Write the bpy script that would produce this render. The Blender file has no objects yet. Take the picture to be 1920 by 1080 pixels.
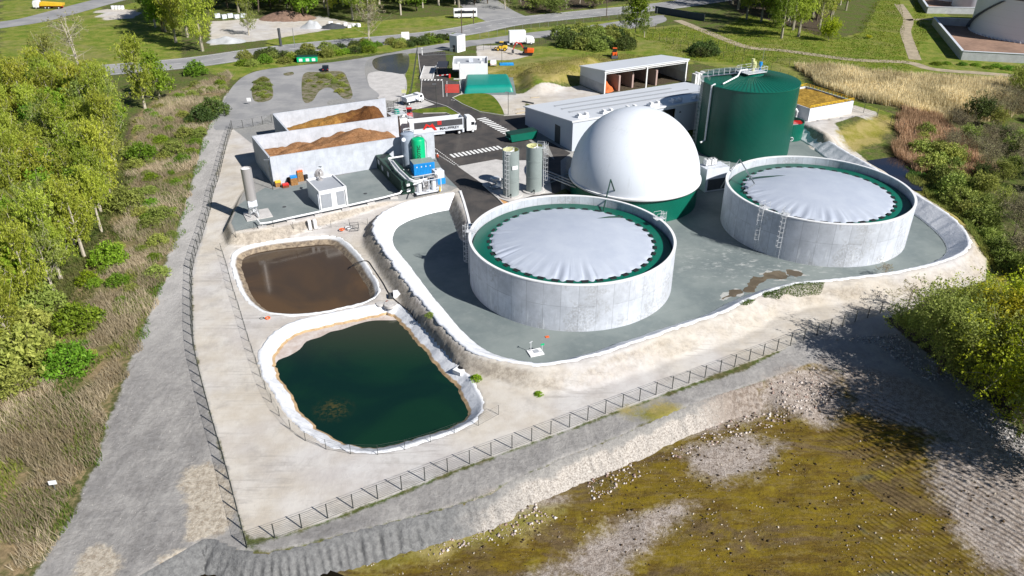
import bpy, math, random
import numpy as np
from mathutils import Vector, Matrix
from mathutils.geometry import tessellate_polygon
R_ = math.radians
sc = bpy.context.scene
# ------------------------------------------------------------------ camera
CAMZ, FPX, TH = 55.0, 1435.0, R_(29.58)
cam = bpy.data.cameras.new('camera'); co = bpy.data.objects.new('camera', cam)
sc.collection.objects.link(co); sc.camera = co
co.location = (0, 0, CAMZ); co.rotation_euler = (R_(90) - TH, 0, 0)
cam.sensor_width = 36; cam.lens = FPX / 1920 * 36; cam.clip_start = 1; cam.clip_end = 6000
# ------------------------------------------------------------------ sky and sun
SUN_AZ, SUN_EL = R_(-37), R_(37.5)
w = bpy.data.worlds.new('World'); sc.world = w; w.use_nodes = True
nt = w.node_tree; bg = nt.nodes['Background']
sky = nt.nodes.new('ShaderNodeTexSky'); sky.sky_type = 'NISHITA'; sky.sun_disc = False
sky.sun_elevation = SUN_EL; sky.sun_rotation = R_(90) - SUN_AZ; sky.air_density = .75; sky.dust_density = 0; sky.ozone_density = 3
nt.links.new(sky.outputs[0], bg.inputs[0]); bg.inputs[1].default_value = 0.05
sl = bpy.data.lights.new('sun', 'SUN'); so = bpy.data.objects.new('sun', sl); sc.collection.objects.link(so)
sl.energy = 5.0; sl.angle = R_(0.5); sl.color = (1, 0.968, 0.925)
sd = Vector((math.cos(SUN_EL) * math.cos(SUN_AZ), math.cos(SUN_EL) * math.sin(SUN_AZ), math.sin(SUN_EL)))
so.rotation_euler = sd.to_track_quat('Z', 'Y').to_euler(); so.location = (60, -40, 80)
sc.view_settings.view_transform = 'Standard'; sc.view_settings.look = 'None'
sc.view_settings.exposure = 0.5; sc.view_settings.gamma = 1
# ------------------------------------------------------------------ helpers
col = sc.collection
rnd = random.Random(7)
nrs = np.random.RandomState(11)
LOW = -2.0
SA = R_(27.3)            # bearing of the site's grid

def G(px, py, z=0.0):
    """point of the place at height z for a spot measured in the photograph"""
    x = (px - 960) / FPX; y = -(py - 540) / FPX
    dy = math.cos(TH) + y * math.sin(TH); dz = -math.sin(TH) + y * math.cos(TH)
    t = (z - CAMZ) / dz
    return Vector((x * t, dy * t, z))

def W(pts, z=0.0):
    return [tuple(G(a, b, z)[:2]) for a, b in pts]

def smooth_curve(pts, step=1.0, closed=True):
    n = len(pts); out = []
    P = [np.array(p, float) for p in pts]
    rng = n if closed else n - 1
    for i in range(rng):
        if closed: a, b, c, d = P[i - 1], P[i], P[(i + 1) % n], P[(i + 2) % n]
        else: a, b, c, d = P[max(i - 1, 0)], P[i], P[i + 1], P[min(i + 2, n - 1)]
        k = max(1, int(np.linalg.norm(c - b) / step))
        for j in range(k):
            t = j / k
            out.append(0.5 * ((2 * b) + (-a + c) * t + (2 * a - 5 * b + 4 * c - d) * t * t + (-a + 3 * b - 3 * c + d) * t ** 3))
    if not closed: out.append(P[-1])
    return np.array(out)

def resample(pts, step, closed=False):
    P = np.array(pts, float)
    if closed: P = np.vstack([P, P[:1]])
    s = np.r_[0, np.cumsum(np.linalg.norm(np.diff(P, axis=0), axis=1))]
    n = max(2, int(round(s[-1] / step)) + 1)
    t = np.linspace(0, s[-1], n)
    Q = np.stack([np.interp(t, s, P[:, k]) for k in range(P.shape[1])], 1)
    return Q[:-1] if closed else Q

def inset(P, d):
    """closed curve moved inwards by d"""
    P = np.array(P, float)
    T = np.roll(P, -1, 0) - np.roll(P, 1, 0); T /= np.linalg.norm(T, axis=1)[:, None] + 1e-9
    N = np.stack([-T[:, 1], T[:, 0]], 1)
    A = 0.5 * np.sum(P[:, 0] * np.roll(P[:, 1], -1) - np.roll(P[:, 0], -1) * P[:, 1])
    if A < 0: N = -N
    return P + N * (np.array(d).reshape(-1, 1) if np.ndim(d) else d)

def sdf(poly, X, Y):
    P = np.array(poly, float); Q = np.roll(P, -1, 0)
    D = np.full(X.shape, 1e18); ins = np.zeros(X.shape, bool)
    for (ax, ay), (bx_, by_) in zip(P, Q):
        ex, ey = bx_ - ax, by_ - ay
        L = ex * ex + ey * ey + 1e-12
        t = np.clip(((X - ax) * ex + (Y - ay) * ey) / L, 0, 1)
        D = np.minimum(D, (X - ax - t * ex) ** 2 + (Y - ay - t * ey) ** 2)
        c = ((ay > Y) != (by_ > Y))
        with np.errstate(divide='ignore', invalid='ignore'):
            xx = ax + (Y - ay) * ex / (ey if ey != 0 else 1e-12)
        ins ^= c & (X < xx)
    D = np.sqrt(D)
    return np.where(ins, -D, D)

def vnoise(X, Y, s, seed=0):
    x = X / s; y = Y / s; xi = np.floor(x).astype(np.int64); yi = np.floor(y).astype(np.int64)
    fx = x - xi; fy = y - yi; fx = fx * fx * (3 - 2 * fx); fy = fy * fy * (3 - 2 * fy)
    def h(a, b):
        n = (a * 374761393 + b * 668265263 + seed * 974711) & 0x7fffffff
        n = ((n ^ (n >> 13)) * 1274126177) & 0x7fffffff
        return ((n ^ (n >> 16)) & 0xffff) / 65535.0
    return (h(xi, yi) * (1 - fx) + h(xi + 1, yi) * fx) * (1 - fy) + (h(xi, yi + 1) * (1 - fx) + h(xi + 1, yi + 1) * fx) * fy

def sstep(a, b, x):
    t = np.clip((x - a) / (b - a), 0, 1); return t * t * (3 - 2 * t)

def np_mesh(name, V, F, mat=None, parent=None, smooth=False, col_attr=None):
    V = np.asarray(V, np.float32); F = np.asarray(F, np.int32)
    me = bpy.data.meshes.new(name); k = F.shape[1]
    me.vertices.add(len(V)); me.vertices.foreach_set('co', V.ravel())
    me.loops.add(F.size); me.loops.foreach_set('vertex_index', F.ravel())
    me.polygons.add(len(F)); me.polygons.foreach_set('loop_start', np.arange(0, F.size, k, dtype=np.int32))
    me.polygons.foreach_set('loop_total', np.full(len(F), k, np.int32))
    if smooth: me.polygons.foreach_set('use_smooth', np.ones(len(F), bool))
    me.update(calc_edges=True)
    if col_attr is not None:
        for nm, arr in col_attr.items():
            a = me.color_attributes.new(nm, 'FLOAT_COLOR', 'POINT')
            a.data.foreach_set('color', np.asarray(arr, np.float32).ravel())
    if mat: me.materials.append(mat)
    if name.startswith('~'): return me
    o = bpy.data.objects.new(name, me); col.objects.link(o)
    if parent: o.parent = parent
    return o

def tag(o, label=None, cat=None, group=None, kind=None):
    if label: o['label'] = label
    if cat: o['category'] = cat
    if group: o['group'] = group
    if kind: o['kind'] = kind
    return o

def T(name, label, cat, loc=(0, 0, 0), rz=0, group=None):
    o = bpy.data.objects.new(name, None); col.objects.link(o); o.empty_display_size = .5
    o.location = loc; o.rotation_euler = (0, 0, rz)
    return tag(o, label, cat, group)

def kids(o): return [c for c in bpy.data.objects if c.parent == o]

def copy_tree(o, parent=None, cache={}):
    ch = cache.get(o.name)
    if ch is None: ch = cache[o.name] = kids(o)
    c = o.copy(); col.objects.link(c)
    if parent: c.parent = parent
    for k in ch: copy_tree(k, c)
    return c

class MB:
    def __init__(s): s.v = []; s.f = []
    def add(s, vs, fs):
        o = len(s.v); s.v += [tuple(v) for v in vs]; s.f += [tuple(i + o for i in f) for f in fs]; return s
    def box(s, x, y, z, sx, sy, sz, rz=0, rx=0, ry=0):
        m = Matrix.Rotation(rz, 3, 'Z') @ Matrix.Rotation(ry, 3, 'Y') @ Matrix.Rotation(rx, 3, 'X')
        vs = []
        for dz in (0, 1):
            for dx, dy in ((-1, -1), (1, -1), (1, 1), (-1, 1)):
                vs.append(m @ Vector((dx * sx / 2, dy * sy / 2, dz * sz)) + Vector((x, y, z)))
        return s.add(vs, [(3, 2, 1, 0), (4, 5, 6, 7), (0, 1, 5, 4), (1, 2, 6, 5), (2, 3, 7, 6), (3, 0, 4, 7)])
    def cyl(s, x, y, z, r, h, n=20, r2=None, cap=True):
        r2 = r if r2 is None else r2; vs = []
        for zz, rr in ((z, r), (z + h, r2)):
            for i in range(n):
                a = 2 * math.pi * i / n; vs.append((x + rr * math.cos(a), y + rr * math.sin(a), zz))
        fs = [(i, (i + 1) % n, n + (i + 1) % n, n + i) for i in range(n)]
        if cap: fs += [tuple(range(n - 1, -1, -1)), tuple(range(n, 2 * n))]
        return s.add(vs, fs)
    def path(s, pts, r, n=6, closed=False):
        P = [Vector(p) for p in pts]; vs = []; m = len(P)
        for i, p in enumerate(P):
            a = P[i - 1] if (i or closed) else P[0]; b = P[(i + 1) % m] if (i < m - 1 or closed) else P[-1]
            t = (b - a).normalized() if (b - a).length > 1e-9 else Vector((0, 0, 1))
            u = t.cross(Vector((0, 0, 1)));
            if u.length < .05: u = t.cross(Vector((0, 1, 0)))
            u.normalize(); v = t.cross(u)
            rr = r[i] if isinstance(r, (list, tuple)) else r
            for k in range(n):
                q = 2 * math.pi * k / n + math.pi / n
                vs.append(p + (u * math.cos(q) + v * math.sin(q)) * rr)
        fs = []
        for i in range(m if closed else m - 1):
            j = (i + 1) % m
            for k in range(n):
                fs.append((i * n + k, i * n + (k + 1) % n, j * n + (k + 1) % n, j * n + k))
        if not closed: fs += [tuple(range(n - 1, -1, -1)), tuple(range((m - 1) * n, m * n))]
        return s.add(vs, fs)
    def prism(s, poly, z0, z1):
        n = len(poly); vs = [(p[0], p[1], z0) for p in poly] + [(p[0], p[1], z1) for p in poly]
        fs = [(i, (i + 1) % n, n + (i + 1) % n, n + i) for i in range(n)]
        tr = tessellate_polygon([[Vector((p[0], p[1], 0)) for p in poly]])
        fs += [tuple(n + i for i in t) for t in tr] + [tuple(reversed(t)) for t in tr]
        return s.add(vs, fs)
    def xz(s, poly, y0, y1):
        """outline in the xz plane, thickened along y"""
        n = len(poly); vs = [(p[0], y0, p[1]) for p in poly] + [(p[0], y1, p[1]) for p in poly]
        fs = [(i, (i + 1) % n, n + (i + 1) % n, n + i) for i in range(n)]
        tr = tessellate_polygon([[Vector((p[0], p[1], 0)) for p in poly]])
        fs += [tuple(n + i for i in t) for t in tr] + [tuple(reversed(t)) for t in tr]
        return s.add(vs, fs)
    def lathe(s, prof, n=48, x=0, y=0, wob=None, closed=False):
        vs = []
        for j, (r, z) in enumerate(prof):
            for i in range(n):
                a = 2 * math.pi * i / n; rr = r + (wob(i, j) if wob else 0)
                vs.append((x + rr * math.cos(a), y + rr * math.sin(a), z))
        m = len(prof); fs = []
        for j in range(m - (0 if closed else 1)):
            k = (j + 1) % m
            for i in range(n): fs.append((j * n + i, j * n + (i + 1) % n, k * n + (i + 1) % n, k * n + i))
        return s.add(vs, fs)
    def torus(s, c, r, t, n=20, axis='Z'):
        pts = []
        for i in range(n):
            a = 2 * math.pi * i / n; p = (r * math.cos(a), r * math.sin(a))
            pts.append(Vector(c) + (Vector((p[0], p[1], 0)) if axis == 'Z' else Vector((p[0], 0, p[1])) if axis == 'Y' else Vector((0, p[0], p[1]))))
        return s.path(pts, t, 6, True)
    def wheel(s, x, y, z, r, wd, n=20):
        vs = []
        for yy, rr in ((-wd / 2, r * .86), (-wd / 2 + .03, r), (wd / 2 - .03, r), (wd / 2, r * .86)):
            for i in range(n):
                a = 2 * math.pi * i / n; vs.append((x + rr * math.cos(a), y + yy, z + rr * math.sin(a)))
        fs = [(j * n + i, j * n + (i + 1) % n, (j + 1) * n + (i + 1) % n, (j + 1) * n + i) for j in range(3) for i in range(n)]
        fs += [tuple(range(n - 1, -1, -1)), tuple(range(3 * n, 4 * n))]
        return s.add(vs, fs)
    def build(s, name, mat, parent=None, smooth=False, bevel=0):
        me = bpy.data.meshes.new(name); me.from_pydata(s.v, [], s.f); me.update()
        if mat: me.materials.append(mat)
        if smooth:
            me.polygons.foreach_set('use_smooth', np.ones(len(me.polygons), bool))
            try: me.set_sharp_from_angle(angle=R_(38))
            except Exception: pass
        o = bpy.data.objects.new(name, me); col.objects.link(o)
        if parent: o.parent = parent
        if bevel:
            b = o.modifiers.new('bevel', 'BEVEL'); b.width = bevel; b.segments = 2; b.limit_method = 'ANGLE'
        return o

# ------------------------------------------------------------------ node helper
class NT:
    def __init__(s, name, rough=.85, metal=0, spec=.3):
        s.m = bpy.data.materials.new(name); s.m.use_nodes = True; s.t = s.m.node_tree
        s.b = s.t.nodes['Principled BSDF']; s.b.inputs['Roughness'].default_value = rough
        s.b.inputs['Metallic'].default_value = metal; s.b.inputs['Specular IOR Level'].default_value = spec
        s.tc = s.t.nodes.new('ShaderNodeTexCoord'); s.co = s.tc.outputs['Object']
    def inp(s, sock, v):
        if v is None: return
        if hasattr(v, 'is_linked') or isinstance(v, bpy.types.NodeSocket): s.t.links.new(v, sock)
        elif isinstance(v, (tuple, list)) and len(v) == 3 and sock.type == 'RGBA': sock.default_value = (*v, 1)
        else: sock.default_value = v
    def math(s, op, a, b=None, c=None, clamp=False):
        n = s.t.nodes.new('ShaderNodeMath'); n.operation = op; n.use_clamp = clamp
        for i, v in enumerate((a, b, c)): s.inp(n.inputs[i], v)
        return n.outputs[0]
    def noise(s, scale, detail=4, rough=.6, vec=None, dist=0):
        n = s.t.nodes.new('ShaderNodeTexNoise'); n.inputs['Scale'].default_value = scale
        n.inputs['Detail'].default_value = detail; n.inputs['Roughness'].default_value = rough; n.inputs['Distortion'].default_value = dist
        s.t.links.new(vec if vec is not None else s.co, n.inputs['Vector']); return n.outputs['Fac']
    def vor(s, scale, vec=None, feature='F1', out='Distance', rand=1):
        n = s.t.nodes.new('ShaderNodeTexVoronoi'); n.feature = feature; n.inputs['Scale'].default_value = scale; n.inputs['Randomness'].default_value = rand
        s.t.links.new(vec if vec is not None else s.co, n.inputs['Vector']); return n.outputs[out]
    def mapping(s, scale=(1, 1, 1), rot=(0, 0, 0), loc=(0, 0, 0), vec=None):
        n = s.t.nodes.new('ShaderNodeMapping'); n.inputs['Scale'].default_value = scale
        n.inputs['Rotation'].default_value = rot; n.inputs['Location'].default_value = loc
        s.t.links.new(vec if vec is not None else s.co, n.inputs['Vector']); return n.outputs[0]
    def ramp(s, f, a, b, c0=0., c1=1.):
        n = s.t.nodes.new('ShaderNodeMapRange'); n.interpolation_type = 'SMOOTHSTEP'
        n.inputs['From Min'].default_value = a; n.inputs['From Max'].default_value = b
        n.inputs['To Min'].default_value = c0; n.inputs['To Max'].default_value = c1
        s.inp(n.inputs['Value'], f); return n.outputs['Result']
    def mix(s, f, a, b, blend='MIX'):
        n = s.t.nodes.new('ShaderNodeMix'); n.data_type = 'RGBA'; n.blend_type = blend
        s.inp(n.inputs['Factor'], f); s.inp(n.inputs['A'], a) if 0 else None
        s.inp(n.inputs[6], a); s.inp(n.inputs[7], b); return n.outputs[2]
    def sep(s, v, color=False):
        n = s.t.nodes.new('ShaderNodeSeparateColor' if color else 'ShaderNodeSeparateXYZ'); s.t.links.new(v, n.inputs[0]); return n.outputs
    def comb(s, x, y, z):
        n = s.t.nodes.new('ShaderNodeCombineXYZ')
        for i, v in enumerate((x, y, z)): s.inp(n.inputs[i], v)
        return n.outputs[0]
    def attr(s, name):
        n = s.t.nodes.new('ShaderNodeAttribute'); n.attribute_name = name; return n
    def objrand(s): return s.t.nodes.new('ShaderNodeObjectInfo').outputs['Random']
    def bump(s, h, strength=.3, dist=.1):
        n = s.t.nodes.new('ShaderNodeBump'); n.inputs['Strength'].default_value = strength; n.inputs['Distance'].default_value = dist
        s.inp(n.inputs['Height'], h); s.t.links.new(n.outputs[0], s.b.inputs['Normal'])
    def color(s, c): s.inp(s.b.inputs['Base Color'], c)
    def hsv(s, c, h=.5, sat=1., v=1.):
        n = s.t.nodes.new('ShaderNodeHueSaturation'); s.inp(n.inputs['Hue'], h); s.inp(n.inputs['Saturation'], sat); s.inp(n.inputs['Value'], v); s.inp(n.inputs['Color'], c); return n.outputs[0]

def mul(c, k): return tuple(min(1, x * k) for x in c)

def plain(name, c, rough=.6, metal=0, var=.12, scale=.8, bump=0, spec=.4, dirt=None):
    n = NT(name, rough, metal, spec)
    a = n.noise(scale, 5, .65); b = n.noise(scale * 9, 3, .6)
    f = n.math('ADD', n.math('MULTIPLY', a, .65), n.math('MULTIPLY', b, .35))
    k = n.mix(n.ramp(f, .35, .65), mul(c, 1 - var), mul(c, 1 + var * .8))
    if dirt: k = n.mix(n.ramp(n.noise(scale * .5, 6, .7), .5, .75, 0, .7), k, dirt)
    n.color(k)
    if bump: n.bump(b, bump, .05)
    return n.m

M = {}
M['white'] = plain('white_paint', (.80, .80, .80), .45, 0, .05)
M['offwhite'] = plain('offwhite_panel', (.62, .65, .70), .5, 0, .06)
M['steel'] = plain('galvanised_steel', (.45, .47, .48), .38, .75, .15, 2)
M['steelwhite'] = plain('pale_steel', (.68, .69, .70), .4, .2, .1, 2)
M['black'] = plain('black_rubber', (.018, .018, .02), .7, 0, .2)
M['dark'] = plain('dark_grey', (.06, .065, .07), .6, 0, .2)
M['post'] = plain('dark_post', (.045, .05, .045), .6, 0, .2)
M['wire'] = plain('fence_wire', (.10, .11, .10), .6, .2, .1)
M['red'] = plain('red_paint', (.62, .025, .02), .45, 0, .1)
M['orange'] = plain('orange_paint', (.80, .13, .02), .45, 0, .1)
M['yellow'] = plain('yellow_paint', (.80, .50, .03), .5, 0, .1)
M['blue'] = plain('blue_paint', (.015, .25, .62), .4, 0, .1)
M['green'] = plain('green_cladding', (.003, .115, .075), .38, 0, .08, .3)
M['teal'] = plain('teal_membrane', (.005, .23, .18), .42, 0, .08, .3)
M['dkgreen'] = plain('dark_green_paint', (.012, .05, .035), .5, 0, .15)
M['brightgreen'] = plain('bright_green_paint', (.0, .42, .17), .4, 0, .06)
M['glass'] = plain('dark_glass', (.015, .02, .025), .12, 0, .1, spec=.7)
M['wood'] = plain('pallet_wood', (.42, .22, .08), .8, 0, .3, 4)
M['rust'] = plain('rusty_iron', (.25, .07, .03), .85, 0, .3, 3)
M['concrete'] = plain('plain_concrete', (.44, .45, .46), .85, 0, .14, .5, .15)
M['greyroof'] = plain('grey_roof', (.36, .38, .41), .7, 0, .06, .3)
M['sand'] = plain('sand', (.50, .42, .30), .95, 0, .15, 1, .3)
M['bark'] = plain('pale_bark', (.30, .27, .20), .9, 0, .3, 5)
M['darkbark'] = plain('brown_bark', (.11, .085, .06), .9, 0, .3, 5)
M['limb'] = plain('bleached_limb', (.45, .40, .32), .9, 0, .2, 5)
M['skin'] = plain('skin', (.45, .27, .19), .6)
M['hivis'] = plain('orange_vest_cloth', (.95, .12, .02), .7)
M['navy'] = plain('dark_workwear', (.03, .035, .05), .8)
M['greygreen'] = plain('grey_green_cladding', (.25, .29, .28), .45, 0, .08, .4)
M['cream'] = plain('cream_lining', (.55, .55, .28), .6, 0, .1)

def structure(o): o['kind'] = 'structure'; return o

def sheet(name, poly, z, mat, kind='structure', smooth=None, jag=0, grow=0):
    if smooth: poly = smooth_curve(poly, smooth)
    if grow: poly = inset(poly, -grow)
    if jag:
        poly = np.array(poly); poly = inset(poly, (vnoise(poly[:, 0], poly[:, 1], jag * 1.6, 3) - .5) * jag * 1.6 + (vnoise(poly[:, 0], poly[:, 1], jag * .5, 4) - .5) * jag * .7)
    P = [Vector((p[0], p[1], 0)) for p in poly]
    tr = tessellate_polygon([P])
    me = bpy.data.meshes.new(name); me.from_pydata([(p.x, p.y, z) for p in P], [], [tuple(t) for t in tr]); me.update()
    if sum(p.normal.z for p in me.polygons) < 0: me.flip_normals()
    me.materials.append(mat); o = bpy.data.objects.new(name, me); col.objects.link(o)
    if kind: o['kind'] = kind
    return o

def ribbon(pts, half, step=3):
    """polygon of a road of half-width half along a world polyline"""
    C = smooth_curve(pts, step, False)
    Tn = np.gradient(C, axis=0); Tn /= np.linalg.norm(Tn, axis=1)[:, None]
    N = np.stack([-Tn[:, 1], Tn[:, 0]], 1)
    return C, N
def road(name, pts, half, z, mat, step=3, thick=0):
    C, N = ribbon(pts, half, step); A = C + N * half; B = C - N * half; n = len(C)
    V = np.vstack([np.c_[A, np.full(n, z)], np.c_[B, np.full(n, z)]])
    F = [(i, i + 1, n + i + 1, n + i) for i in range(n - 1)]
    o = np_mesh(name, V, np.array(F)[:, ::-1], mat); o['kind'] = 'structure'; return o


# ================================================================== TERRAIN
BAS = W([(852,362),(800,370),(750,384),(716,402),(704,420),(706,440),(722,465),(745,500),(775,540),(805,575),(840,615),(870,645),(905,663),(950,674),(1005,682),(1060,676),(1120,662),(1180,643),(1240,622),(1300,601),(1350,585),(1400,560),(1450,541),(1500,529),(1560,524),(1620,517),(1680,509),(1740,496),(1785,482),(1812,465),(1814,445),(1797,420),(1765,394),(1722,368),(1670,335),(1618,303),(1576,279),(1537,253),(1507,236)])
BAS += [(61, 180), (52, 179), (44.5, 171.5), (13.0, 155.0), (11.5, 151), (10.0, 133), (6, 128.6), (-1.5, 126.2), (-3, 119.2), (-7.4, 117.8)]
NBL = 39                      # the first NBL corners carry the white liner
PAD = W([(440,434),(432,418),(455,365),(480,330),(500,345),(505,300),(480,262),(620,235),(800,200),(1060,200)]) + [(60, 182), (44.5, 173), (13, 156), (9.5, 130), (6, 128), (-1.5, 126), (-3, 118.5), (-7.2, 117.8)] + W([(862,358),(838,347),(790,356),(735,372),(690,382),(620,398),(540,418),(490,428)])
PLAT = [(-900, 168), (-74, 168), (-64, 164), (-56, 156), (-45, 140), (-20, 140), (13, 148), (41, 162.5), (62, 178), (70, 174.5), (80, 178), (90, 182), (100, 194), (125, 196), (900, 150), (900, 4000), (-900, 4000)]
POND1 = W([(437,478),(450,467),(472,459),(500,453),(540,448),(580,444),(612,442),(634,445),(652,458),(675,482),(698,515),(710,541),(705,556),(688,565),(650,575),(610,584),(560,589),(520,588),(490,582),(467,566),(451,545),(440,515),(434,492)], LOW)
POND2 = W([(490,672),(494,652),(510,630),(535,612),(580,597),(630,587),(680,577),(728,568),(750,573),(770,590),(795,615),(830,655),(855,683),(875,703),(890,726),(905,758),(896,780),(872,797),(840,810),(780,829),(730,843),(705,847),(667,846),(630,838),(605,826),(580,810),(555,790),(525,752),(505,716),(493,692)], LOW)
PIT = W([(255,1085),(300,1058),(345,1034),(385,1012),(425,1024),(463,1036),(505,1037),(580,1022),(655,1000),(730,982),(817,960),(867,945),(917,930),(965,899),(1022,877),(1060,857),(1135,830),(1190,806),(1260,775),(1335,745),(1410,722),(1477,697),(1528,680),(1575,700),(1640,738),(1700,778),(1760,822),(1830,862),(1940,925)], LOW) + [(90, 55), (100, 20), (-30, 20), (-37, 44)]
NPIT = 24
MOUND = W([(1000,126),(1040,116),(1075,111),(1110,104),(1100,111),(1078,122),(1052,136),(1022,146),(1008,150)], 2.6)
BANK1 = W([(1510,232),(1545,222),(1590,215),(1622,222),(1632,235),(1600,245),(1560,262),(1535,262)], 0)
TREEBANK = W([(1640,585),(1700,640),(1780,700),(1860,760),(1990,850)], LOW) + [(140, 60), (140, 110), (70, 115)]

bas_c = smooth_curve(BAS[:NBL], 1.2, False)
BASf = [tuple(p) for p in bas_c] + BAS[NBL:]
pond1_c = resample(smooth_curve(POND1, 1), .5, True)
pond2_c = resample(smooth_curve(POND2, 1), .5, True)
pit_c = smooth_curve(PIT[:NPIT], .6, False)
PITf = [tuple(p) for p in pit_c] + PIT[NPIT:]

def height(X, Y):
    dp = sdf(PLAT, X, Y)
    hb = -2 * sstep(0, 26, dp)
    hb -= .7 * sstep(60, 75, X) * sstep(0, 10, dp) * sstep(70, 112, Y)
    h = np.maximum(hb, -2.6 * sstep(0, 2.4, sdf(PAD, X, Y)))
    db = sdf(BASf, X, Y)
    near_basin = (Y < 134) | (X > 55)
    n1 = vnoise(X, Y, 3.1, 3) - .5; n2 = vnoise(X, Y, 1.1, 4) - .5
    wst = 1 - sstep(-6, 8, X); crest = -.04 - np.maximum(0, db - (.9 - .45 * wst)) / (1.5 - .55 * wst) + (n1 * .5 + n2 * .22) * (1 - .5 * wst) * sstep(1.0, 1.8, db)
    h = np.where(near_basin, np.maximum(h, crest), h)
    inner = np.maximum(-2.2, -.12 + db * 1.25)
    h = np.where(db < 0, np.minimum(h, inner), h)
    for c in (POND1, POND2):
        d = sdf(c, X, Y); h = np.where(d < 0, np.minimum(h, -2.15 + np.maximum(-2, d * 1.5)), h)
    d = sdf(PITf, X, Y)
    k_ = 1.2 - .95 * sstep(27, 34, X); h = np.where(d < 0, np.minimum(h, -2.12 + np.maximum(-1.85, d * k_)), h)
    h += np.where(d < -2, (vnoise(X, Y, 2.2, 8) - .5) * .22 + (vnoise(X, Y, .9, 9) - .5) * .1, 0)
    dm = sdf(MOUND, X, Y); h += 2.6 * (1 - sstep(-.5, 5.5, dm + (vnoise(X, Y, 5, 5) - .5) * 1.5))
    h += .9 * (1 - sstep(-2, 3, sdf(BANK1, X, Y))) * (dp > 0)
    scrub = sstep(2, 8, sdf(TRACKL, X, Y)) * (X < -40) * (1 - sstep(165, 200, Y)) * sstep(0, 3, sdf(Z['sand'][0], X, Y)) * sstep(0, 3, sdf(PAD, X, Y))
    h += scrub * ((vnoise(X, Y, 14, 12) - .5) * .8 + (vnoise(X, Y, 3.5, 13) - .5) * .3)
    h += ((vnoise(X, Y, 6, 14) - .5) * .16) * (X > -60) * (1 - sstep(104, 112, Y)) * sstep(3, 5, db) * sstep(0, 2, d)
    return h

# ---- zones of the ground, each a polygon measured on the ground plane
L = LOW
TRACKL = W([(440,245),(427,272),(410,330),(400,370),(384,430),(366,482),(360,520),(360,572),(363,640),(374,697),(389,756),(409,825),(431,903),(454,994),(463,1027),(440,1040),(385,1015),(350,1040),(262,1090),(40,1100),(130,960),(185,840),(205,770),(225,720),(262,620),(290,560),(305,500),(322,450),(345,390),(365,330),(385,270),(405,222),(430,180)], -1.4)
Z = {}
Z['sand'] = [W([(440,245),(427,272),(410,330),(400,370),(384,430),(366,482),(360,520),(360,572),(363,640),(374,697),(389,756),(409,825),(431,903),(454,994),(470,1010),(534,1002),(628,968),(718,935),(803,901),(883,871),(960,842),(1067,804),(1134,779),(1198,755),(1260,732),(1319,712),(1375,691),(1455,660),(1530,632),(1600,607),(1640,600),(1690,590),(1740,560),(1850,520),(1850,490),(1830,450),(1770,385),(1720,360),(1650,312),(1600,283),(1560,252),(1600,240),(1650,250),(1640,225),(1600,212),(1500,225),(1400,260),(1100,380),(880,430),(862,355),(700,380),(500,430),(430,420),(480,330),(470,262),(500,238),(440,238)], L),
             W([(815,172),(962,172),(985,185),(985,215),(945,215),(905,180),(850,178)], 0), W([(960,178),(1090,160),(1130,178),(1000,200)], 0), W([(500,350),(440,434),(425,300),(470,245),(515,300)], 0), W([(893,85),(945,85),(1000,103),(960,112),(895,113)], 0), W([(395,40),(480,35),(600,30),(670,45),(640,52),(500,75),(395,85)], 0), W([(180,15),(262,20),(255,35),(190,38)], 0), W([(0,145),(50,143),(50,160),(0,168)], 0)]
Z['grey'] = [TRACKL, W([(350,1035),(420,1005),(463,1025),(560,998),(700,950),(850,888),(980,840),(1100,795),(1250,742),(1400,692),(1470,655),(1530,622),(1650,592),(1760,680),(1860,760),(1940,830),(1940,890),(1800,800),(1650,715),(1560,690),(1500,690),(1410,722),(1260,775),(1135,830),(965,899),(867,945),(655,1000),(505,1037),(385,1015)], L)]
Z['green'] = [W([(1180,55),(1290,45),(1340,60),(1400,25),(1480,50),(1560,75),(1620,60),(1650,0),(1700,0),(1730,0),(1780,30),(1930,35),(1930,165),(1800,148),(1700,140),(1600,130),(1540,125),(1490,120),(1510,160),(1560,175),(1620,195),(1680,215),(1700,225),(1660,222),(1600,205),(1500,160),(1400,140),(1320,120),(1290,112),(1240,100),(1130,85),(1100,80)], 0),
              W([(0,0),(210,0),(180,20),(60,60),(0,60)], 0), W([(0,60),(60,62),(250,5),(340,0),(340,110),(215,128),(50,138),(0,135)], 0), W([(500,70),(660,42),(900,25),(930,40),(780,62),(600,80),(500,90)], 0), W([(1000,28),(1240,0),(1330,0),(1100,20),(1000,36)], 0), W([(765,98),(786,98),(779,175),(755,178)], 0),
              W([(960,90),(1060,85),(1180,80),(1300,105),(1300,120),(1080,130),(1020,175),(1000,172),(930,125),(900,112),(960,112)], 0), W([(470,165),(492,147),(510,160),(512,190),(480,192)], 0), W([(360,105),(480,98),(600,88),(780,72),(850,65),(1000,52),(1180,35),(1230,30),(1200,45),(1000,66),(850,84),(640,108),(560,122),(480,132),(440,150),(400,140)], 0), W([(1370,578),(1440,556),(1500,536),(1550,535),(1480,552),(1390,582)], -.5), W([(1700,300),(1760,330),(1860,430),(1930,500),(1930,560),(1850,520),(1800,450),(1720,350)], L), W([(545,425),(600,420),(600,426),(550,432)], -5)]
Z['green'] = Z['green'][:-1]
Z['olive'] = [PITf]
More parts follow.
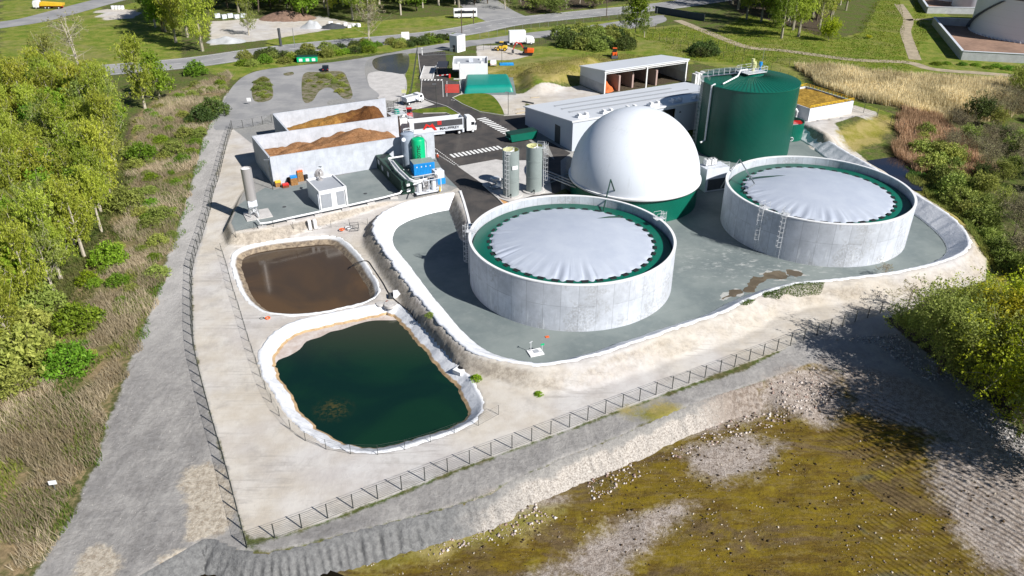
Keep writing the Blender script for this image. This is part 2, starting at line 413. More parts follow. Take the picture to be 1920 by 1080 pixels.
Z['pink'] = [W([(1150,985),(1240,950),(1300,940),(1240,1000),(1150,1090),(980,1090),(1060,1040)], -3.9), W([(1290,840),(1390,815),(1470,835),(1420,890),(1340,905),(1300,880)], -3.9), W([(1480,700),(1560,705),(1600,760),(1540,790),(1440,760),(1400,745)], -3), W([(1725,850),(1800,825),(1850,850),(1940,900),(1940,1090),(1840,1060),(1790,980),(1750,910)], -3.9), W([(1560,690),(1700,720),(1800,790),(1930,880),(1930,940),(1820,870),(1700,800),(1600,770)], -3), W([(770,1010),(1000,930),(1060,935),(960,985),(850,1010),(740,1040)], -3.9), W([(1250,820),(1440,745),(1540,700),(1540,722),(1440,775),(1310,810)], -3.9)]
Z['tan'] = [W([(0,730),(60,690),(130,560),(170,480),(210,400),(250,330),(250,240),(300,195),(420,150),(440,150),(425,180),(400,222),(380,270),(345,380),(305,495),(262,620),(205,770),(130,960),(50,1090),(-60,1090),(-60,800)], L), W([(1485,122),(1550,130),(1680,143),(1800,150),(1930,158),(1930,200),(1860,215),(1780,212),(1700,206),(1600,185),(1530,155)], 0), W([(1690,215),(1760,225),(1830,270),(1900,330),(1760,330),(1700,300),(1670,285)], -2.5)]
Z['algae'] = [W([(650,1062),(760,1032),(900,985),(1000,950),(1060,955),(980,1000),(820,1040),(700,1070)], -3.9), W([(1565,262),(1610,245),(1650,228),(1678,240),(1650,268),(1600,285)], L), W([(1720,345),(1760,370),(1860,470),(1880,520),(1820,470),(1740,395)], L), W([(1000,120),(1080,112),(1150,108),(1085,155),(1020,168),(985,150)], 0), W([(880,120),(985,125),(1000,172),(975,165),(950,150),(925,140)], 0), W([(1160,795),(1250,780),(1300,800),(1240,830)], -3.9)]
Z['yard'] = [W([(405,240),(405,218),(440,158),(480,134),(560,123),(620,118),(690,107),(780,90),(850,79),(900,74),(1000,61),(1100,49),(1220,32),(1250,25),(1230,48),(1100,60),(1000,72),(900,84),(850,92),(790,100),(765,100),(755,180),(775,205),(730,225),(720,182),(510,215),(500,240),(440,240)], 0), W([(455,365),(480,330),(500,345),(840,300),(862,352),(690,382),(440,434),(432,418)], 0), W([(510,213),(725,183),(870,240),(860,300),(500,352),(470,262)], 0), W([(430,236),(520,226),(520,262),(470,268)], 0), W([(930,216),(1075,235),(1078,345),(1000,380),(940,300)], 0)]
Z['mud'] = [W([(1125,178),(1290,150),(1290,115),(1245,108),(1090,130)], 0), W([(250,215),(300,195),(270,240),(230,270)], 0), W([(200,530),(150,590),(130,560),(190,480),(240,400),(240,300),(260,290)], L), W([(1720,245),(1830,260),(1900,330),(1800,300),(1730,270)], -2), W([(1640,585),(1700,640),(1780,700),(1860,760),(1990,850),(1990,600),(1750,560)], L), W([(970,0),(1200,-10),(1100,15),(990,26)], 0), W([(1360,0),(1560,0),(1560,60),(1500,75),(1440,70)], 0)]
Z['patch'] = [W([(338,905),(352,880),(392,862),(425,900),(440,960),(425,1000),(368,1018),(345,1008),(352,965)], L), W([(125,1090),(150,1040),(180,1022),(230,1040),(222,1090)], L), W([(292,1045),(345,1030),(340,1042),(300,1062)], L)]
ZW = dict(patch=1.6, sand=1.2, grey=1.5, green=2.5, olive=1.0, pink=2.5, tan=4, algae=3, yard=.8, mud=3)

def axis(lo, hi, dlo, dhi, fine, grow, far0, far1):
    a = list(np.arange(dlo, dhi + 1e-6, fine)); s = fine; x = dhi
    while x < far1: s = min(s * grow, 60); x += s; a.append(x)
    s = fine; x = dlo; b = []
    while x > far0: s = min(s * grow, 60); x -= s; b.append(x)
    return np.array(b[::-1] + a)
gx = axis(0, 0, -75, 90, .45, 1.06, -900, 900)
gy = axis(0, 0, 42, 148, .45, 1.022, -60, 1500)
GX, GY = np.meshgrid(gx, gy)
HZ = height(GX, GY)
def zone(k):
    d = np.full(GX.shape, 1e9)
    for p in Z[k]: d = np.minimum(d, sdf(p, GX, GY))
    return np.clip(.5 - d / (2 * ZW[k]), 0, 1)
zs = {k: zone(k) for k in Z}
def pack(a, b, c):
    o = np.ones((GX.size, 4), np.float32); o[:, 3] = zs['patch'].ravel()
    for i, k in enumerate((a, b, c)): o[:, i] = zs[k].ravel()
    return o
ny, nx = GX.shape
idx = np.arange(nx * ny).reshape(ny, nx)
F = np.stack([idx[:-1, :-1], idx[:-1, 1:], idx[1:, 1:], idx[1:, :-1]], -1).reshape(-1, 4)

g = NT('ground_soil', .95, 0, .15)
n_fine = g.noise(1.6, 8, .75); n_mid = g.noise(.28, 5, .65); n_big = g.noise(.05, 3, .6); n_tiny = g.noise(7, 4, .7)
sA = g.attr('zone_a'); sB = g.attr('zone_b'); sC = g.attr('zone_c')
A = g.sep(sA.outputs['Color'], True); B = g.sep(sB.outputs['Color'], True); Cc = g.sep(sC.outputs['Color'], True)
edge = g.math('ADD', g.math('MULTIPLY', g.math('SUBTRACT', n_fine, .5), .5), g.math('MULTIPLY', g.math('SUBTRACT', n_mid, .5), .55))
def msk(s, k=1., w=.09):
    return g.ramp(g.math('ADD', s, g.math('MULTIPLY', edge, k)), .5 - w, .5 + w)
def tone(a, b, n=None, lo=.35, hi=.65): return g.mix(g.ramp(n if n is not None else n_fine, lo, hi), a, b)
c = g.mix(g.ramp(n_mid, .35, .65), tone((.07, .075, .025), (.15, .13, .06)), tone((.06, .10, .015), (.11, .15, .025)))
green = g.mix(g.ramp(n_mid, .4, .62), tone((.095, .155, .014), (.15, .205, .022)), tone((.19, .21, .035), (.26, .26, .06)))
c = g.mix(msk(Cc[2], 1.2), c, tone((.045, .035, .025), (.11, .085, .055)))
tan = g.mix(g.ramp(n_mid, .4, .6), tone((.20, .15, .08), (.34, .25, .14)), tone((.09, .10, .03), (.20, .17, .08)))
c = g.mix(msk(B[2], 1.4), c, tan)
c = g.mix(msk(A[2], 1.2), c, g.mix(g.ramp(g.noise(.035, 6, .7, None, 1), .48, .62, 0, .6), green, tone((.20, .19, .06), (.26, .23, .10), n_mid)))
sand = g.mix(g.ramp(n_big, .38, .6), tone((.47, .44, .42), (.55, .53, .51), n_mid), tone((.48, .43, .36), (.56, .52, .46), n_mid))
sand = g.mix(g.ramp(g.noise(.35, 7, .7), .50, .70, 0, .5), sand, (.35, .325, .30))
rut = g.noise(1.2, 5, .7, g.mapping((.09, 1.2, 1), (0, 0, R_(-24))), 1.2)
sand = g.mix(g.math('MULTIPLY', g.ramp(rut, .50, .66), g.ramp(g.noise(.08, 3), .42, .55, 0, .5)), sand, (.30, .275, .25))
gn = g.t.nodes.new('ShaderNodeNewGeometry'); nz = g.sep(gn.outputs['Normal'])[2]
steep = g.ramp(g.math('ADD', nz, g.math('MULTIPLY', g.math('SUBTRACT', n_fine, .5), .25)), .70, .93, 1, 0)
sand = g.mix(g.math('MULTIPLY', steep, .75), sand, g.mix(g.ramp(g.noise(1.1, 8, .8), .38, .62), (.20, .165, .125), (.46, .40, .32)))
c = g.mix(msk(A[0], .9), c, sand)
trk = g.math('ADD', g.math('MULTIPLY', g.noise(.5, 5, .7, g.mapping((1, .2, 1), (0, 0, R_(-14))), 1.2), .45), g.math('MULTIPLY', g.noise(.16, 7, .72, None, .6), .55))
grey = g.mix(g.ramp(trk, .38, .66), tone((.205, .195, .185), (.27, .26, .25)), tone((.34, .325, .305), (.42, .40, .375)))
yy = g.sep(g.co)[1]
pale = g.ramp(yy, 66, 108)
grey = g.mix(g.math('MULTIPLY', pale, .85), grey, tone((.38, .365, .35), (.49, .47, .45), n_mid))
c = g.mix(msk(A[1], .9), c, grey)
c = g.mix(msk(sA.outputs['Alpha'], 1.6, .14), c, g.mix(g.ramp(g.noise(2.2, 7, .8), .35, .62), (.30, .25, .19), (.56, .50, .41)))
c = g.mix(msk(Cc[1], .5), c, g.mix(g.ramp(n_big, .35, .65), tone((.21, .215, .215), (.27, .27, .265)), tone((.27, .265, .25), (.33, .32, .30))))
alg = tone((.20, .19, .03), (.33, .27, .10), n_mid)
streak = g.noise(.55, 6, .72, g.mapping((.25, 1.3, 1), (0, 0, R_(-24))), .8)
ol = g.mix(g.ramp(streak, .36, .62), tone((.080, .050, .012), (.135, .086, .014)), tone((.150, .108, .010), (.215, .155, .012)))
ol = g.mix(g.ramp(g.noise(.11, 6, .7, g.mapping((.6, 1.2, 1), (0, 0, R_(-24))), .7), .50, .60, 0, .85), ol, tone((.085, .058, .028), (.15, .105, .06)))
ol = g.mix(g.ramp(g.noise(.2, 4, .6), .60, .70, 0, .7), ol, tone((.19, .155, .012), (.29, .225, .018)))
ol = g.mix(g.ramp(g.noise(.09, 3, .6, None, 1.), .62, .70, 0, .5), ol, (.09, .11, .09))
ol = g.mix(g.ramp(n_fine, .55, .68, 0, .6), ol, (.055, .040, .012))
ol = g.mix(g.ramp(g.noise(1.1, 7, .8, g.mapping((.5, 1.4, 1), (0, 0, R_(-24)))), .50, .62, 0, .65), ol, (.20, .15, .055))
ol = g.mix(g.math('MULTIPLY', g.ramp(n_tiny, .60, .70, 0, .8), g.ramp(n_mid, .45, .6)), ol, (.30, .24, .14))
ol = g.mix(g.ramp(g.noise(3.3, 5, .75), .60, .70, 0, .7), ol, (.03, .022, .012))
c = g.mix(msk(B[0], .25), c, ol)
pk = tone((.28, .23, .19), (.50, .44, .39)); pk = g.mix(g.ramp(n_tiny, .35, .6), tone((.14, .11, .09), (.27, .23, .20)), pk)
c = g.mix(msk(B[1], 1.7, .26), c, pk)
c = g.mix(msk(Cc[0], 1.4, .2), c, alg)
g.color(c)
rid = g.t.nodes.new('ShaderNodeTexWave'); rid.wave_type = 'BANDS'; rid.bands_direction = 'X'; rid.inputs['Scale'].default_value = .55
rid.inputs['Distortion'].default_value = 3.5; rid.inputs['Detail'].default_value = 3; rid.inputs['Detail Scale'].default_value = .6
g.t.links.new(g.mapping((1, 1, 1), (0, 0, R_(-38))), rid.inputs['Vector'])
hgt = g.math('ADD', g.math('MULTIPLY', n_fine, 1), g.math('ADD', g.math('MULTIPLY', n_tiny, .4), g.math('MULTIPLY', g.math('MULTIPLY', rid.outputs['Fac'], B[0]), g.math('MULTIPLY', g.ramp(g.math('ADD', g.noise(.09, 2), g.ramp(g.sep(g.co)[0], 30, 44, -.2, .25)), .52, .62), 1.2))))
hgt = g.math('MULTIPLY', hgt, g.math('SUBTRACT', 1, g.math('MULTIPLY', A[0], .7))); g.bump(hgt, .6, .35)
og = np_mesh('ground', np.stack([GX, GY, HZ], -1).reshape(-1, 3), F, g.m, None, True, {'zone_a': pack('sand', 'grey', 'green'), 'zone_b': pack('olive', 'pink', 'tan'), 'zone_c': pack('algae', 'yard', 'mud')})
og['kind'] = 'structure'
from mathutils.interpolate import poly_3d_calc
def hz(x, y):
    i = min(max(int(np.searchsorted(gx, x)) - 1, 0), nx - 2); j = min(max(int(np.searchsorted(gy, y)) - 1, 0), ny - 2)
    u = (x - gx[i]) / (gx[i + 1] - gx[i]); v = (y - gy[j]) / (gy[j + 1] - gy[j])
    return float((HZ[j, i] * (1 - u) + HZ[j, i + 1] * u) * (1 - v) + (HZ[j + 1, i] * (1 - u) + HZ[j + 1, i + 1] * u) * v)
def hzv(x, y):
    i = np.clip(np.searchsorted(gx, x) - 1, 0, nx - 2); j = np.clip(np.searchsorted(gy, y) - 1, 0, ny - 2)
    u = (x - gx[i]) / (gx[i + 1] - gx[i]); v = (y - gy[j]) / (gy[j + 1] - gy[j])
    return (HZ[j, i] * (1 - u) + HZ[j, i + 1] * u) * (1 - v) + (HZ[j + 1, i] * (1 - u) + HZ[j + 1, i + 1] * u) * v

# ---- basin floor
fl = NT('basin_membrane', .72, 0, .3)
a = fl.noise(.09, 4, .6); b = fl.noise(.9, 6, .7)
cc = fl.mix(fl.ramp(a, .35, .65), (.145, .175, .175), (.215, .245, .235))
cc = fl.mix(fl.ramp(b, .45, .75, 0, .45), cc, (.25, .275, .265))
seam = fl.math('PINGPONG', fl.sep(fl.mapping((1, 1, 1), (0, 0, -SA)))[1], 2.6)
cc = fl.mix(fl.ramp(seam, 0, .05, .35, 0), cc, (.10, .12, .12))
# dried, pale silt stains near the far tank
pos = fl.t.nodes.new('ShaderNodeVectorMath'); pos.operation = 'DISTANCE'; fl.t.links.new(fl.mapping((.55, 1, 0), (0, 0, 0)), pos.inputs[0])
sx = G(1420, 495, L); pos.inputs[1].default_value = (sx.x * .55, sx.y, 0)
near = fl.ramp(pos.outputs['Value'], 1, 11, 1, 0)
cc = fl.mix(fl.math('MULTIPLY', near, fl.ramp(fl.noise(.7, 6, .7, fl.mapping((1, 2, 1))), .52, .66, 0, .8)), cc, (.44, .45, .43))
fl.color(cc); fl.bump(b, .15, .05)
inner = inset(np.array(BASf), .45)
structure(sheet('basin_floor', [tuple(p) for p in inset(np.array(BASf), .9)], LOW, fl.m, 'structure'))

# ---- liners: crumpled sheet hanging from a crest line down to the toe
lin = NT('white_liner', .5, 0, .35)
a = lin.noise(1.3, 6, .7, None, .5); lin.color(lin.mix(lin.ramp(a, .38, .7, 0, .5), (.78, .79, .82), (.55, .57, .62))); lin.bump(a, .5, .15)
linD = NT('stained_liner', .55, 0, .35)
a = linD.noise(1.3, 6, .7, None, .5); zz = linD.sep(linD.co)[2]
q = linD.mix(linD.ramp(a, .35, .7, 0, .55), (.76, .77, .79), (.42, .44, .48))
q = linD.mix(linD.math('MULTIPLY', linD.ramp(zz, -2.86, -2.74, 1, 0), .9), q, linD.mix(linD.ramp(a, .35, .65), (.30, .17, .05), (.50, .33, .15)))
linD.color(q); linD.bump(a, .6, .15)
linP = NT('silted_liner', .7, 0, .25); a = linP.noise(1.3, 6, .7, None, .5); zz = linP.sep(linP.co)[2]
q = linP.mix(linP.ramp(a, .4, .75, 0, .5), (.74, .75, .76), (.45, .45, .46)); q = linP.mix(linP.ramp(zz, -2.5, -2.15, 1, 0), q, linP.mix(linP.ramp(a, .35, .65), (.13, .10, .075), (.34, .27, .19))); linP.color(q); linP.bump(a, .6, .15)
def liner(name, C, N, width, drop, top, mat, label, cat, lip=.5, amp=.12, closed=True, power=1., wf=1.6, thick=.05):
    n = len(C); rows = [(-lip, -.10), (-lip * .5, .02), (0, .05)] + [(t, None) for t in (.06, .14, .24, .36, .5, .64, .78, .9, 1.0)]
    V = []; s = np.arange(n) * .5
    wr = vnoise(s * 1.0, s * 0, wf * .45, 41) - .5; wr2 = vnoise(s, s * 0, wf * 1.7, 42) - .5; wr3 = vnoise(s, s * 0, wf * .2, 43) - .5
    for j, (t, z) in enumerate(rows):
        if z is None:
            off = t * width; bmp = (wr * .9 + wr2 * .6 + wr3 * .4) * amp * math.sin(math.pi * min(t * .9, 1)) * 1.5
            P = C + N * (off + bmp)[:, None] if np.ndim(off + bmp) else C + N * (off + bmp)
            zc = top + .06 - drop * t ** power + bmp * .6
        else:
            P = C + N * (t + (wr * .9 + wr3 * .8) * .34 * (1 if t < -.1 else .25))[:, None]; zc = np.full(n, top + z) + wr3 * .08 * (j > 0)
        V.append(np.c_[P, zc])
    m = len(rows); V = np.vstack(V)
    lim = n if closed else n - 1
    F = [(j * n + i, j * n + (i + 1) % n, (j + 1) * n + (i + 1) % n, (j + 1) * n + i) for j in range(m - 1) for i in range(lim)]
    o = np_mesh(name, V, F, mat, None, True)
    md = o.modifiers.new('thickness', 'SOLIDIFY'); md.thickness = thick; md.offset = 0
    return tag(o, label, cat)
def normals(C, closed=True):
    if closed: Tn = np.roll(C, -1, 0) - np.roll(C, 1, 0)
    else: Tn = np.gradient(C, axis=0)
    Tn /= np.linalg.norm(Tn, axis=1)[:, None] + 1e-9
    N = np.stack([-Tn[:, 1], Tn[:, 0]], 1)
    A = .5 * np.sum(C[:, 0] * np.roll(C[:, 1], -1) - np.roll(C[:, 0], -1) * C[:, 1])
    if not closed: A = .5 * np.sum(np.array(BASf)[:, 0] * np.roll(np.array(BASf)[:, 1], -1) - np.roll(np.array(BASf)[:, 0], -1) * np.array(BASf)[:, 1]) if C is bas_r else -1
    return -N if A < 0 else N
bas_r = resample(bas_c, .5)
Nb = normals(bas_r, False)
sB_ = np.linspace(0, 1, len(bas_r))
liner('basin_liner', bas_r, Nb, 2.5 + .6 * vnoise(np.arange(len(bas_r)) * .5, np.zeros(len(bas_r)), 9, 5), 2.02, 0, lin.m, 'crumpled white plastic liner running round the edge of the grey tank basin', 'liner', closed=False, amp=.16)
liner('pond_liner', pond1_c, normals(pond1_c), 1.9, 1.5, LOW, linP.m, 'white and brown stained liner around the brown water pond', 'liner', lip=.35, amp=.07)
liner('pond_liner', pond2_c, normals(pond2_c), 2.3, 1.5, LOW, linD.m, 'wrinkled white liner with an orange tide line around the dark green pond', 'liner', lip=.5, amp=.14)
def water(name, c1, c2, rough=.06, sc_=.06):
    n = NT(name, rough, 0, .22); a = n.noise(sc_, 4, .55, None, .8)
    n.color(n.mix(n.ramp(a, .4, .62), c1, c2)); n.bump(n.noise(1.2, 3, .5), .02, .02); return n.m
mw1 = water('brown_water', (.095, .058, .030), (.060, .042, .028), .1)
mw2 = NT('green_water', .07, 0, .35)
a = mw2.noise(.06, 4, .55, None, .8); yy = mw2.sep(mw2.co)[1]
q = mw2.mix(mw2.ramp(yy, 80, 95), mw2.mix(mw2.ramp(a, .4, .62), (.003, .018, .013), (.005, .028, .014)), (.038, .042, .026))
ps = mw2.t.nodes.new('ShaderNodeVectorMath'); ps.operation = 'DISTANCE'; mw2.t.links.new(mw2.co, ps.inputs[0]); ps.inputs[1].default_value = G(625, 768, -3.1)
q = mw2.mix(mw2.math('MULTIPLY', mw2.ramp(ps.outputs['Value'], 0, 3, 1, 0), mw2.ramp(mw2.noise(1.5, 5, .7), .42, .65, 0, .8)), q, (.09, .07, .02))
mw2.color(q)
structure(sheet('pond_water', [tuple(p) for p in inset(pond1_c, .9)], -3.0, mw1))
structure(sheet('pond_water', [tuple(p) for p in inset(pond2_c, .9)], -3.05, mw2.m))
mud = NT('pale_mud', .8); mud.color(mud.mix(mud.ramp(mud.noise(.8, 5, .7), .35, .65), (.46, .38, .33), (.58, .52, .48)))
structure(sheet('mud_bank', W([(503,685),(510,650),(530,622),(585,606),(640,597),(700,585),(755,582),(762,594),(745,600),(700,601),(672,607),(640,618),(620,622),(600,632),(575,640),(562,655),(540,668),(522,675),(512,690)], -3.03), -3.03, mud.m, smooth=.6))

# ---- the embankment falling to the olive pit
em = NT('embankment_soil', .95, 0, .1)
a = em.noise(2.2, 7, .75); b = em.noise(.3, 3); xx = em.sep(em.co)[0]
gr = em.mix(em.ramp(a, .3, .7), (.13, .13, .13), (.24, .24, .235))
a5 = em.noise(5.5, 7, .8); pkk = em.mix(em.ramp(a5, .36, .6), (.22, .19, .165), (.56, .52, .47))
zt_ = em.ramp(em.math('ADD', em.sep(em.co)[2], em.math('MULTIPLY', em.math('SUBTRACT', b, .5), 1.6)), -2.75, -2.35, 0, .85)
pkk = em.mix(zt_, pkk, em.mix(em.ramp(a, .3, .7), (.19, .185, .18), (.33, .32, .30)))
em.color(em.mix(em.ramp(em.math('ADD', xx, em.math('MULTIPLY', em.math('SUBTRACT', b, .5), 14)), -6, 2), gr, em.mix(em.ramp(em.math('ADD', xx, em.math('MULTIPLY', em.math('SUBTRACT', a, .5), 14)), 21, 27), pkk, em.mix(em.ramp(a, .35, .62), (.17, .13, .10), (.36, .31, .27))))); em.bump(a, .8, .3)
pr = resample(pit_c, .16); n = len(pr)
Np = normals(pr, False)
if sdf(PITf, np.array([pr[n // 2, 0] + Np[n // 2, 0]]), np.array([pr[n // 2, 1] + Np[n // 2, 1]]))[0] > 0: Np = -Np
s = np.arange(n) * .16; V = []
rows = [-.7, -.3, 0, .15, .3, .45, .6, .75, .9, 1.0, 1.12]
for j, t in enumerate(rows):
    if t < 0: off = t * np.ones(n); zc = np.full(n, -2.06 if t > -.5 else -2.3)
    else:
        fade = 1 - sstep(.84, 1, s / s[-1]); rid_ = 1 - sstep(26, 50, s) * .75; sc1 = (np.abs(((s / .8 + 1.6 * (vnoise(s, s * 0, 3.1, 3) - .5)) % 1) - .5) * 2) * .42 * sstep(.02, .35, t) * vnoise(s, s * 0 + j * .12, 3.5, 2) * rid_ + (vnoise(s, s * 0 + t * 2.5, .9, 78) - .5) * .35
        nn = (vnoise(s, s * 0 + t * 3, .5, 77) - .5) * .3
        off = t * 2.4 + (sc1 + nn) * math.sin(math.pi * min(t, 1) * .8); zc = -2.04 - 1.95 * t + (sc1 + nn) * .5 * math.sin(math.pi * min(t, 1)) - (1 - fade) * .9
    V.append(np.c_[pr + Np * np.asarray(off).reshape(-1, 1), zc])
V = np.vstack(V); m = len(rows)
eo = np_mesh('embankment', V, [(j * n + i, j * n + i + 1, (j + 1) * n + i + 1, (j + 1) * n + i) for j in range(m - 1) for i in range(n - 1)], em.m, None, True)
structure(eo)
dw = water('dark_water', (.010, .008, .004), (.02, .014, .006), .08)
structure(sheet('puddle_water', W([(250,1100),(300,1064),(340,1050),(372,1046),(400,1052),(450,1070),(520,1078),(600,1064),(640,1100)], -3.75), -3.75, dw, smooth=.5))
structure(sheet('stream_water', W([(1600,284),(1620,264),(1650,256),(1678,262),(1684,285),(1700,305),(1730,326),(1745,345),(1725,358),(1690,345),(1650,318),(1620,302)], -2.4), -2.35, water('stream', (.012, .018, .035), (.03, .025, .03), .1), smooth=.8))
# ---- hard surfaces
asp = NT('asphalt', .88, 0, .2)
a = asp.noise(.25, 5, .65); b = asp.noise(5, 3, .6); tr_ = asp.noise(.35, 4, .6, asp.mapping((1, .12, 1), (0, 0, R_(25))))
q = asp.mix(asp.ramp(a, .35, .65), (.052, .050, .050), (.085, .076, .070)); q = asp.mix(asp.ramp(tr_, .5, .7, 0, .5), q, (.12, .11, .10)); asp.color(q); asp.bump(b, .2, .02)
old = NT('old_asphalt', .9, 0, .2)
a = old.noise(.12, 5, .65); b = old.noise(2.5, 5, .7)
q = old.mix(old.ramp(a, .35, .65), (.24, .24, .245), (.33, .325, .32)); q = old.mix(old.ramp(b, .55, .8, 0, .4), q, (.15, .15, .15)); old.color(q); old.bump(b, .1, .02)
pad = NT('pad_membrane', .75, 0, .25); a = pad.noise(.15, 5, .65); b = pad.noise(1.5, 5, .7)
q = pad.mix(pad.ramp(a, .35, .65), (.165, .195, .195), (.23, .255, .25)); q = pad.mix(pad.ramp(b, .5, .75, 0, .3), q, (.28, .30, .29)); pad.color(q)
slab = M['slab'] = plain('pale_slab', (.50, .48, .46), .85, 0, .15, .5, .1)
mark = M['mark'] = plain('road_marking', (.78, .78, .76), .7, 0, .12, 3)
ASPH = W([(783,98),(835,97),(838,120),(842,150),(860,153),(866,176),(848,184),(866,197),(900,211),(945,218),(990,214),(990,262),(1040,300)], 0) + [(7.5, 163), (12.4, 154.6), (10, 150), (9.2, 134), (6, 129.2), (-1.4, 126.6), (-2.8, 118.9), (-6.9, 118.2)] + W([(862,356),(835,330),(813,295),(813,289),(765,262),(745,250),(724,222),(727,203),(752,205),(800,195),(789,172)], 0)
structure(sheet('site_road', ASPH, .012, asp.m))
structure(sheet('equipment_pad', W([(442,433),(434,418),(447,385),(470,368),(497,352),(514,356),(590,340),(813,290),(836,330),(858,352),(836,345),(790,353),(735,369),(690,379),(620,395),(540,414),(490,425)], 0), .02, pad.m))
structure(sheet('concrete_slab', W([(858,312),(930,299),(948,302),(1000,300),(1030,330),(1035,362),(1000,366),(960,380),(935,372),(905,345)], 0), .035, slab))
structure(sheet('sand_strip', W([(905,346),(933,372),(960,382),(950,388),(930,368)], 0), .02, plain('orange_sand', (.55, .30, .12), .95, 0, .2, 2)))
YARD = W([(405,244),(405,222),(438,160),(480,134),(560,123),(620,117),(690,107),(780,90),(850,79),(900,74),(985,62),(1100,49),(1225,30),(1250,36),(1225,46),(1100,60),(1000,72),(900,84),(850,92),(790,100),(768,99),(700,108),(684,125),(690,158),(710,182),(640,197),(560,206),(510,214),(478,236),(440,240)], 0)
structure(sheet('parking_area', YARD, .015, old.m, smooth=2))
structure(sheet('gravel_patch', W([(695,136),(755,138),(758,182),(712,186),(692,160)], 0), .01, slab, smooth=1.5))
structure(sheet('puddle', W([(700,112),(730,103),(765,102),(762,136),(735,136),(705,130)], 0), .02, water('puddle', (.045, .042, .03), (.08, .07, .045), .12), smooth=1))
grs = NT('lawn_grass', .95, 0, .1); a = grs.noise(.5, 5, .7); grs.color(grs.mix(grs.ramp(a, .35, .65), (.07, .12, .01), (.15, .17, .025))); grs.bump(grs.noise(6, 3), .5, .1)
drt = NT('island_dirt', .95, 0, .1); a = drt.noise(.6, 5, .7); drt.color(drt.mix(drt.ramp(a, .4, .6), (.09, .10, .03), (.22, .19, .14)))
for nm, pts, mt, sm in (('lawn', [(780,205),(838,200),(860,214),(848,216),(836,212),(795,213),(770,210)], grs.m, None), ('lawn', [(848,184),(868,177),(920,178),(945,214),(920,210),(900,208),(868,194)], grs.m, .8),
        ('traffic_island', [(472,170),(480,150),(496,143),(508,155),(512,180),(500,190),(478,190)], drt.m, .8), ('traffic_island', [(569,140),(600,135),(640,134),(652,150),(661,180),(645,185),(620,165),(600,170),(585,190),(568,188)], drt.m, .8), ('traffic_island', [(532,138),(548,135),(550,140),(536,142)], drt.m, .6)):
    structure(sheet(nm, W(pts, 0), .04, mt, smooth=sm))
structure(sheet('apron', W([(735,196),(760,180),(790,185),(815,196),(790,203),(745,208)], 0), .03, slab))
hw = W([(-80,166),(0,149),(60,142),(215,130),(360,117),(480,100),(600,86),(780,70),(870,58),(960,41),(1100,26),(1240,12),(1340,-2),(1500,-25)], 0)
structure(road('highway', hw, 7.2, .05, old.m)); C, N = ribbon(hw, 1, 3)
structure(road('side_road', W([(-80,58),(0,47),(60,38),(130,20),(205,0),(300,-22)], 0), 7, .05, old.m))
structure(road('side_road', W([(880,-8),(905,10),(925,24),(960,40)], 0), 9, .045, old.m))
lane = MB()
C = smooth_curve(hw, 1, False)
for off in (-6.2, 0, 6.2):
    Tn = np.gradient(C, axis=0); Tn /= np.linalg.norm(Tn, axis=1)[:, None]; N = np.stack([-Tn[:, 1], Tn[:, 0]], 1); P = C + N * off
    st = 1 if off else 3
    for i in range(0, len(P) - 6, 6 if off == 0 else 4):
        a, b = P[i], P[min(i + (3 if off == 0 else 4), len(P) - 1)]; d = (b - a) / (np.linalg.norm(b - a) + 1e-9); nn = np.array([-d[1], d[0]]) * .12
        lane.add([(*(a - nn), .08), (*(b - nn), .08), (*(b + nn), .08), (*(a + nn), .08)], [(0, 1, 2, 3)])
structure(lane.build('highway_markings', mark))
dirt = plain('dirt_path', (.36, .30, .21), .95, 0, .25, .4)
for pts, hwid in (([(1270,38),(1330,62),(1400,88),(1470,95),(1600,112),(1700,117),(1750,130),(1850,138),(1940,145)], 1.8), ([(1685,8),(1700,30),(1703,42),(1698,60),(1708,90),(1716,112)], 1.8), ([(1700,38),(1740,36),(1860,37)], 1.3)):
    structure(road('path', W(pts, 0), hwid, .035, dirt, 2))

# ================================================================== STRUCTURES
ux = Vector((math.cos(SA), math.sin(SA), 0)); uy = Vector((-math.sin(SA), math.cos(SA), 0))
def VP(px, py, P0, d):
    """spot of the photograph on the upright plane through P0 along d: (distance along, height)"""
    r = G(px, py, 0) - Vector((0, 0, CAMZ)); n = Vector((-d[1], d[0], 0))
    t = (Vector(P0) - Vector((0, 0, CAMZ))).dot(n) / r.dot(n); p = Vector((0, 0, CAMZ)) + r * t
    return (p - Vector(P0)).dot(Vector((d[0], d[1], 0))), p.z
def site(p): return Vector((p.x, p.y, p.z))
def text(name, body, size, mat, parent, loc, rot, ext=.01, bend=None, sx=1.0):
    cu = bpy.data.curves.new(name, 'FONT'); cu.body = body; cu.size = size; cu.extrude = ext; cu.resolution_u = 3; cu.offset = size * .022
    t = bpy.data.objects.new('~t', cu); col.objects.link(t)
    dg = bpy.context.evaluated_depsgraph_get(); me = bpy.data.meshes.new_from_object(t.evaluated_get(dg)); bpy.data.objects.remove(t)
    if sx != 1:
        for v in me.vertices: v.co.x *= sx
    if bend:
        Rr, rise = bend
        for v in me.vertices:
            # text runs upward (x -> z), letter height (y) wraps round the cylinder
            a = -(v.co.y - size * .35) / Rr; r = Rr + v.co.z + .015
            v.co = Vector((r * math.sin(a), -r * math.cos(a), v.co.x + rise))
    me.materials.clear(); me.materials.append(mat)
    o = bpy.data.objects.new(name, me); col.objects.link(o); o.parent = parent
    if not bend: o.location = loc; o.rotation_euler = rot
    else: o.location = loc; o.rotation_euler = rot
    return o

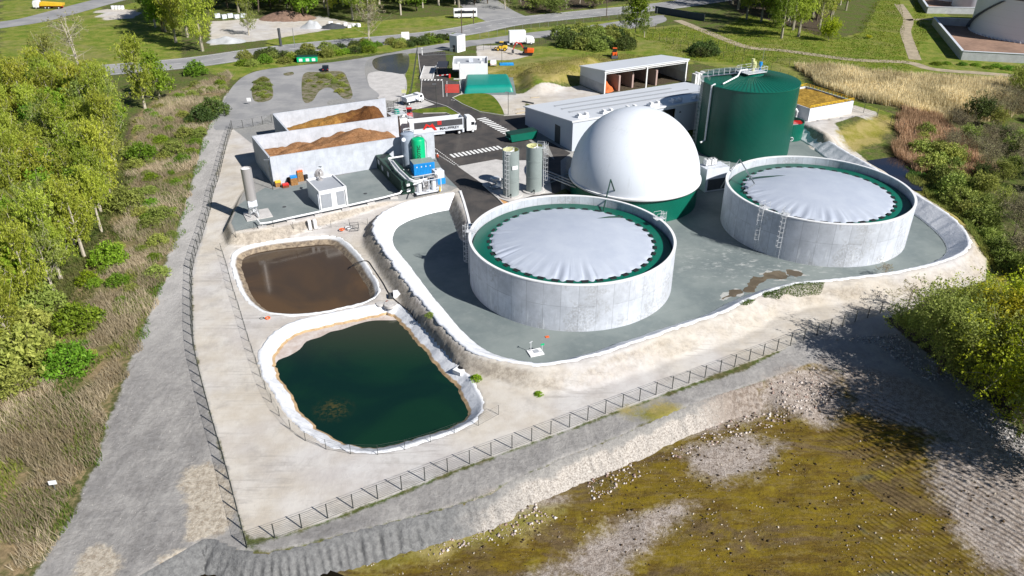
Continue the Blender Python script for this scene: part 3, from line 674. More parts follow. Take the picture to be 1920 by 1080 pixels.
# ---- cast concrete of the big tanks: formwork joints, damp stains, pale bloom
def tank_concrete(name, nseg, lo, hi, base=(.50, .525, .57)):
    n = NT(name, .85, 0, .25); X, Y, Zz = n.sep(n.co)
    an = n.math('MULTIPLY', n.math('ADD', n.math('ARCTAN2', Y, X), math.pi), nseg / (2 * math.pi))
    fr = n.math('FRACT', an); cell = n.math('FLOOR', an)
    hrow = n.math('GREATER_THAN', Zz, lo + (hi - lo) * .53)
    wn = n.t.nodes.new('ShaderNodeTexWhiteNoise'); wn.noise_dimensions = '2D'; n.t.links.new(n.comb(cell, hrow, 0), wn.inputs['Vector'])
    a = n.noise(.45, 6, .7); b = n.noise(1.6, 6, .75, n.mapping((1, 1, .22)))
    f = n.math('ADD', n.math('MULTIPLY', wn.outputs['Value'], .16), n.math('MULTIPLY', a, .84))
    c = n.mix(n.ramp(f, .25, .75), mul(base, .80), mul(base, 1.16))
    c = n.mix(n.ramp(b, .50, .70, 0, .5), c, mul(base, .66)); c = n.mix(n.math('MULTIPLY', n.ramp(n.noise(.22, 4, .6), .5, .6, 0, .55), n.ramp(n.noise(3, 5, .7), .35, .65)), c, (.25, .245, .235))
    c = n.mix(n.math('MULTIPLY', n.ramp(n.noise(2.2, 4, .6, n.mapping((1, 1, .12))), .58, .68), n.ramp(Zz, lo, lo + (hi - lo) * .6, .8, 0)), c, (.66, .68, .70))
    j = n.ramp(n.math('MINIMUM', fr, n.math('SUBTRACT', 1, fr)), .0, .022, .7, 0)
    jz = n.ramp(n.math('ABSOLUTE', n.math('SUBTRACT', Zz, lo + (hi - lo) * .53)), 0, .06, .7, 0)
    c = n.mix(n.math('MAXIMUM', j, n.math('MULTIPLY', jz, n.ramp(n.noise(.3, 2), .4, .55))), c, mul(base, .42))
    n.color(c); n.bump(a, .15, .05); return n.m
def wall_concrete(name, base=(.48, .505, .55), w=2.4):
    n = NT(name, .85, 0, .25); v = n.mapping((1, 1, 1), (0, 0, -SA)); X, Y, Zz = n.sep(v)
    p = n.math('ADD', X, Y); fr = n.math('PINGPONG', p, w / 2)
    a = n.noise(.6, 6, .7); b = n.noise(1.2, 5, .7, n.mapping((1, 1, .2)))
    c = n.mix(n.ramp(a, .3, .7), mul(base, .86), mul(base, 1.12)); c = n.mix(n.ramp(b, .55, .75, 0, .4), c, mul(base, .7))
    c = n.mix(n.ramp(fr, 0, .035, .45, 0), c, mul(base, .5)); c = n.mix(n.ramp(n.math('PINGPONG', Zz, 1.35), 0, .03, .3, 0), c, mul(base, .5))
    n.color(c); n.bump(a, .12, .05); return n.m
M['tankc'] = tank_concrete('tank_concrete', 40, 0, 7.35); M['tankc2'] = tank_concrete('tank_concrete_pale', 40, 0, 7.5, (.50, .525, .57))
M['wallc'] = wall_concrete('cast_wall_concrete')
mem = NT('roof_membrane', .4, 0, .45); X, Y, Zz = mem.sep(mem.co)
rr = mem.math('SQRT', mem.math('ADD', mem.math('MULTIPLY', X, X), mem.math('MULTIPLY', Y, Y))); an = mem.math('ARCTAN2', Y, X)
a = mem.noise(.25, 6, .7); mem.color(mem.mix(mem.ramp(a, .3, .7), (.40, .44, .52), (.46, .50, .57)))
fold = mem.noise(1.0, 4, .6, mem.comb(mem.math('MULTIPLY', an, 9), mem.math('MULTIPLY', rr, .06), 0), .3)
mem.bump(mem.math('MULTIPLY', fold, mem.math('MULTIPLY', mem.ramp(rr, 4.5, 12.6), mem.ramp(mem.math('COSINE', mem.math('SUBTRACT', an, R_(238))), -.2, .8, .12, 1))), .5, .25)

def ladder(parent, R, az, h, base=0, cage=True, name='access_ladder'):
    m = MB(); c, s = math.cos(az), math.sin(az); o = Vector((c, s, 0)); t = Vector((-s, c, 0))
    p0 = o * (R + .25)
    for k in (-1, 1): m.path([p0 + t * .28 * k + Vector((0, 0, base)), p0 + t * .28 * k + Vector((0, 0, h + 1.1))], .035, 5)
    z = base + .3
    while z < h + 1: m.path([p0 - t * .28 + Vector((0, 0, z)), p0 + t * .28 + Vector((0, 0, z))], .02, 4); z += .3
    if cage:
        z = base + 2.3
        while z < h + 1.2:
            m.path([p0 + t * .28 + Vector((0, 0, z)), p0 + t * .42 + o * .35 + Vector((0, 0, z)), p0 + o * .75 + Vector((0, 0, z)), p0 - t * .42 + o * .35 + Vector((0, 0, z)), p0 - t * .28 + Vector((0, 0, z))], .03, 4); z += .85
        for q in (t * .42 + o * .35, o * .75, -t * .42 + o * .35): m.path([p0 + q + Vector((0, 0, base + 2.3)), p0 + q + Vector((0, 0, h + 1.1))], .025, 4)
    # standing platform on the rim
    m.box(*(o * (R - .3) + Vector((0, 0, h + .05))), 1.6, 1.0, .06, az)
    for k in (-1, 1):
        m.path([o * (R + .3) + t * .5 * k + Vector((0, 0, h)), o * (R + .3) + t * .5 * k + Vector((0, 0, h + 1.1)), o * (R - 1) + t * .5 * k + Vector((0, 0, h + 1.1)), o * (R - 1) + t * .5 * k + Vector((0, 0, h))], .03, 4)
    return m.build(name, M['steelwhite'], parent)

def storage_tank(cx, cy, R, h, mat, label, ladders, zring, group, hose, rot=0):
    t = T('storage_tank', label, 'tank', (cx, cy, LOW), 0, group)
    MB().lathe([(R, 0), (R, h - .1), (R - .34, h - .1), (R - .34, 0)], 160).build('wall', mat, t, True)
    MB().lathe([(R + .04, h - .16), (R + .04, h), (R - .36, h), (R - .36, h - .16)], 160, closed=True).build('rim_cap', M['white'], t, True)
    MB().lathe([(R - .55, zring - 1.0), (R - .58, zring - .12), (R - .75, zring), (R - 3.2, zring + .12), (R - 3.4, zring - .3)], 120).build('cover_ring', M['green'], t, True)
    MB().lathe([(R - .4, zring - 1.21), (R - 4, zring - 1.22)], 60).build('inner_floor', M['dark'], t)
    ns = 38; n = ns * 12; Rm = R - 3.05; prof = 26; V = []; rs = np.random.RandomState(int(cx))
    wr = rs.rand(ns)
    for j in range(prof):
        f = j / (prof - 1); r = Rm * (1 - (1 - f) ** 1.0)
        for i in range(n):
            a = 2 * math.pi * i / n; ph = (i % 12) / 12.0; k = i // 12
            lobe = max(0, math.cos((ph - .5) * 2 * math.pi)) ** .8 if .12 < ph < .88 else 0
            e = sstep(.6, 1, f)
            rad = r * 1.0 + (lobe * (.3 + .3 * wr[k]) - .35) * (f > .985) 
            fa = .18 + .95 * max(0, math.cos(a - R_(238))) ** .7; z = zring + .05 + 1.45 * (1 - f * f)  + .09 * fa * e * (math.cos(ph * 2 * math.pi + wr[k] * 3) * (.2 + wr[k] ** 2 * 1.4)) * float(f < .99) + (.10 if f < .99 else .08)
            V.append((rad * math.cos(a), rad * math.sin(a), z))
    Fc = [(j * n + i, j * n + (i + 1) % n, (j + 1) * n + (i + 1) % n, (j + 1) * n + i) for j in range(prof - 1) for i in range(n)]
    o = np_mesh('roof_membrane', V, np.array(Fc)[:, ::-1], mem.m, t, True)
    cm_ = None
    for k in range(ns):
        a = 2 * math.pi * k / ns; r = Rm + .12
        if cm_ is None: q = MB().box(0, 0, 0, .45, .9, .16).build('clamp_gap', M['black'], t); cm_ = q.data
        else: q = bpy.data.objects.new('clamp_gap', cm_); col.objects.link(q); q.parent = t
        q.location = (r * math.cos(a), r * math.sin(a), zring + .02); q.rotation_euler = (0, 0, a)
    for az in ladders: ladder(t, R, az, h)
    hp = [Vector(p) for p in hose]; MB().path(hp, .13, 6).build('hose', M['dkgreen'], t)
    return t
T1 = Vector((8.95, 103.7, LOW)); T2 = Vector((52.4, 122.4, LOW))
def hz_on(px, z, c): p = G(px[0], px[1], z + LOW); return (p.x - c.x, p.y - c.y, z)
h1 = [hz_on(p, z, T1) for p, z in (((1098, 418), 7.0), ((1118, 411), 6.95), ((1140, 407), 6.85), ((1165, 406), 6.5))]
storage_tank(T1.x, T1.y, 15.42, 7.35, M['tankc'], 'round concrete tank with grey membrane cover, nearest the camera, right of the ponds', [R_(176), R_(22)], 6.05, 'round concrete tanks with grey membrane covers', h1)
h2 = [hz_on(p, z, T2) for p, z in (((1405, 335), 7.0), ((1425, 332), 7.15), ((1460, 330), 7.25), ((1503, 331), 7.25))]
storage_tank(T2.x, T2.y, 15.36, 7.5, M['tankc2'], 'open round concrete tank with grey membrane cover at the right end of the grey basin', [R_(218), R_(232)], 6.2, 'round concrete tanks with grey membrane covers', h2)
# feed pipes bent over the rims
def gantry(pts, label):
    m = MB(); m.path([G(*p[:2], p[2]) for p in pts], .12, 6); o = m.build('feed_pipe', M['steel' if 'far' in label else 'dkgreen']); return tag(o, label, 'pipe')
gantry([(1155, 366, 2.8), (1145, 337, 6.5), (1131, 395, 4.4)], 'dark green bent pipe arching from the white dome over the near tank wall')
gantry([(1352, 352, 1), (1362, 334, 4.6), (1387, 299, 7.2), (1415, 345, 5.4), (1402, 354, 5.2)], 'grey bent pipe arching over the left rim of the far tank')

# ---- gasholder with white dome
D = Vector((22.9, 135.2, LOW)); t = T('dome_digester', 'green corrugated tank under a huge white inflated dome', 'digester', D)
corr = lambda amp, per: (lambda i, j: amp if (i // per) % 2 else 0)
MB().lathe([(11.78, 0), (11.78, 4.45)], 1100, wob=corr(.018, 2)).build('wall', M['green'], t)
dm = NT('dome_membrane', .35, 0, .35); a = dm.noise(.2, 3, .5); X, Y, Zz = dm.sep(dm.co)
sm = dm.ramp(dm.math('PINGPONG', dm.math('MULTIPLY', dm.math('ARCTAN2', Y, X), 16 / math.pi), .5), 0, .014, .35, 0)
sm = dm.math('MAXIMUM', sm, dm.ramp(dm.math('PINGPONG', dm.math('ADD', Zz, .9), 1.6), 0, .035, .2, 0)); drt_ = dm.ramp(dm.noise(.9, 6, .75, dm.mapping((1, 1, .18))), .52, .75, 0, .35)
dm.color(dm.mix(drt_, dm.mix(sm, dm.mix(a, (.66, .70, .76), (.73, .76, .80)), (.50, .55, .62)), (.45, .47, .47)))
MB().lathe([(12.0 * math.cos(R_(5.0 * i)), 4.75 + 12.5 * math.sin(R_(5.0 * i))) for i in range(18)] + [(.001, 17.25)], 96).build('dome', dm.m, t, True)
MB().lathe([(11.8, 4.3), (12.15, 4.3), (12.3, 4.55), (12.3, 4.8), (12.02, 4.85)], 128).build('rim_gutter', M['white'], t, True)
MB().lathe([(12.31, 4.40), (12.36, 4.40), (12.36, 4.46), (12.31, 4.46)], 128, closed=True).build('rim_cable', M['black'], t)
p = G(1089, 345, 3) - D; MB().path([(p.x, p.y, 5.0), (p.x + .4, p.y + .5, 6.2), (p.x + .2, p.y + .9, 7.6), (p.x + .8, p.y + 1.4, 7.9)], .16, 6).build('overflow_pipe', M['black'], t)

# ---- tall green digester
D = Vector((50.8, 163.7, LOW)); t = T('tall_digester', 'tall dark green corrugated digester with conical roof', 'digester', D)
gc = NT('corrugated_green', .30, .0, .5); a = gc.noise(.3, 4, .6); gc.color(gc.mix(a, (.002, .062, .044), (.003, .09, .06)))
MB().lathe([(10.15, 0), (10.15, 15.0)], 1100, wob=corr(.018, 2)).build('wall', gc.m, t)
MB().lathe([(10.25, 14.95), (10.3, 15.05), (10.3, 15.15), (.01, 16.75)], 120).build('roof', M['green'], t)
m = MB()
for k in range(72):
    a = 2 * math.pi * k / 72; m.path([(10.25 * math.cos(a), 10.25 * math.sin(a), 15.17), (2.6 * math.cos(a), 2.6 * math.sin(a), 16.37)], .045, 4)
m.build('roof_seams', M['dkgreen'], t)
m = MB(); m.box(0, 0, 16.8, 5.2, 3.6, .12, SA); m.build('roof_platform', M['steelwhite'], t)
m = MB()
ri = Matrix.Rotation(SA, 3, 'Z')
cs = [ri @ Vector(c) for c in ((-2.6, -1.8, 16.9), (2.6, -1.8, 16.9), (2.6, 1.8, 16.9), (-2.6, 1.8, 16.9))]
for i in range(4):
    a, b = cs[i], cs[(i + 1) % 4]
    for k in range(4):
        p = a.lerp(b, k / 4); m.path([p, p + Vector((0, 0, 1.1))], .04, 4)
    for z in (.55, 1.1): m.path([a + Vector((0, 0, z)), b + Vector((0, 0, z))], .035, 4)
a0 = Vector((-9.9, 1.8, 15.4)); b0 = Vector((-2.4, -.2, 16.7)); sd_ = Vector((.2, .9, 0)).normalized()
for sgn in (-.5, .5):
    for k in range(8):
        p = a0.lerp(b0, k / 7) + sd_ * sgn; m.path([p, p + Vector((0, 0, 1.15))], .045, 4)
    for z in (.6, 1.15): m.path([a0 + sd_ * sgn + Vector((0, 0, z)), b0 + sd_ * sgn + Vector((0, 0, z))], .035, 4)
m.build('guard_rail', M['steelwhite'], t)
m = MB(); m.box(*(a0.lerp(b0, .5) - Vector((0, 0, .1))), 7.8, 1.0, .08, math.atan2(-2, 7.5), 0, -.17); m.build('roof_walkway', M['steel'], t)
m = MB(); m.cyl(.3, .3, 16.9, .32, 1.5); m.cyl(.3, .3, 18.4, .5, .5); m.cyl(.0, .1, 18.9, .35, .6); m.cyl(.6, .2, 17.6, .28, 1.0); m.build('agitator_motor', M['cream'], t)
m = MB(); m.cyl(2.0, 1.0, 16.9, .15, 1.0); m.cyl(2.0, 1.0, 17.9, .35, .7); m.build('blue_motor', M['blue'], t)
MB().path([(2.4, 1.6, 16.9), (2.5, 1.6, 21.5)], .04, 4).build('lightning_rod', M['steel'], t)
MB().path([(-7.2, -5.3, 15.6), (-3.6, -2.6, 16.5), (-2.8, -1.4, 17.4), (-1.2, -.9, 17.5)], .16, 8).build('gas_pipe', M['white'], t)
aa = R_(207); MB().path([(9.6 * math.cos(aa), 9.6 * math.sin(aa), 15.3), (10.45 * math.cos(aa), 10.45 * math.sin(aa), 15.1), (10.45 * math.cos(aa), 10.45 * math.sin(aa), 3.4), (11.6 * math.cos(aa), 11.6 * math.sin(aa), 3.0)], .2, 8).build('down_pipe', M['steelwhite'], t)
ladder(t, 10.15, R_(186), 15.0)
# ---- small green tank beside it
c = Vector((63.3, 171.2, LOW)); t = T('small_tank', 'small round green tank with red rails behind the tall digester', 'tank', c)
MB().lathe([(3.5, 0), (3.5, 3.9), (3.35, 3.9), (3.35, 3.0)], 96, wob=corr(.03, 1)).build('wall', M['green'], t)
MB().cyl(0, 0, 2.9, 3.34, .12, 48).build('cover', M['concrete'], t)
m = MB()
for k in (-1.2, -.5, .2, .9): m.path([(-3, k, 3.6), (3, k - .3, 3.6)], .08, 5)
m.build('rail', M['red'], t); m = MB(); m.torus((0, -3.7, .7), .42, .1, 16, 'Y'); m.path([(0, -3.5, .7), (0, -4.4, .7)], .12); m.build('valve', M['steelwhite'], t)

# ---- process hall
A0 = Vector((12.7, 155.6, LOW)); t = T('process_hall', 'large pale grey metal hall behind the white dome', 'hall', A0, SA)
Lh, Wd, H1, H2 = 46.0, 21.0, 8.4, 6.1
clad = NT('cladding', .45, 0, .4); X, Y, Zz = clad.sep(clad.co)
rb = clad.math('PINGPONG', clad.math('ADD', X, Y), .15); a = clad.noise(.3, 4, .6); clad.color(clad.mix(a, (.50, .54, .60), (.57, .60, .65))); clad.bump(rb, .12, .05)
def vp_l(px, py, face='near'):
    if face == 'near': return VP(px, py, A0, ux[:2])
    return VP(px, py, A0, uy[:2])
m = MB(); dx0, dz1 = vp_l(1238, 203); dx1, _ = vp_l(1268, 200)
# near wall with the big door opening left free
hw_ = dz1 - LOW
for x0, x1, z0, z1 in ((0, dx0, 0, H1), (dx0, dx1, 7.7, H1), (dx1, Lh, 0, H1)): m.box((x0 + x1) / 2, .15, z0, x1 - x0, .3, z1 - z0)
m.box(Lh - .15, Wd / 2, 0, .3, Wd - .62, H2 + .2); m.box(Lh / 2, Wd - .15, 0, Lh, .3, H2)
dl0, _ = vp_l(1041, 300, 'l'); 
m.box(.15, Wd / 2, 0, .3, Wd - .62, H2 + .1)
m.xz([(0.3, H2), (Wd - .3, H2), (.3, H1)], 0, .3); 
# turn the last gable piece (built in xz) into the short side
nv = 6; vv = m.v[-nv:]; m.v[-nv:] = [(v[1], v[0], v[2]) for v in vv]
m.build('wall', clad.m, t)
rf = MB(); rl = math.atan2(H1 - H2, Wd); rf.box(Lh / 2, Wd / 2, (H1 + H2) / 2 + .02, Lh + .7, (Wd + .6) / math.cos(rl), .22, 0, -rl)
rm = NT('roof_sheet', .4, 0, .4); X, Y, Zz = rm.sep(rm.co); a = rm.noise(.2, 4, .6); rm.color(rm.mix(a, (.60, .625, .66), (.68, .70, .73))); rm.bump(rm.math('PINGPONG', X, .25), .15, .05)
roof = rf.build('roof', rm.m, t)
zr = lambda y: H1 - (H1 - H2) * y / Wd + .30
for yy_, xa, xb in ((16.2, 5, 38), (12.2, 4.5, 40), (8.2, 4, 43)):
    MB().box((xa + xb) / 2, yy_, zr(yy_), xb - xa, .8, .05, 0, -rl).build('rooflight_strip', M['greyroof'], t)
for k in range(7):
    x = 3.6 + k * 6.2; m = MB(); m.box(x, 2.3, zr(2.3) - .1, 2.6, 1.5, .45, 0, -rl); m.box(x - .9, 2.0, zr(2) + .35, .5, 1.0, .5); m.box(x + .9, 2.0, zr(2) + .35, .5, 1.0, .5)
    m.build('roof_vent', M['white'], t)
MB().box(Lh / 2, -.12, H1 - .1, Lh + .7, .22, .36).build('eaves_trim', M['white'], t)
MB().box(dx0 + (dx1 - dx0) / 2, .9, 0, dx1 - dx0 - .01, .1, 7.7).build('doorway_dark_panel', M['black'], t)  # black panel behind the free opening, put in for the shade inside the hall
MB().box(-.03, 6.1, 2.0, .08, 2.2, 4.0).build('door', M['dark'], t)
for x in (28, 36): MB().box(x, -.1, 6.6, .35, .2, .2).build('wall_lamp', M['black'], t)

# ---- open-fronted storage shed
A1 = Vector((24.0, 200.0, 0)); t = T('storage_shed', 'open-fronted grey shed with concrete bays behind the hall', 'shed', A1, R_(28))
Ls, Ws = 27.2, 11.6
m = MB(); m.box(.15, Ws / 2, 0, .3, Ws, 2.6); m.box(Ls - .15, Ws / 2, 0, .3, Ws, 2.6); m.box(Ls / 2, Ws - .15, 0, Ls - .62, .3, 2.6); m.build('base_wall', M['concrete'], t)
m = MB(); m.box(.15, Ws / 2, 2.6, .26, Ws, 2.15); m.box(Ls - .15, Ws / 2, 2.6, .26, Ws, 2.15); m.box(Ls / 2, Ws - .15, 2.6, Ls - .62, .26, 2.1)
for xq in (.02, Ls - .28):
    k = len(m.v); m.xz([(0, 4.75), (Ws, 4.75), (0, 6.0)], xq, xq + .26); m.v[k:] = [(v[1], v[0], v[2]) for v in m.v[k:]]
m.build('cladding', clad.m, t)
r2 = math.atan2(1.25, Ws); MB().box(Ls / 2, Ws / 2 - .2, 5.42, Ls + .5, (Ws + .9), .22, 0, -r2).build('roof', rm.m, t)
m = MB()
for x in (.2, Ls / 2, Ls - .2): m.box(x, -.1, 0, .35, .3, 5.9)
m.box(Ls / 2, -.3, 5.62, Ls + .4, .18, .35)
for x in (.4, Ls / 2 + .2): m.box(x + 6.3, -.12, 5.2, 12.6, .12, .12)
m.build('frame', M['white'], t)
for i, x in enumerate((5.4, 10.6, 17.6)):
    MB().box(x, 5.9 if i != 1 else 6.5, 0, .5, 10.6 if i != 1 else 9.4, 4.1).build('bay_wall', plain('bay_concrete', (.42, .30, .27), .9, 0, .1), t)
def heap(name, parent, fn, nx_, ny_, mat, label=None, cat=None):
    V = []; 
    for j in range(ny_):
        for i in range(nx_): V.append(fn(i / (nx_ - 1), j / (ny_ - 1)))
    Fh = [(j * nx_ + i, j * nx_ + i + 1, (j + 1) * nx_ + i + 1, (j + 1) * nx_ + i) for j in range(ny_ - 1) for i in range(nx_ - 1)]
    o = np_mesh(name, V, Fh, mat, parent, True)
    if label: tag(o, label, cat)
    return o
hr = random.Random(3)
M['clay'] = plain('orange_clay', (.55, .14, .04), .95, 0, .25, 1.5, .4)
def mound_fn(x0, y0, sx_, sy_, h, sd, z0=0, pw=1.0):
    def f(u, v):
        x = x0 + (u - .5) * sx_; y = y0 + (v - .5) * sy_; d = math.hypot((u - .5) * 2, (v - .5) * 2)
        n = float(vnoise(np.array([x * 1.0]), np.array([y]), max(sx_, sy_) * .16, sd)[0]) - .5
        return (x, y, z0 - .05 + max(0, h * (1 - d ** 1.3) + n * h * .35 * (d < .95)))
    return f
P = A1 + ux * 2.8 + uy * 3.5
heap('clay_heap', None, mound_fn(P.x, P.y, 4.6, 6, 2.4, 4), 24, 24, M['clay'], 'orange clay heap in the left bay of the open shed', 'heap')
t = T('concrete_blocks', 'white concrete panels stacked upright beside the open shed', 'panels', G(1308, 158, 0), SA)
m = MB()
for k in range(4): m.box(k * .9 - 1.4, 0, 0, .55, 1.6, 3.0 + .3 * (k % 2))
m.build('panel', M['white'], t)

# ---- silage bunkers
ZT = 5.6; w5 = lambda *p: Vector((*G(p[0], p[1], ZT)[:2], 0))
Aa, Ab, Ba, Bb, Ca, Cb, Al = w5(512, 213), w5(722, 184), w5(473, 255), w5(745, 217), w5(505, 294.5), w5(813, 247.5), w5(540, 245)
t = T('silage_bunker', 'pair of tall cast concrete silage bunkers open at the right end', 'silo', (0, 0, 0))
def wallseg(a, b, th, z1, nm='wall', mat=None, par=None, z0=-.05):
    d = (b - a); L_ = d.length; c_ = (a + b) / 2; return MB().box(c_.x, c_.y, z0, L_, th, z1 - z0, math.atan2(d.y, d.x)).build(nm, mat or M['wallc'], par)
wallseg(Aa - ux * .0, Ab, .35, ZT, par=t); wallseg(Ba, Bb, .35, ZT - .02, par=t); wallseg(Ca, Cb, .35, ZT, par=t)
wallseg(Aa + uy * -.2, Al, .35, ZT - .005, par=t); wallseg(Ba + uy * -.2, Ca + uy * .2, .35, ZT - .012, par=t)
n = NT('silage', .95, 0, .1); a = n.noise(.35, 4, .6); b = n.noise(2.2, 7, .75); X, Y, Zz = n.sep(n.co)
c_ = n.mix(n.ramp(b, .3, .7), (.10, .040, .016), (.22, .10, .035)); c2 = n.mix(n.ramp(b, .3, .7), (.28, .13, .03), (.42, .24, .07))
n.color(n.mix(n.ramp(n.math('ADD', n.math('MULTIPLY', a, 16), X), -33, -27, 1, 0), c_, c2)); n.bump(b, .9, .25); M['silage'] = n.m
n = NT('chopped_straw', .95, 0, .1); b = n.noise(2.2, 7, .75); n.color(n.mix(n.ramp(b, .3, .7), (.20, .09, .035), (.40, .22, .11))); n.bump(b, .9, .25)
def bay(a, b, c, d, prof, seed):
    def f(u, v):
        p = (a.lerp(b, u)).lerp(d.lerp(c, u), v); h = np.interp(u, [q[0] for q in prof], [q[1] for q in prof])
        nn = float(vnoise(np.array([p.x]), np.array([p.y]), 2.6, seed)[0]) - .5; n2 = float(vnoise(np.array([p.x]), np.array([p.y]), .8, seed + 1)[0]) - .5
        k = math.sin(math.pi * min(max(v * .9 + .1, 0), 1)) * .35 + .65
        return (p.x, p.y, max(.02, h * k + (nn * 1.1 + n2 * .4) * min(1, h)))
    return f
i_ = .25
heap('silage_heap', None, bay(Al + uy * i_ + ux * .2, Bb + uy * i_, Ab - uy * i_, Aa - uy * i_ + ux * .2, [(0, 3.6), (.2, 3.5), (.4, 4.4), (.6, 4.7), (.8, 5.8), (.9, 5.0), (.97, 2.0), (1, 0)], 21), 70, 30, M['silage'], 'ochre to dark brown silage heap in the back bunker', 'heap')
heap('silage_heap', None, bay(Ca + uy * i_ + ux * .2, Cb + uy * i_, Bb + ux * 3 - uy * i_, Ba - uy * i_ + ux * .2, [(0, 3.8), (.12, 3.6), (.3, 4.3), (.45, 5.0), (.58, 5.7), (.68, 5.3), (.8, 3.8), (.88, 1.5), (.93, 0), (1, 0)], 31), 70, 34, n.m, 'tan and brown chopped silage heap in the front bunker', 'heap')
# white feed bin at the end of the middle wall
q0 = Vector((*G(767, 247, 0)[:2], 0)); fb = T('feed_bin', 'white walled bin beside the loading hopper at the bunker mouth', 'bin', q0, SA)
m = MB(); m.box(-1.2, 1.4, 0, 2.6, .2, 3.7); m.box(-1.2, -1.4, 0, 2.6, .2, 3.7); m.box(0, 0, 0, .2, 3.0, 3.7); m.box(-2.4, 0, 0, .2, 2.6, 3.7); m.build('wall', M['white'], fb)
MB().box(-1.2, 0, 3.0, 2.2, 2.6, .3).build('fill', M['concrete'], fb); ladder(fb, 1.55, R_(-90), 3.6, cage=True)
q0 = Vector((*G(747, 252, 0)[:2], 0)); t = T('loading_hopper', 'steel hopper on legs with a round motor and railings between the bunkers', 'hopper', q0, SA)
m = MB(); m.cyl(0, 0, 3.2, .4, 1.5, 4, 1.9, True); m.build('funnel', M['steel'], t)
m = MB(); m.box(0, 0, 4.75, 3.6, 2.8, .12); m.build('deck', M['steelwhite'], t)
for sx_, sy_ in ((-.9, 0), (.3, -.4), (.3, .5)): MB().path([(sx_ * .4, sy_ * .4, 3.8), (sx_, sy_, 0)], .09, 6).build('leg', M['steel'], t)
m = MB(); 
for x in (-1.8, -.6, .6, 1.8):
    for y in (-1.4, 1.4): m.path([(x, y, 4.85), (x, y, 5.9)], .04, 4)
for y in (-1.4, 1.4): m.path([(-1.8, y, 5.9), (1.8, y, 5.9)], .04, 4); m.path([(-1.8, y, 5.4), (1.8, y, 5.4)], .03, 4)
m.build('guard_rail', M['steelwhite'], t); m = MB(); m.cyl(0, 0, 4.87, .7, .9, 18, .5); m.build('motor', M['teal'], t)

# ---- compost box on the right
c0 = G(1515, 228, 0); t = T('compost_box', 'white walled basin of ochre compost with yellow railing', 'basin', c0, SA)
m = MB(); m.box(7.1, .1, 0, 14.4, .2, 3.1); m.box(14.2, 7.7, 0, .2, 15, 3.1); m.box(7.1, 15.1, 0, 14, .2, 3.1); m.box(0, 6.6, 0, .2, 12.9, 3.1); m.build('wall', M['offwhite'], t)
n = NT('compost', .95, 0, .1); b = n.noise(1.4, 6, .75); n.color(n.mix(n.ramp(b, .35, .65), (.20, .12, .02), (.42, .26, .05))); n.bump(b, .8, .2)
def cf(u, v):
    x = .25 + u * 13.8; y = .25 + v * 14.7; return (x, y, 2.5 + float(vnoise(np.array([x]), np.array([y]), 1.6, 6)[0]) * .5)
heap('compost', t, cf, 40, 40, n.m)
m = MB(); 
for (xa, ya, xb, yb, k) in ((0, .1, 14.3, .1, 12), (14.2, 0, 14.2, 15, 12), (0, 15.1, 14.2, 15.1, 10)):
    for i in range(k + 1): x = xa + (xb - xa) * i / k; y = ya + (yb - ya) * i / k; m.path([(x, y, 3.1), (x, y, 3.75)], .05, 4)
    m.path([(xa, ya, 3.75), (xb, yb, 3.75)], .06, 4); m.path([(xa, ya, 3.42), (xb, yb, 3.42)], .045, 4)
m.build('railing', M['yellow'], t)
MB().path([(-1.4, 2.5, .1), (-1.4, 2.5, 2.0), (-1.8, 2.6, 2.5), (-3.2, 3.0, 2.5)], .3, 10).build('vent_pipe', M['white'], t)

# ---- grey silos beside the dome
for (px, py, top, lbl, wh) in ((958, 366, 280, 'grey-green open-topped silo nearer the road, with a white plate on it', 0), (1001, 358, 273, 'grey-green open-topped silo with a caged ladder, nearer the dome', 1)):
    b = G(px, py, 0); t = T('process_silo', lbl, 'silo', (b.x, b.y, 0), 0, 'grey-green silos by the dome')
    _, zt = VP(px, top, b, (1, 0)); Rr = 1.5
    MB().lathe([(Rr, .3), (Rr, zt), (Rr - .06, zt), (Rr - .06, zt - 2.0)], 56).build('shell', M['greygreen'], t, True)
    MB().lathe([(Rr - .07, zt - .02), (Rr - .07, zt - 1.9), (.01, zt - 1.95)], 40).build('lining', M['cream'], t, True)
    MB().cyl(0, 0, 0, Rr + .6, .3, 40).build('footing', M['slab'], t, True)
    for fz in (.35, .7): MB().torus((0, 0, zt * fz), Rr + .03, .04, 40).build('hoop', M['greygreen'], t)
    ladder(t, Rr, R_(-110 if not wh else -8), zt - .4)
    if not wh: MB().box(.75, -1.35, zt * .62, 1.1, .06, .7, R_(28)).build('name_plate', M['white'], t)
    m = MB(); m.path([(-.6, -.4, zt - .6), (.5, .3, zt - .3)], .12); m.path([(.5, .3, zt - .6), (.5, .3, zt + .15)], .1); m.build('inner_pipe', M['white'], t)
    m = MB(); m.path([(0, -1.4, .8), (0, -2.0, .8), (0, -2.0, .3)], .12); m.build('drain_pipe', M['black'], t)
m = MB()
for k in range(3): m.path([G(1020 + k * 3, 318 + k * 6, 2.4 - k * .3), G(1080, 342 + k * 5, 1.6)], .14, 6)
m.path([G(1020, 340, 1), G(1066, 325, 1)], .1, 6); m.path([G(1020, 346, .8), G(1066, 331, .8)], .1, 6)
tag(m.build('pipe_rack', M['steel']), 'bundle of grey pipes running from the silos to the white dome', 'pipes')
t = T('pump_skid', 'low steel pump skid on the concrete slab left of the silos', 'pump', G(935, 350, 0), SA)
m = MB(); m.box(0, 0, .1, 3.6, 2.0, .15); 
for x, y in ((-1.6, -.9), (1.6, -.9), (1.6, .9), (-1.6, .9)): m.box(x, y, .2, .1, .1, 1.4)
m.build('frame', M['steel'], t)
m = MB(); m.box(-.6, 0, 1.5, 1.6, 1.4, .5); m.build('housing', M['steelwhite'], t)
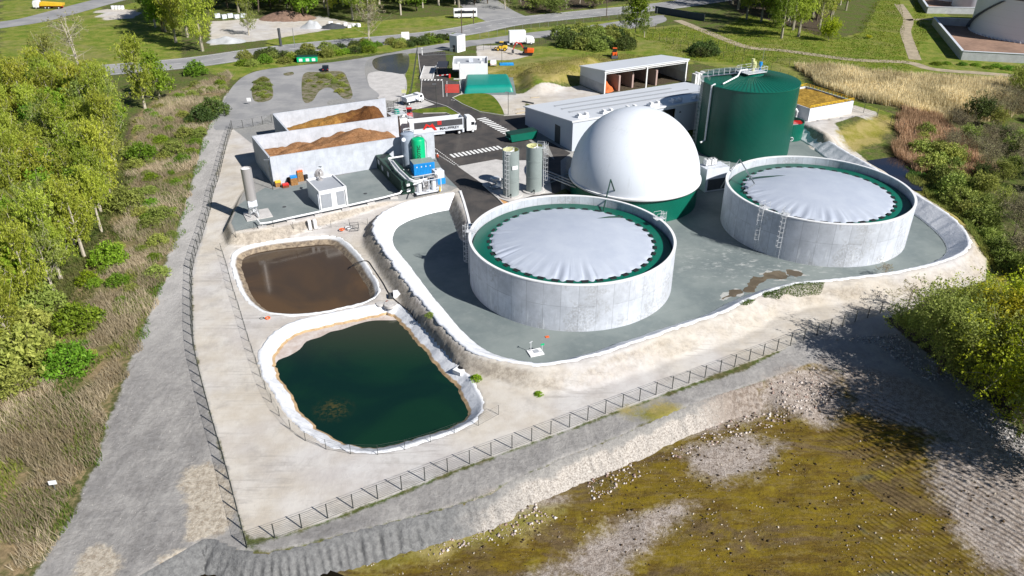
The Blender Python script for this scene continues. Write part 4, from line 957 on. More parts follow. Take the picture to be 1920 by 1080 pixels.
m = MB(); m.path([(-1.8, 0, .6), (-.4, 0, .6), (-.4, 0, 1.4)], .15); m.path([(.6, -.5, .5), (.6, -.5, 1.6), (1.9, -.5, 1.6)], .13); m.path([(-2.6, -.4, .5), (-1.7, -.4, .5), (-1.7, .4, .5)], .13); m.cyl(.9, .4, .25, .3, 1.0); m.build('pipework', M['steel'], t)
b = G(978, 262, 0); t = T('skip_container', 'dark green low container in the shade beside the hall wall', 'container', b, SA)
m = MB(); m.xz([(-3, .25), (3, .25), (3.4, 1.9), (-3.4, 1.9)], -1.2, 1.2); m.build('body', M['green'], t); MB().box(0, 0, 1.9, 6.9, 2.5, .12).build('lid', M['dkgreen'], t); MB().box(-3.45, 0, .9, .1, 2.2, .25).build('handle_bar', M['teal'], t)

# ---- rooftop-high service deck between dome and digester
b = G(1330, 340, 1); b = G(1333, 352, LOW); t = T('service_platform', 'white service platform with container tanks between dome and digester', 'platform', (b.x, b.y, LOW), R_(20))
m = MB(); m.box(0, 0, 0, 5.0, 3.2, 4.6); m.build('body', M['offwhite'], t)
m = MB(); m.box(0, -1.64, .3, 4.0, .08, 2.2); m.build('gate', M['dark'], t)
m = MB()
for x in (-2.4, -.8, .8, 2.4): m.path([(x, -1.55, 4.6), (x, -1.55, 5.6)], .04, 4)
for z in (5.1, 5.6): m.path([(-2.4, -1.55, z), (2.4, -1.55, z)], .035, 4)
m.build('guard_rail', M['steelwhite'], t)
m = MB(); m.cyl(2.3, -1.85, 0.6, .14, .6); m.build('fire_extinguisher', M['red'], t)
for k in range(2):
    p = Vector((b.x, b.y, LOW + 4.6)) + Matrix.Rotation(R_(20), 3, 'Z') @ Vector((-1.3 + k * 1.3, .5, 0))
    q = T('container_tank', 'white caged plastic tank, %s of the pair on the service platform' % ('left' if k == 0 else 'right'), 'tank', p, R_(20), 'caged tanks on the service platform')
    MB().box(0, 0, .15, 1.1, 1.1, 1.1).build('bladder', M['white'], q, bevel=.08); m = MB()
    for z in (.2, .6, 1.0, 1.3): m.path([(-.58, -.58, z), (.58, -.58, z), (.58, .58, z), (-.58, .58, z)], .025, 4, True)
    for x in (-.58, 0, .58):
        for y in (-.58, .58): m.path([(x, y, .05), (x, y, 1.3)], .025, 4)
    m.build('cage', M['steel'], q); MB().cyl(0, 0, 1.25, .18, .12).build('cap', M['black'], q)

# ---- storage tanks and bunds in the far corner
c = G(1950, 64, 0); t = T('fuel_tank', 'huge pale grey cylindrical tank at the right edge in the far bund', 'tank', c)
grt = NT('grey_tank_paint', .5, 0, .4); a = grt.noise(.1, 4, .6); X, Y, Zz = grt.sep(grt.co); grt.color(grt.mix(grt.ramp(grt.math('PINGPONG', Zz, 1.2), 0, .04, .3, 0), grt.mix(a, (.66, .70, .74), (.74, .77, .80)), (.25, .26, .27)))
MB().lathe([(22, 0), (22, 13), (21.6, 13.1), (.01, 15.5)], 120).build('shell', grt.m, t, True)
m = MB(); m.torus((0, 0, 13.3), 22.1, .3, 96); m.build('rim_rail', M['dark'], t)
m = MB()
for k in range(90): a = 2 * math.pi * k / 90; m.box(22.25 * math.cos(a), 22.25 * math.sin(a), 0, .6, .35, .6, a)
m.build('anchor_bolts', M['offwhite'], t)
m = MB()
for k in range(40):
    a = R_(150 + k * 1.3); z = k / 40 * 12.5; m.box(22.7 * math.cos(a), 22.7 * math.sin(a), z, 1.2, .7, .12, a)
m.build('stair', M['dark'], t)
def bund(pts, h, label, inner, floor=True):
    t = T('bund_wall', label, 'wall', (0, 0, 0))
    P = [Vector((*G(*p, 0)[:2], 0)) for p in pts]
    for a, b in zip(P[:-1], P[1:]): wallseg(a, b, .5, h, 'wall', M['concrete'], t)
    for a, b in zip(P[:-1], P[1:]): wallseg(a, b, .8, h + .12, 'coping', M['offwhite'], t, h + .003)
    o = sheet('floor', [tuple(p[:2]) for p in P], .08, inner, None); o.parent = t
    return t
rus = plain('rusty_bund_floor', (.27, .17, .12), .9, 0, .3, .08)
bund([(2050, 130), (1930, 119), (1801, 112), (1748, 46), (1862, 53), (1990, 60)], 2.6, 'concrete bund wall round the huge grey tank', rus)
bund([(1950, 30), (1860, 27), (1737, 25), (1722, 2), (1800, -15), (1950, -10)], 2.4, 'concrete bund wall round the white tanks at the top edge', rus)
for px, py, Rr, hh, lbl, mt in ((1812, 12, 8, 9, 'white upright tank at the top edge, right one of two', 'offwhite'), (1775, -2, 9, 5, 'low white tank at the top edge, left one of two', 'white')):
    c = G(px + 12, py, 0); t = T('chemical_tank', lbl, 'tank', c, 0); MB().lathe([(Rr, 0), (Rr, hh), (.01, hh + 1.2)], 48).build('shell', M[mt], t, True)
    m = MB(); m.torus((0, 0, hh + .9), Rr, .06, 40); [m.path([(Rr * math.cos(k * .5), Rr * math.sin(k * .5), hh), (Rr * math.cos(k * .5), Rr * math.sin(k * .5), hh + .9)], .05, 4) for k in range(13)]; m.build('rim_rail', M['steelwhite'], t)
# ================================================================== EQUIPMENT ON THE PAD
b = G(477, 405, 0); t = T('flare_stack', 'tall steel flare stack on a white slab at the left end of the pad', 'flare', (b.x, b.y, 0), SA)
fs = NT('brushed_steel', .38, .45, .5); a = fs.noise(.8, 5, .6, fs.mapping((1, 1, .15))); fs.color(fs.mix(a, (.38, .36, .35), (.55, .53, .52)))
_, zt = VP(462, 315, b, (1, 0)); _, zb = VP(470, 374, b, (1, 0))
MB().lathe([(.88, zb), (.88, zt), (.84, zt), (.84, zt - .25)], 48).build('stack', fs.m, t, True)
MB().cyl(0, 0, zt - .35, .85, .1, 40).build('mouth_lining', M['white'], t)
m = MB(); m.box(0, 0, zb - 1.1, 1.5, 1.5, 1.1); m.build('burner_box', M['offwhite'], t)
for x, y in ((-.7, -.7), (.7, -.7), (.7, .7), (-.7, .7)): MB().box(x, y, .15, .14, .14, zb - 1.2).build('leg', M['steel'], t)
m = MB()
for z in (.9, 1.7):
    m.path([(-.7, -.7, z), (.7, -.7, z + .5), (.7, .7, z), (-.7, .7, z + .5)], .04, 4, True)
m.build('bracing', M['steelwhite'], t)
m = MB(); m.path([(0, 0, zb - 1.1), (0, 0, .8), (.5, -.9, .8), (.5, -1.7, .5)], .14); m.cyl(.3, .1, .8, .3, .5); m.path([(-.4, .3, zb - 1), (-.4, .3, .5), (.9, .3, .5)], .09); m.build('gas_pipe', M['steelwhite'], t)
MB().box(.6, .1, .02, 4.4, 4.0, .14).build('footing', M['slab'], t)
pp = [G(x, y, .75) for x, y in ((482, 412), (488, 419), (505, 417), (560, 405), (640, 388), (720, 370), (750, 362))] + [G(753, 358, .9)]
t = T('gas_line', 'long white pipe along the front edge of the grey pad', 'pipe', (0, 0, 0)); MB().path([tuple(p) for p in pp], .16, 8).build('pipe', M['white'], t, True)
for x, y in ((492, 428), (545, 416), (597, 405), (648, 394), (695, 383), (738, 373)):
    p = G(x, y - 2, 0); MB().box(p.x, p.y, -.25, 1.4, .7, .5, SA).box(p.x, p.y + .1, .25, .1, .3, .45, SA).build('support_block', M['slab'], t)

# white technical cabin
b = G(602, 394, 0); t = T('technical_cabin', 'small white flat-roofed cabin with louvred doors in the middle of the pad', 'cabin', b, R_(20))
wv = G(653, 383, 0) - b; ww = wv.length; t.rotation_euler.z = math.atan2(wv.y, wv.x); dd = 7.0; hh_ = 3.5
m = MB(); m.box(ww / 2, .1, 0, ww, .2, hh_); m.box(ww / 2, dd - .1, 0, ww, .2, hh_); m.box(.1, dd / 2, 0, .2, dd - .4, hh_ - .01); m.box(ww - .1, dd / 2, 0, .2, dd - .4, hh_ - .01); m.build('wall', M['white'], t)
MB().box(ww / 2, dd / 2, hh_ - .5, ww - .42, dd - .42, .2).build('roof', M['greyroof'], t)
for x, wd in ((1.2, 1.9), (ww - 1.25, 1.4)):
    m = MB(); m.box(x, -.04, .25, wd, .08, 2.6)
    k = 0
    while k * .16 < wd - .08: m.box(x - wd / 2 + .08 + k * .16, -.1, .3, .05, .06, 2.5); k += 1
    m.build('louvre_door', M['greyroof'], t)
m = MB(); m.box(-.12, .5, 0, .14, .6, 2.9); m.build('side_panel', M['offwhite'], t)
m = MB(); m.path([(ww - .35, -.1, 0), (ww - .35, -.1, 3.0)], .06); m.build('drain_pipe', M['steel'], t)
m = MB(); m.path([(ww * .45, dd - 1, hh_ - .3), (ww * .45, dd - 1, hh_ + 1.2), (ww * .45 + .5, dd - .6, hh_ + 1.4)], .22, 10); m.cyl(ww * .45, dd - 1, hh_ - .3, .5, .35); m.build('exhaust_duct', fs.m, t, True)
b = G(599, 333, 0); t = T('vent_unit', 'small steel dome vessel against the bunker wall behind the cabin', 'vessel', b); m = MB(); m.lathe([(.9, 0), (.9, 1.0), (.7, 1.5), (.3, 1.8), (.01, 1.9)], 24); m.build('body', fs.m, t, True); m = MB(); m.path([(0, 0, 1.8), (0, 0, 2.3), (.7, 0, 2.3)], .1); m.build('pipe', M['steel'], t)
b = G(637, 322, 0); t = T('wrapped_pallet', 'crumpled pale wrapped bundle against the bunker wall right of the cabin', 'bundle', b)
heap('wrapping', t, mound_fn(0, 0, 2.2, 1.8, 1.5, 4), 14, 14, M['concrete'])
# pallets and crates
def pallet_stack(px, py, n, w_, d_, mt, label, extra=None, rot=SA):
    b = G(px, py, 0); t = T('pallet_stack', label, 'pallets', b, rot, 'pallets by the bunker wall')
    for k in range(n):
        m = MB(); z = k * .16
        for j in (-.4, 0, .4): m.box(0, j * d_, z, w_, .1, .09)
        for j in range(6): m.box((j - 2.5) * w_ / 6, 0, z + .09, w_ / 8, d_, .03)
        m.build('pallet', mt, t)
    if extra: MB().box(0, 0, n * .16, w_ * .95, d_ * .95, extra[1]).build('load', M[extra[0]], t)
pallet_stack(522, 349, 5, 1.1, .9, M['wood'], 'low stack of yellow wood pallets, leftmost by the bunker corner', ('yellow', .25))
pallet_stack(536, 351, 3, 1.2, .9, M['rust'], 'low stack of red pallets with a white sheet, second from the bunker corner', ('red', .25))
pallet_stack(552, 346, 9, 1.3, 1.0, M['wood'], 'tall pallet stack topped with a blue crate', ('blue', .35))
pallet_stack(564, 339, 12, 1.1, .9, M['wood'], 'tallest pallet stack with an orange crate on top, beside the black drums', ('orange', .3))
for px, py, lb in ((543, 342, 'black plastic drum between the red pallets and the blue crate stack'), (573, 337, 'black plastic drum right of the tallest pallet stack')):
    b = G(px, py, 0); t = T('drum', lb, 'drum', b); MB().lathe([(.01, 0), (.5, 0), (.55, .3), (.5, .6), (.55, .9), (.48, 1.15), (.01, 1.2)], 20).build('body', M['black'], t, True); MB().cyl(.2, 0, 1.16, .08, .08).build('cap', M['dark'], t)
p = G(531, 342, 0); t = T('tarp_heap', 'white tarpaulin heap lying against the bunker wall', 'tarp', (0, 0, 0)); heap('sheet', t, mound_fn(p.x, p.y, 2.6, 1.6, .8, 14), 16, 12, M['white'])

def corrugate(m, x0, x1, y, z0, z1, step=.3, dep=.05, along='x'):
    k = x0
    while k < x1 - step / 2:
        if along == 'x': m.box(k + step / 4, y, z0, step / 2, dep, z1 - z0)
        else: m.box(y, k + step / 4, z0, dep, step / 2, z1 - z0)
        k += step
def container(px, py, Lc, Wc, Hc, mt, label, rz, roof=None, name='equipment_container'):
    b = G(px, py, 0); t = T(name, label, 'container', b, rz)
    m = MB(); m.box(Lc / 2, Wc / 2, .15, Lc, Wc, Hc - .15)
    corrugate(m, .1, Lc - .1, -.02, .3, Hc - .2); corrugate(m, .1, Lc - .1, Wc + .02, .3, Hc - .2); corrugate(m, .1, Wc - .1, -.02, .3, Hc - .2, along='y'); corrugate(m, .1, Wc - .1, Lc + .02, .3, Hc - .2, along='y')
    m.build('body', mt, t); MB().box(Lc / 2, Wc / 2, Hc, Lc + .06, Wc + .06, .07).build('roof', roof or mt, t)
    return t
rc = math.atan2(*(lambda v: (v.y, v.x))(G(716, 322, 0) - G(757, 366, 0)))
dkc = plain('green_container_paint', (.02, .055, .04), .5, 0, .1)
t = container(778, 362, 6.0, 2.5, 2.7, dkc, 'dark green gas-treatment container at the pad front, beside the pipe skid', rc)
for z, s_ in ((1.6, .6), (.5, .7)): MB().box(-.06, 1.2, z, .06, s_, s_ * .8).build('notice', M['white'], t)
MB().box(3, 1.2, 2.75, .8, .8, .12).build('hatch', M['greyroof'], t)
bb = G(778, 362, 0) + Vector((math.cos(rc), math.sin(rc), 0)) * 6.2
b = bb; t = T('equipment_container', 'longer dark green container behind the gas-treatment one, under the pipe bridge', 'container', b, rc)
m = MB(); m.box(4.6, 1.25, .15, 9.2, 2.5, 2.6); corrugate(m, .1, 9, 2.52, .3, 2.5); corrugate(m, .1, 9, -.02, .3, 2.5); m.build('body', dkc, t); MB().box(4.6, 1.25, 2.75, 9.3, 2.6, .07).build('roof', dkc, t)
for x in (1.6, 5.2, 7.5): MB().box(x, 2.57, 1.0 + (x > 7) * .5, 1.0, .06, .9).build('louvre', M['greyroof'], t)
t = container(777, 331, 4.2, 2.6, 2.5, M['blue'], 'bright blue container with grey roof at the foot of the green tank', SA * .8, M['greygreen'])
for k in range(4): MB().cyl(.6 + k * .9, -.05, 1.9, .1, .02).box(.6 + k * .9, -.06, 1.7, .2, .05, .2).build('lamp', M['white'], t)
b = G(822, 342, 0); t = T('grey_buffer_tank', 'pale grey square tank on a blue base at the pad corner by the road', 'tank', b, SA)
MB().box(0, 0, 1.1, 1.9, 1.9, 1.5).build('tank', M['offwhite'], t, bevel=.1); MB().box(0, -.1, 0, 2.0, 2.2, 1.1).build('base', M['blue'], t); m = MB(); m.cyl(0, 0, 2.6, .35, .25); m.build('lid', M['steelwhite'], t)
# vertical tanks with lettering
b = G(787, 316, 0); t = T('upright_tank', 'bright green upright tank with dark lettering beside the bunker wall', 'tank', b)
_, zt = VP(783, 259, b, (1, 0))
MB().lathe([(1.3, .3), (1.3, zt - .35), (1.15, zt - .05), (.7, zt + .12), (.01, zt + .18)], 56).build('shell', M['brightgreen'], t, True)
text('lettering', 'MESOTEC', .86, M['black'], t, (0, 0, 0), (0, 0, R_(8)), .015, (1.3, zt - 4.75), .98)
m = MB(); m.path([(1.15, .6, .3), (1.5, .8, 1), (1.5, .8, zt - 1), (.6, .5, zt + .4), (0, 0, zt + .5), (-.5, 0, zt + .2)], .09); m.cyl(-1.38, -.3, zt * .7, .22, .3); m.build('pipe', M['steel'], t)
MB().cyl(0, 0, 0, 1.5, .3, 32).build('footing', M['slab'], t)
b = G(768, 312, 0); t = T('upright_tank', 'grey upright tank with pipes on its lid, left of the bright green one', 'tank', b); _, zt = VP(768, 250, b, (1, 0))
MB().lathe([(1.35, .2), (1.35, zt), (.9, zt + .25), (.01, zt + .3)], 40).build('shell', plain('slate_tank', (.28, .33, .40), .5), t, True)
m = MB(); m.path([(-.8, 0, zt), (-.8, 0, zt + .7), (.3, .2, zt + 1), (1.3, 0, zt + .6), (1.3, 0, zt)], .12); m.torus((0, 0, zt + .8), .8, .05, 20); m.build('pipe', M['steelwhite'], t)
# pipe bridge and skid
b = G(745, 318, 0); t = T('pipe_bridge', 'white pipe bridge and risers standing over the dark green containers', 'pipes', (0, 0, 0))
m = MB()
def pt(x, y, z): return tuple(G(x, y, z))
for k, (dx, dz) in enumerate(((0, 0), (4, .1), (8, .35))):
    m.path([pt(728 + dx, 297 + 2 * k, 3.4 + dz), pt(742 + dx, 318, 3.4 + dz), pt(760 + dx, 335, 3.3 + dz), pt(775 + dx, 341, 3.2)], .13, 8)
m.path([pt(728, 297, 3.6), pt(755, 293, 3.7), pt(755, 293, .5)], .16, 8)
m.path([pt(775, 341, 3.2), pt(800, 335, 3.2)], .16, 8); m.path([pt(775, 346, 2.9), pt(792, 340, 3.0), pt(795, 350, 3.0)], .13, 8)
m.build('pipe', M['white'], t, True)
m = MB(); m.path([pt(757, 262, 7.8), pt(757, 262, .2)], .4, 12); m.build('chimney', M['offwhite'], t, True)
m = MB(); m.path([pt(757, 318, .2), pt(757, 318, 3.6)], .1, 6); m.build('riser', M['steelwhite'], t)
m = MB(); m.path([pt(766, 318, .2), pt(766, 318, 4.4)], .07, 6); m.build('riser', M['steelwhite'], t)
for a_, b_ in (((733, 302), (733, 312)), ((748, 320), (748, 330)), ((765, 336), (765, 346))):
    m = MB(); p, q = Vector(pt(*a_, 2.9)), Vector(pt(*b_, 2.9)); p.z = q.z = 3.1; m.path([p, q], .07, 4); m.path([p, (p.x, p.y, .1)], .07, 4); m.build('frame', M['steel'], t)
b = G(800, 357, 0); t = T('pipe_skid', 'shiny skid packed with insulated pipes and vessels at the pad corner', 'skid', b, SA)
m = MB(); m.box(0, 0, .05, 5.0, 3.0, .15)
for x in (-2.4, 0, 2.4):
    for y in (-1.4, 1.4): m.box(x, y, .2, .1, .1, 2.3)
for y in (-1.4, 1.4): m.box(0, y, 2.5, 4.9, .1, .1)
m.build('frame', M['offwhite'], t)
rq = random.Random(5); m = MB()
for k in range(11):
    x = rq.uniform(-2.2, 2.2); y = rq.uniform(-1.2, 1.2); z = rq.uniform(1.2, 2.6); x2 = max(-2.3, min(2.3, x + rq.uniform(-1.8, 1.8)))
    m.path([(x, y, .3), (x, y, z), (x2, y, z), (x2, y * .3, z), (x2, y * .3, .4)], rq.choice((.1, .13, .17)), 8)
m.build('pipework', fs.m, t, True)
for k, (x, y) in enumerate(((-1.6, -.5), (-.2, .6), (1.2, -.6))): MB().lathe([(.01, .2), (.42, .25), (.45, 1.7), (.3, 1.95), (.01, 2.0)], 24, x, y).build('vessel', M['steelwhite'], t, True)
MB().cyl(2.0, -1.7, .1, .14, .8).build('gas_bottle', M['yellow'], t)
MB().cyl(-2.0, 2.0, .1, .6, 1.9, 24).build('dark_vessel', M['navy'], t, True)
# drains, slabs, small concrete things near the ponds
def manhole(px, py, z, r, label, mt='slab', h=.12, lid='dark'):
    b = G(px, py, z); t = T('manhole', label, 'manhole', b); MB().cyl(0, 0, -.05, r, h + .05, 28).build('ring', M[mt], t); MB().cyl(0, 0, h, r * .55, .03, 20).build('lid', M[lid], t)
manhole(533, 388, 0.02, .35, 'small drain cover left of the cabin on the pad', 'dark', .03)
manhole(685, 363, 0.02, .35, 'small drain cover right of the cabin on the pad', 'dark', .03)
hp_ = lambda x, y: hz(*G(x, y, LOW)[:2])
manhole(571, 429, -1.6, .9, 'left pale concrete ring beneath the two white slabs north of the brown pond', 'slab', .25, 'slab')
manhole(596, 426, -1.6, .7, 'right pale concrete ring beneath the two white slabs north of the brown pond', 'slab', .2, 'slab')
manhole(732, 573, LOW, .9, 'larger pale manhole ring between the two ponds', 'slab', .3, 'slab')
manhole(726, 566, LOW, .45, 'rust-lidded manhole beside the hatch box between the ponds', 'slab', .08, 'rust')
manhole(713, 571, LOW, .6, 'smaller pale manhole ring between the two ponds', 'slab', .2, 'slab')
b = G(864, 692, LOW); t = T('inspection_chamber', 'white concrete chamber with dark round lid on the rim of the green pond', 'chamber', b, R_(-35)); MB().box(0, 0, -.3, 1.3, 1.8, .5).build('box', M['white'], t, bevel=.04); MB().cyl(0, .1, .21, .42, .05, 24).build('lid', M['black'], t)
b = G(744, 556, LOW); t = T('hatch_box', 'white concrete hatch box with an open dark side between the ponds', 'box', b, R_(10)); MB().box(.3, 0, 0, 1.6, 1.3, .75).build('box', M['white'], t); MB().box(-.9, -.1, 0, .8, 1.1, .45, 0, 0, .5).build('lid', M['dark'], t)
for k, (px, py) in enumerate(((581, 427), (591, 425))):
    b = G(px, py, -1.3); t = T('concrete_slab_upright', 'upright white concrete slab, %s of two above the brown pond' % ('left' if k == 0 else 'right'), 'slab', b, SA, 'upright slabs above the brown pond'); MB().box(0, 0, -.2, .5, .9, 1.5).box(0, 0, 1.3, .52, .35, .1).build('block', M['white'], t)
b = G(641, 431, -1.5); t = T('life_ring', 'orange and white life ring lying beside the wire crate above the brown pond', 'life ring', b); m = MB(); m.torus((0, 0, .1), .38, .1, 20); m.build('ring', M['orange'], t)
b = G(653, 428, -1.5); t = T('hose_coil', 'white coiled hose lying left of the wire crate', 'hose', b); m = MB(); [m.torus((0, 0, .06 + .1 * k), .5, .06, 20) for k in range(2)]; m.build('coil', M['white'], t)
b = G(665, 430, -1.5); t = T('wire_crate', 'dark open wire crate above the brown pond', 'crate', b, R_(15)); m = MB()
for x in (-.7, .7):
    for y in (-.5, .5): m.box(x, y, 0, .07, .07, 1.1)
for z in (0, 1.05): m.path([(-.7, -.5, z), (.7, -.5, z), (.7, .5, z), (-.7, .5, z)], .04, 4, True)
m.build('frame', M['dark'], t); m = MB()
for k in range(7): m.path([(-.7 + k * .23, -.5, 0), (-.7 + k * .23, -.5, 1.05)], .012, 4); m.path([(-.7 + k * .23, .5, 0), (-.7 + k * .23, .5, 1.05)], .012, 4)
m.build('mesh', M['wire'], t)
b = G(502, 597, LOW); t = T('life_ring', 'orange life ring on the sand left of the green pond', 'life ring', b); m = MB(); m.torus((0, 0, .1), .3, .09, 18); m.build('ring', M['orange'], t)
b = G(491, 597, LOW); t = T('hose_coil', 'small dark coil on the sand left of the green pond', 'hose', b); m = MB(); m.torus((0, 0, .05), .28, .04, 18); m.path([(.25, 0, .05), (.8, -.4, .05)], .03, 4); m.build('coil', M['dark'], t)
cu_ = [(656, 503, -2.6), (666, 494, -1.9), (688, 489, -1.9), (700, 503, -1.92), (718, 530, -1.92), (731, 552, -1.9), (750, 570, -1.9), (768, 586, -1.9), (781, 602, -1.9)]
cw = smooth_curve([tuple(G(*p)) for p in cu_], .5, False); m = MB(); m.path([(p[0], p[1], max(p[2], hz(p[0], p[1]) + .06)) for p in cw], .07, 5); tag(m.build('hose', M['black']), 'black hose snaking from the brown pond past the hatch box', 'hose')
t = T('sampling_frame', 'small white slab with steel posts and a green flap on the near basin floor', 'hatch', G(1004, 662, LOW), R_(20)); MB().box(0, 0, .02, 1.9, 1.5, .15).build('slab', M['white'], t); MB().box(.1, .1, .17, .7, .7, .04).build('hatch', M['greyroof'], t)
m = MB(); m.path([(-.5, .4, .1), (-.5, .4, 1.6)], .05, 5); m.path([(-.7, .4, 1.5), (-.3, .4, 1.7)], .06, 5); m.build('post', M['steelwhite'], t); m = MB(); m.path([(.8, -.3, .1), (.8, -.3, 1.3)], .04, 5); m.build('post', M['steelwhite'], t); MB().box(.85, -.3, 1.2, .5, .04, .28).build('flap', M['brightgreen'], t)
b = G(1405, 449, LOW); m = MB(); m.path([(-1.6, 0, .1), (0, -1.2, .1), (1.4, 0, .1), (-.2, 1.2, .1)], .08, 5, True); o = m.build('sump_surround', M['steelwhite']); o.location = b; tag(o, 'small square white frame on the floor at the foot of the far tank', 'frame')
b = G(1026, 632, LOW); o = MB().box(0, 0, .02, .5, .4, .06, .3).build('brick', M['orange']); o.location = b; tag(o, 'small orange brick lying on the grey floor before the near tank', 'brick')
psd = water('brown_puddle', (.11, .088, .06), (.16, .13, .09), .15, .4)
pds = plain('dried_silt', (.40, .40, .375), .9, 0, .2, 2)
for pts in ([(1480,517),(1455,510),(1432,512),(1424,519),(1412,524),(1400,533),(1392,543),(1403,547),(1425,538),(1440,528),(1475,522),(1504,518),(1500,510),(1478,507)], [(1352,561),(1362,551),(1380,544),(1388,547),(1375,556),(1357,563)]):
    structure(sheet('silt_stain', W(pts, LOW), LOW + .004, pds, smooth=.3, jag=.7, grow=.35))
    structure(sheet('puddle', W(pts, LOW), LOW + .009, psd, smooth=.3, jag=.9))
# retaining wall between slope and road
rw = [G(863, 357, .1), G(870, 378, .1), G(877, 403, .1), G(883, 430, .1)]
m = MB(); m.path([(p.x, p.y, -.1) for p in rw], .28, 4); tag(m.build('retaining_wall', M['white']), 'low white kerb wall between the dark road and the brown slope', 'kerb')

# ================================================================== VEHICLES
def wheels(t, xs, hw_, r, mt='steelwhite', dual=()):
    for x in xs:
        for s_ in (-1, 1):
            wd = .32 if x not in dual else .55; w_ = MB().wheel(0, 0, 0, r, wd).build('wheel', M['black'], t); w_.location = (x, s_ * (hw_ - wd / 2), r)
            MB().wheel(0, s_ * .02, 0, r * .55, wd + .02, 16).build('rim', M[mt], w_)
# articulated lorry
b = G(768, 262, 0); e = G(893, 250, 0); d = e - b; rz = math.atan2(d.y, d.x) + R_(2)
t = T('articulated_lorry', 'white articulated lorry with grey tarpaulin and red emblem parked by the bunkers', 'lorry', (b.x, b.y + 1.2, 0), rz)
m = MB(); m.box(5.9, -1.22, 1.15, 12.2, .07, 2.6); m.box(5.9, 1.22, 1.15, 12.2, .07, 2.6); m.box(-.17, 0, 1.15, .07, 2.5, 2.6); m.box(11.97, 0, 1.15, .07, 2.5, 2.75); m.box(5.9, 0, 1.12, 12.2, 2.4, .1); m.build('trailer_body', M['offwhite'], t)
m = MB(); m.box(5.9, -1.22, 3.76, 12.3, .14, .12); m.box(5.9, 1.22, 3.76, 12.3, .14, .12); m.box(-.2, 0, 3.76, .14, 2.5, .12); m.build('top_rail', M['white'], t)
MB().box(6.3, -1.275, 2.25, 11.0, .03, 1.4).build('side_tarpaulin', plain('grey_tarpaulin', (.06, .06, .065), .6), t)
m = MB(); m.xz([(2.7, 2.0), (3.15, 2.0), (3.75, 2.75), (4.2, 2.35), (4.5, 2.35), (4.25, 2.8), (3.6, 3.2), (3.4, 3.2)], -1.32, -1.30)
m.xz([(4.3, 2.75), (4.9, 3.2), (5.9, 1.6), (5.35, 1.6)], -1.32, -1.30); m.build('emblem', M['red'], t)
m = MB(); [m.box(6.5, -1.31, 2.75 + k * .24, .95, .02, .17) for k in range(4)]; m.build('emblem_squares', M['red'], t)
text('lettering', 'MAUFFREY', .78, M['black'], t, (6.5, -1.30, 1.55), (R_(90), 0, 0), .008, None, 1.2)
m = MB(); m.box(5.5, 0, .85, 11, 1.0, .25); m.box(12.4, 0, .7, 5.5, .9, .25); m.build('chassis', M['dark'], t)
m = MB(); m.box(5.6, -1.15, .5, 4.2, .06, .55); m.box(5.6, 1.15, .5, 4.2, .06, .55); m.build('side_guard', M['offwhite'], t)
m = MB(); m.xz([(12.75, .6), (15.0, .6), (15.1, 1.5), (14.95, 2.4), (14.6, 3.3), (13.9, 3.75), (12.9, 3.8), (12.75, 3.3)], -1.22, 1.22); m.build('cab', M['white'], t, bevel=.08)
MB().box(15.02, 0, 1.9, .06, 2.2, .95, 0, 0, -.2).build('windscreen', M['glass'], t)
MB().box(12.25, 0, 1.2, .25, 2.2, 2.3).build('cab_gap', M['dark'], t)
for s_ in (-1, 1): MB().box(14.2, s_ * 1.235, 1.9, .75, .02, .7).build('side_window', M['glass'], t); MB().box(15.05, s_ * .9, .8, .06, .35, .2).build('headlight', M['steelwhite'], t); MB().box(14.9, s_ * 1.4, 1.9, .12, .2, .6).build('mirror', M['black'], t)
m = MB(); m.cyl(11.9, -1.0, .5, .3, .8); m.box(12.2, 1.0, .5, 1.0, .4, .6); m.build('fuel_tank', M['offwhite'], t)
wheels(t, (1.5, 2.8, 4.1, 11.0, 14.2), 1.22, .5, 'steelwhite', (11.0,))
# small tipper
b = G(757, 200, 0); e = G(792, 192, 0); d = e - b
t = T('tipper_truck', 'small white tipper truck parked beyond the back bunker wall', 'truck', (b.x, b.y + 1, 0), math.atan2(d.y, d.x) + .06)
m = MB(); m.box(1.9, -1.0, 1.0, 3.8, .06, 1.1); m.box(1.9, 1.0, 1.0, 3.8, .06, 1.1); m.box(.03, 0, 1.0, .06, 2.0, 1.1); m.box(3.77, 0, 1.0, .06, 2.0, 1.3); m.box(1.9, 0, .95, 3.8, 2.0, .08); m.build('tipper_body', M['offwhite'], t)
MB().box(1.9, 0, 1.7, 3.5, 1.8, .25).build('load', M['concrete'], t); MB().box(2.6, 0, .55, 5.2, .8, .3).build('chassis', M['dark'], t)
m = MB(); m.xz([(4.0, .5), (5.6, .5), (5.65, 1.3), (5.3, 2.1), (5.1, 2.3), (4.0, 2.3)], -.98, .98); m.build('cab', M['white'], t, bevel=.07)
MB().box(5.52, 0, 1.35, .05, 1.7, .7, 0, 0, -.42).build('windscreen', M['glass'], t)
for s_ in (-1, 1): MB().box(4.75, s_ * .99, 1.4, .8, .02, .55).build('side_window', M['glass'], t); MB().box(5.62, s_ * .7, .75, .06, .3, .2).build('headlight', M['steelwhite'], t)
wheels(t, (.9, 4.9), 1.0, .42)
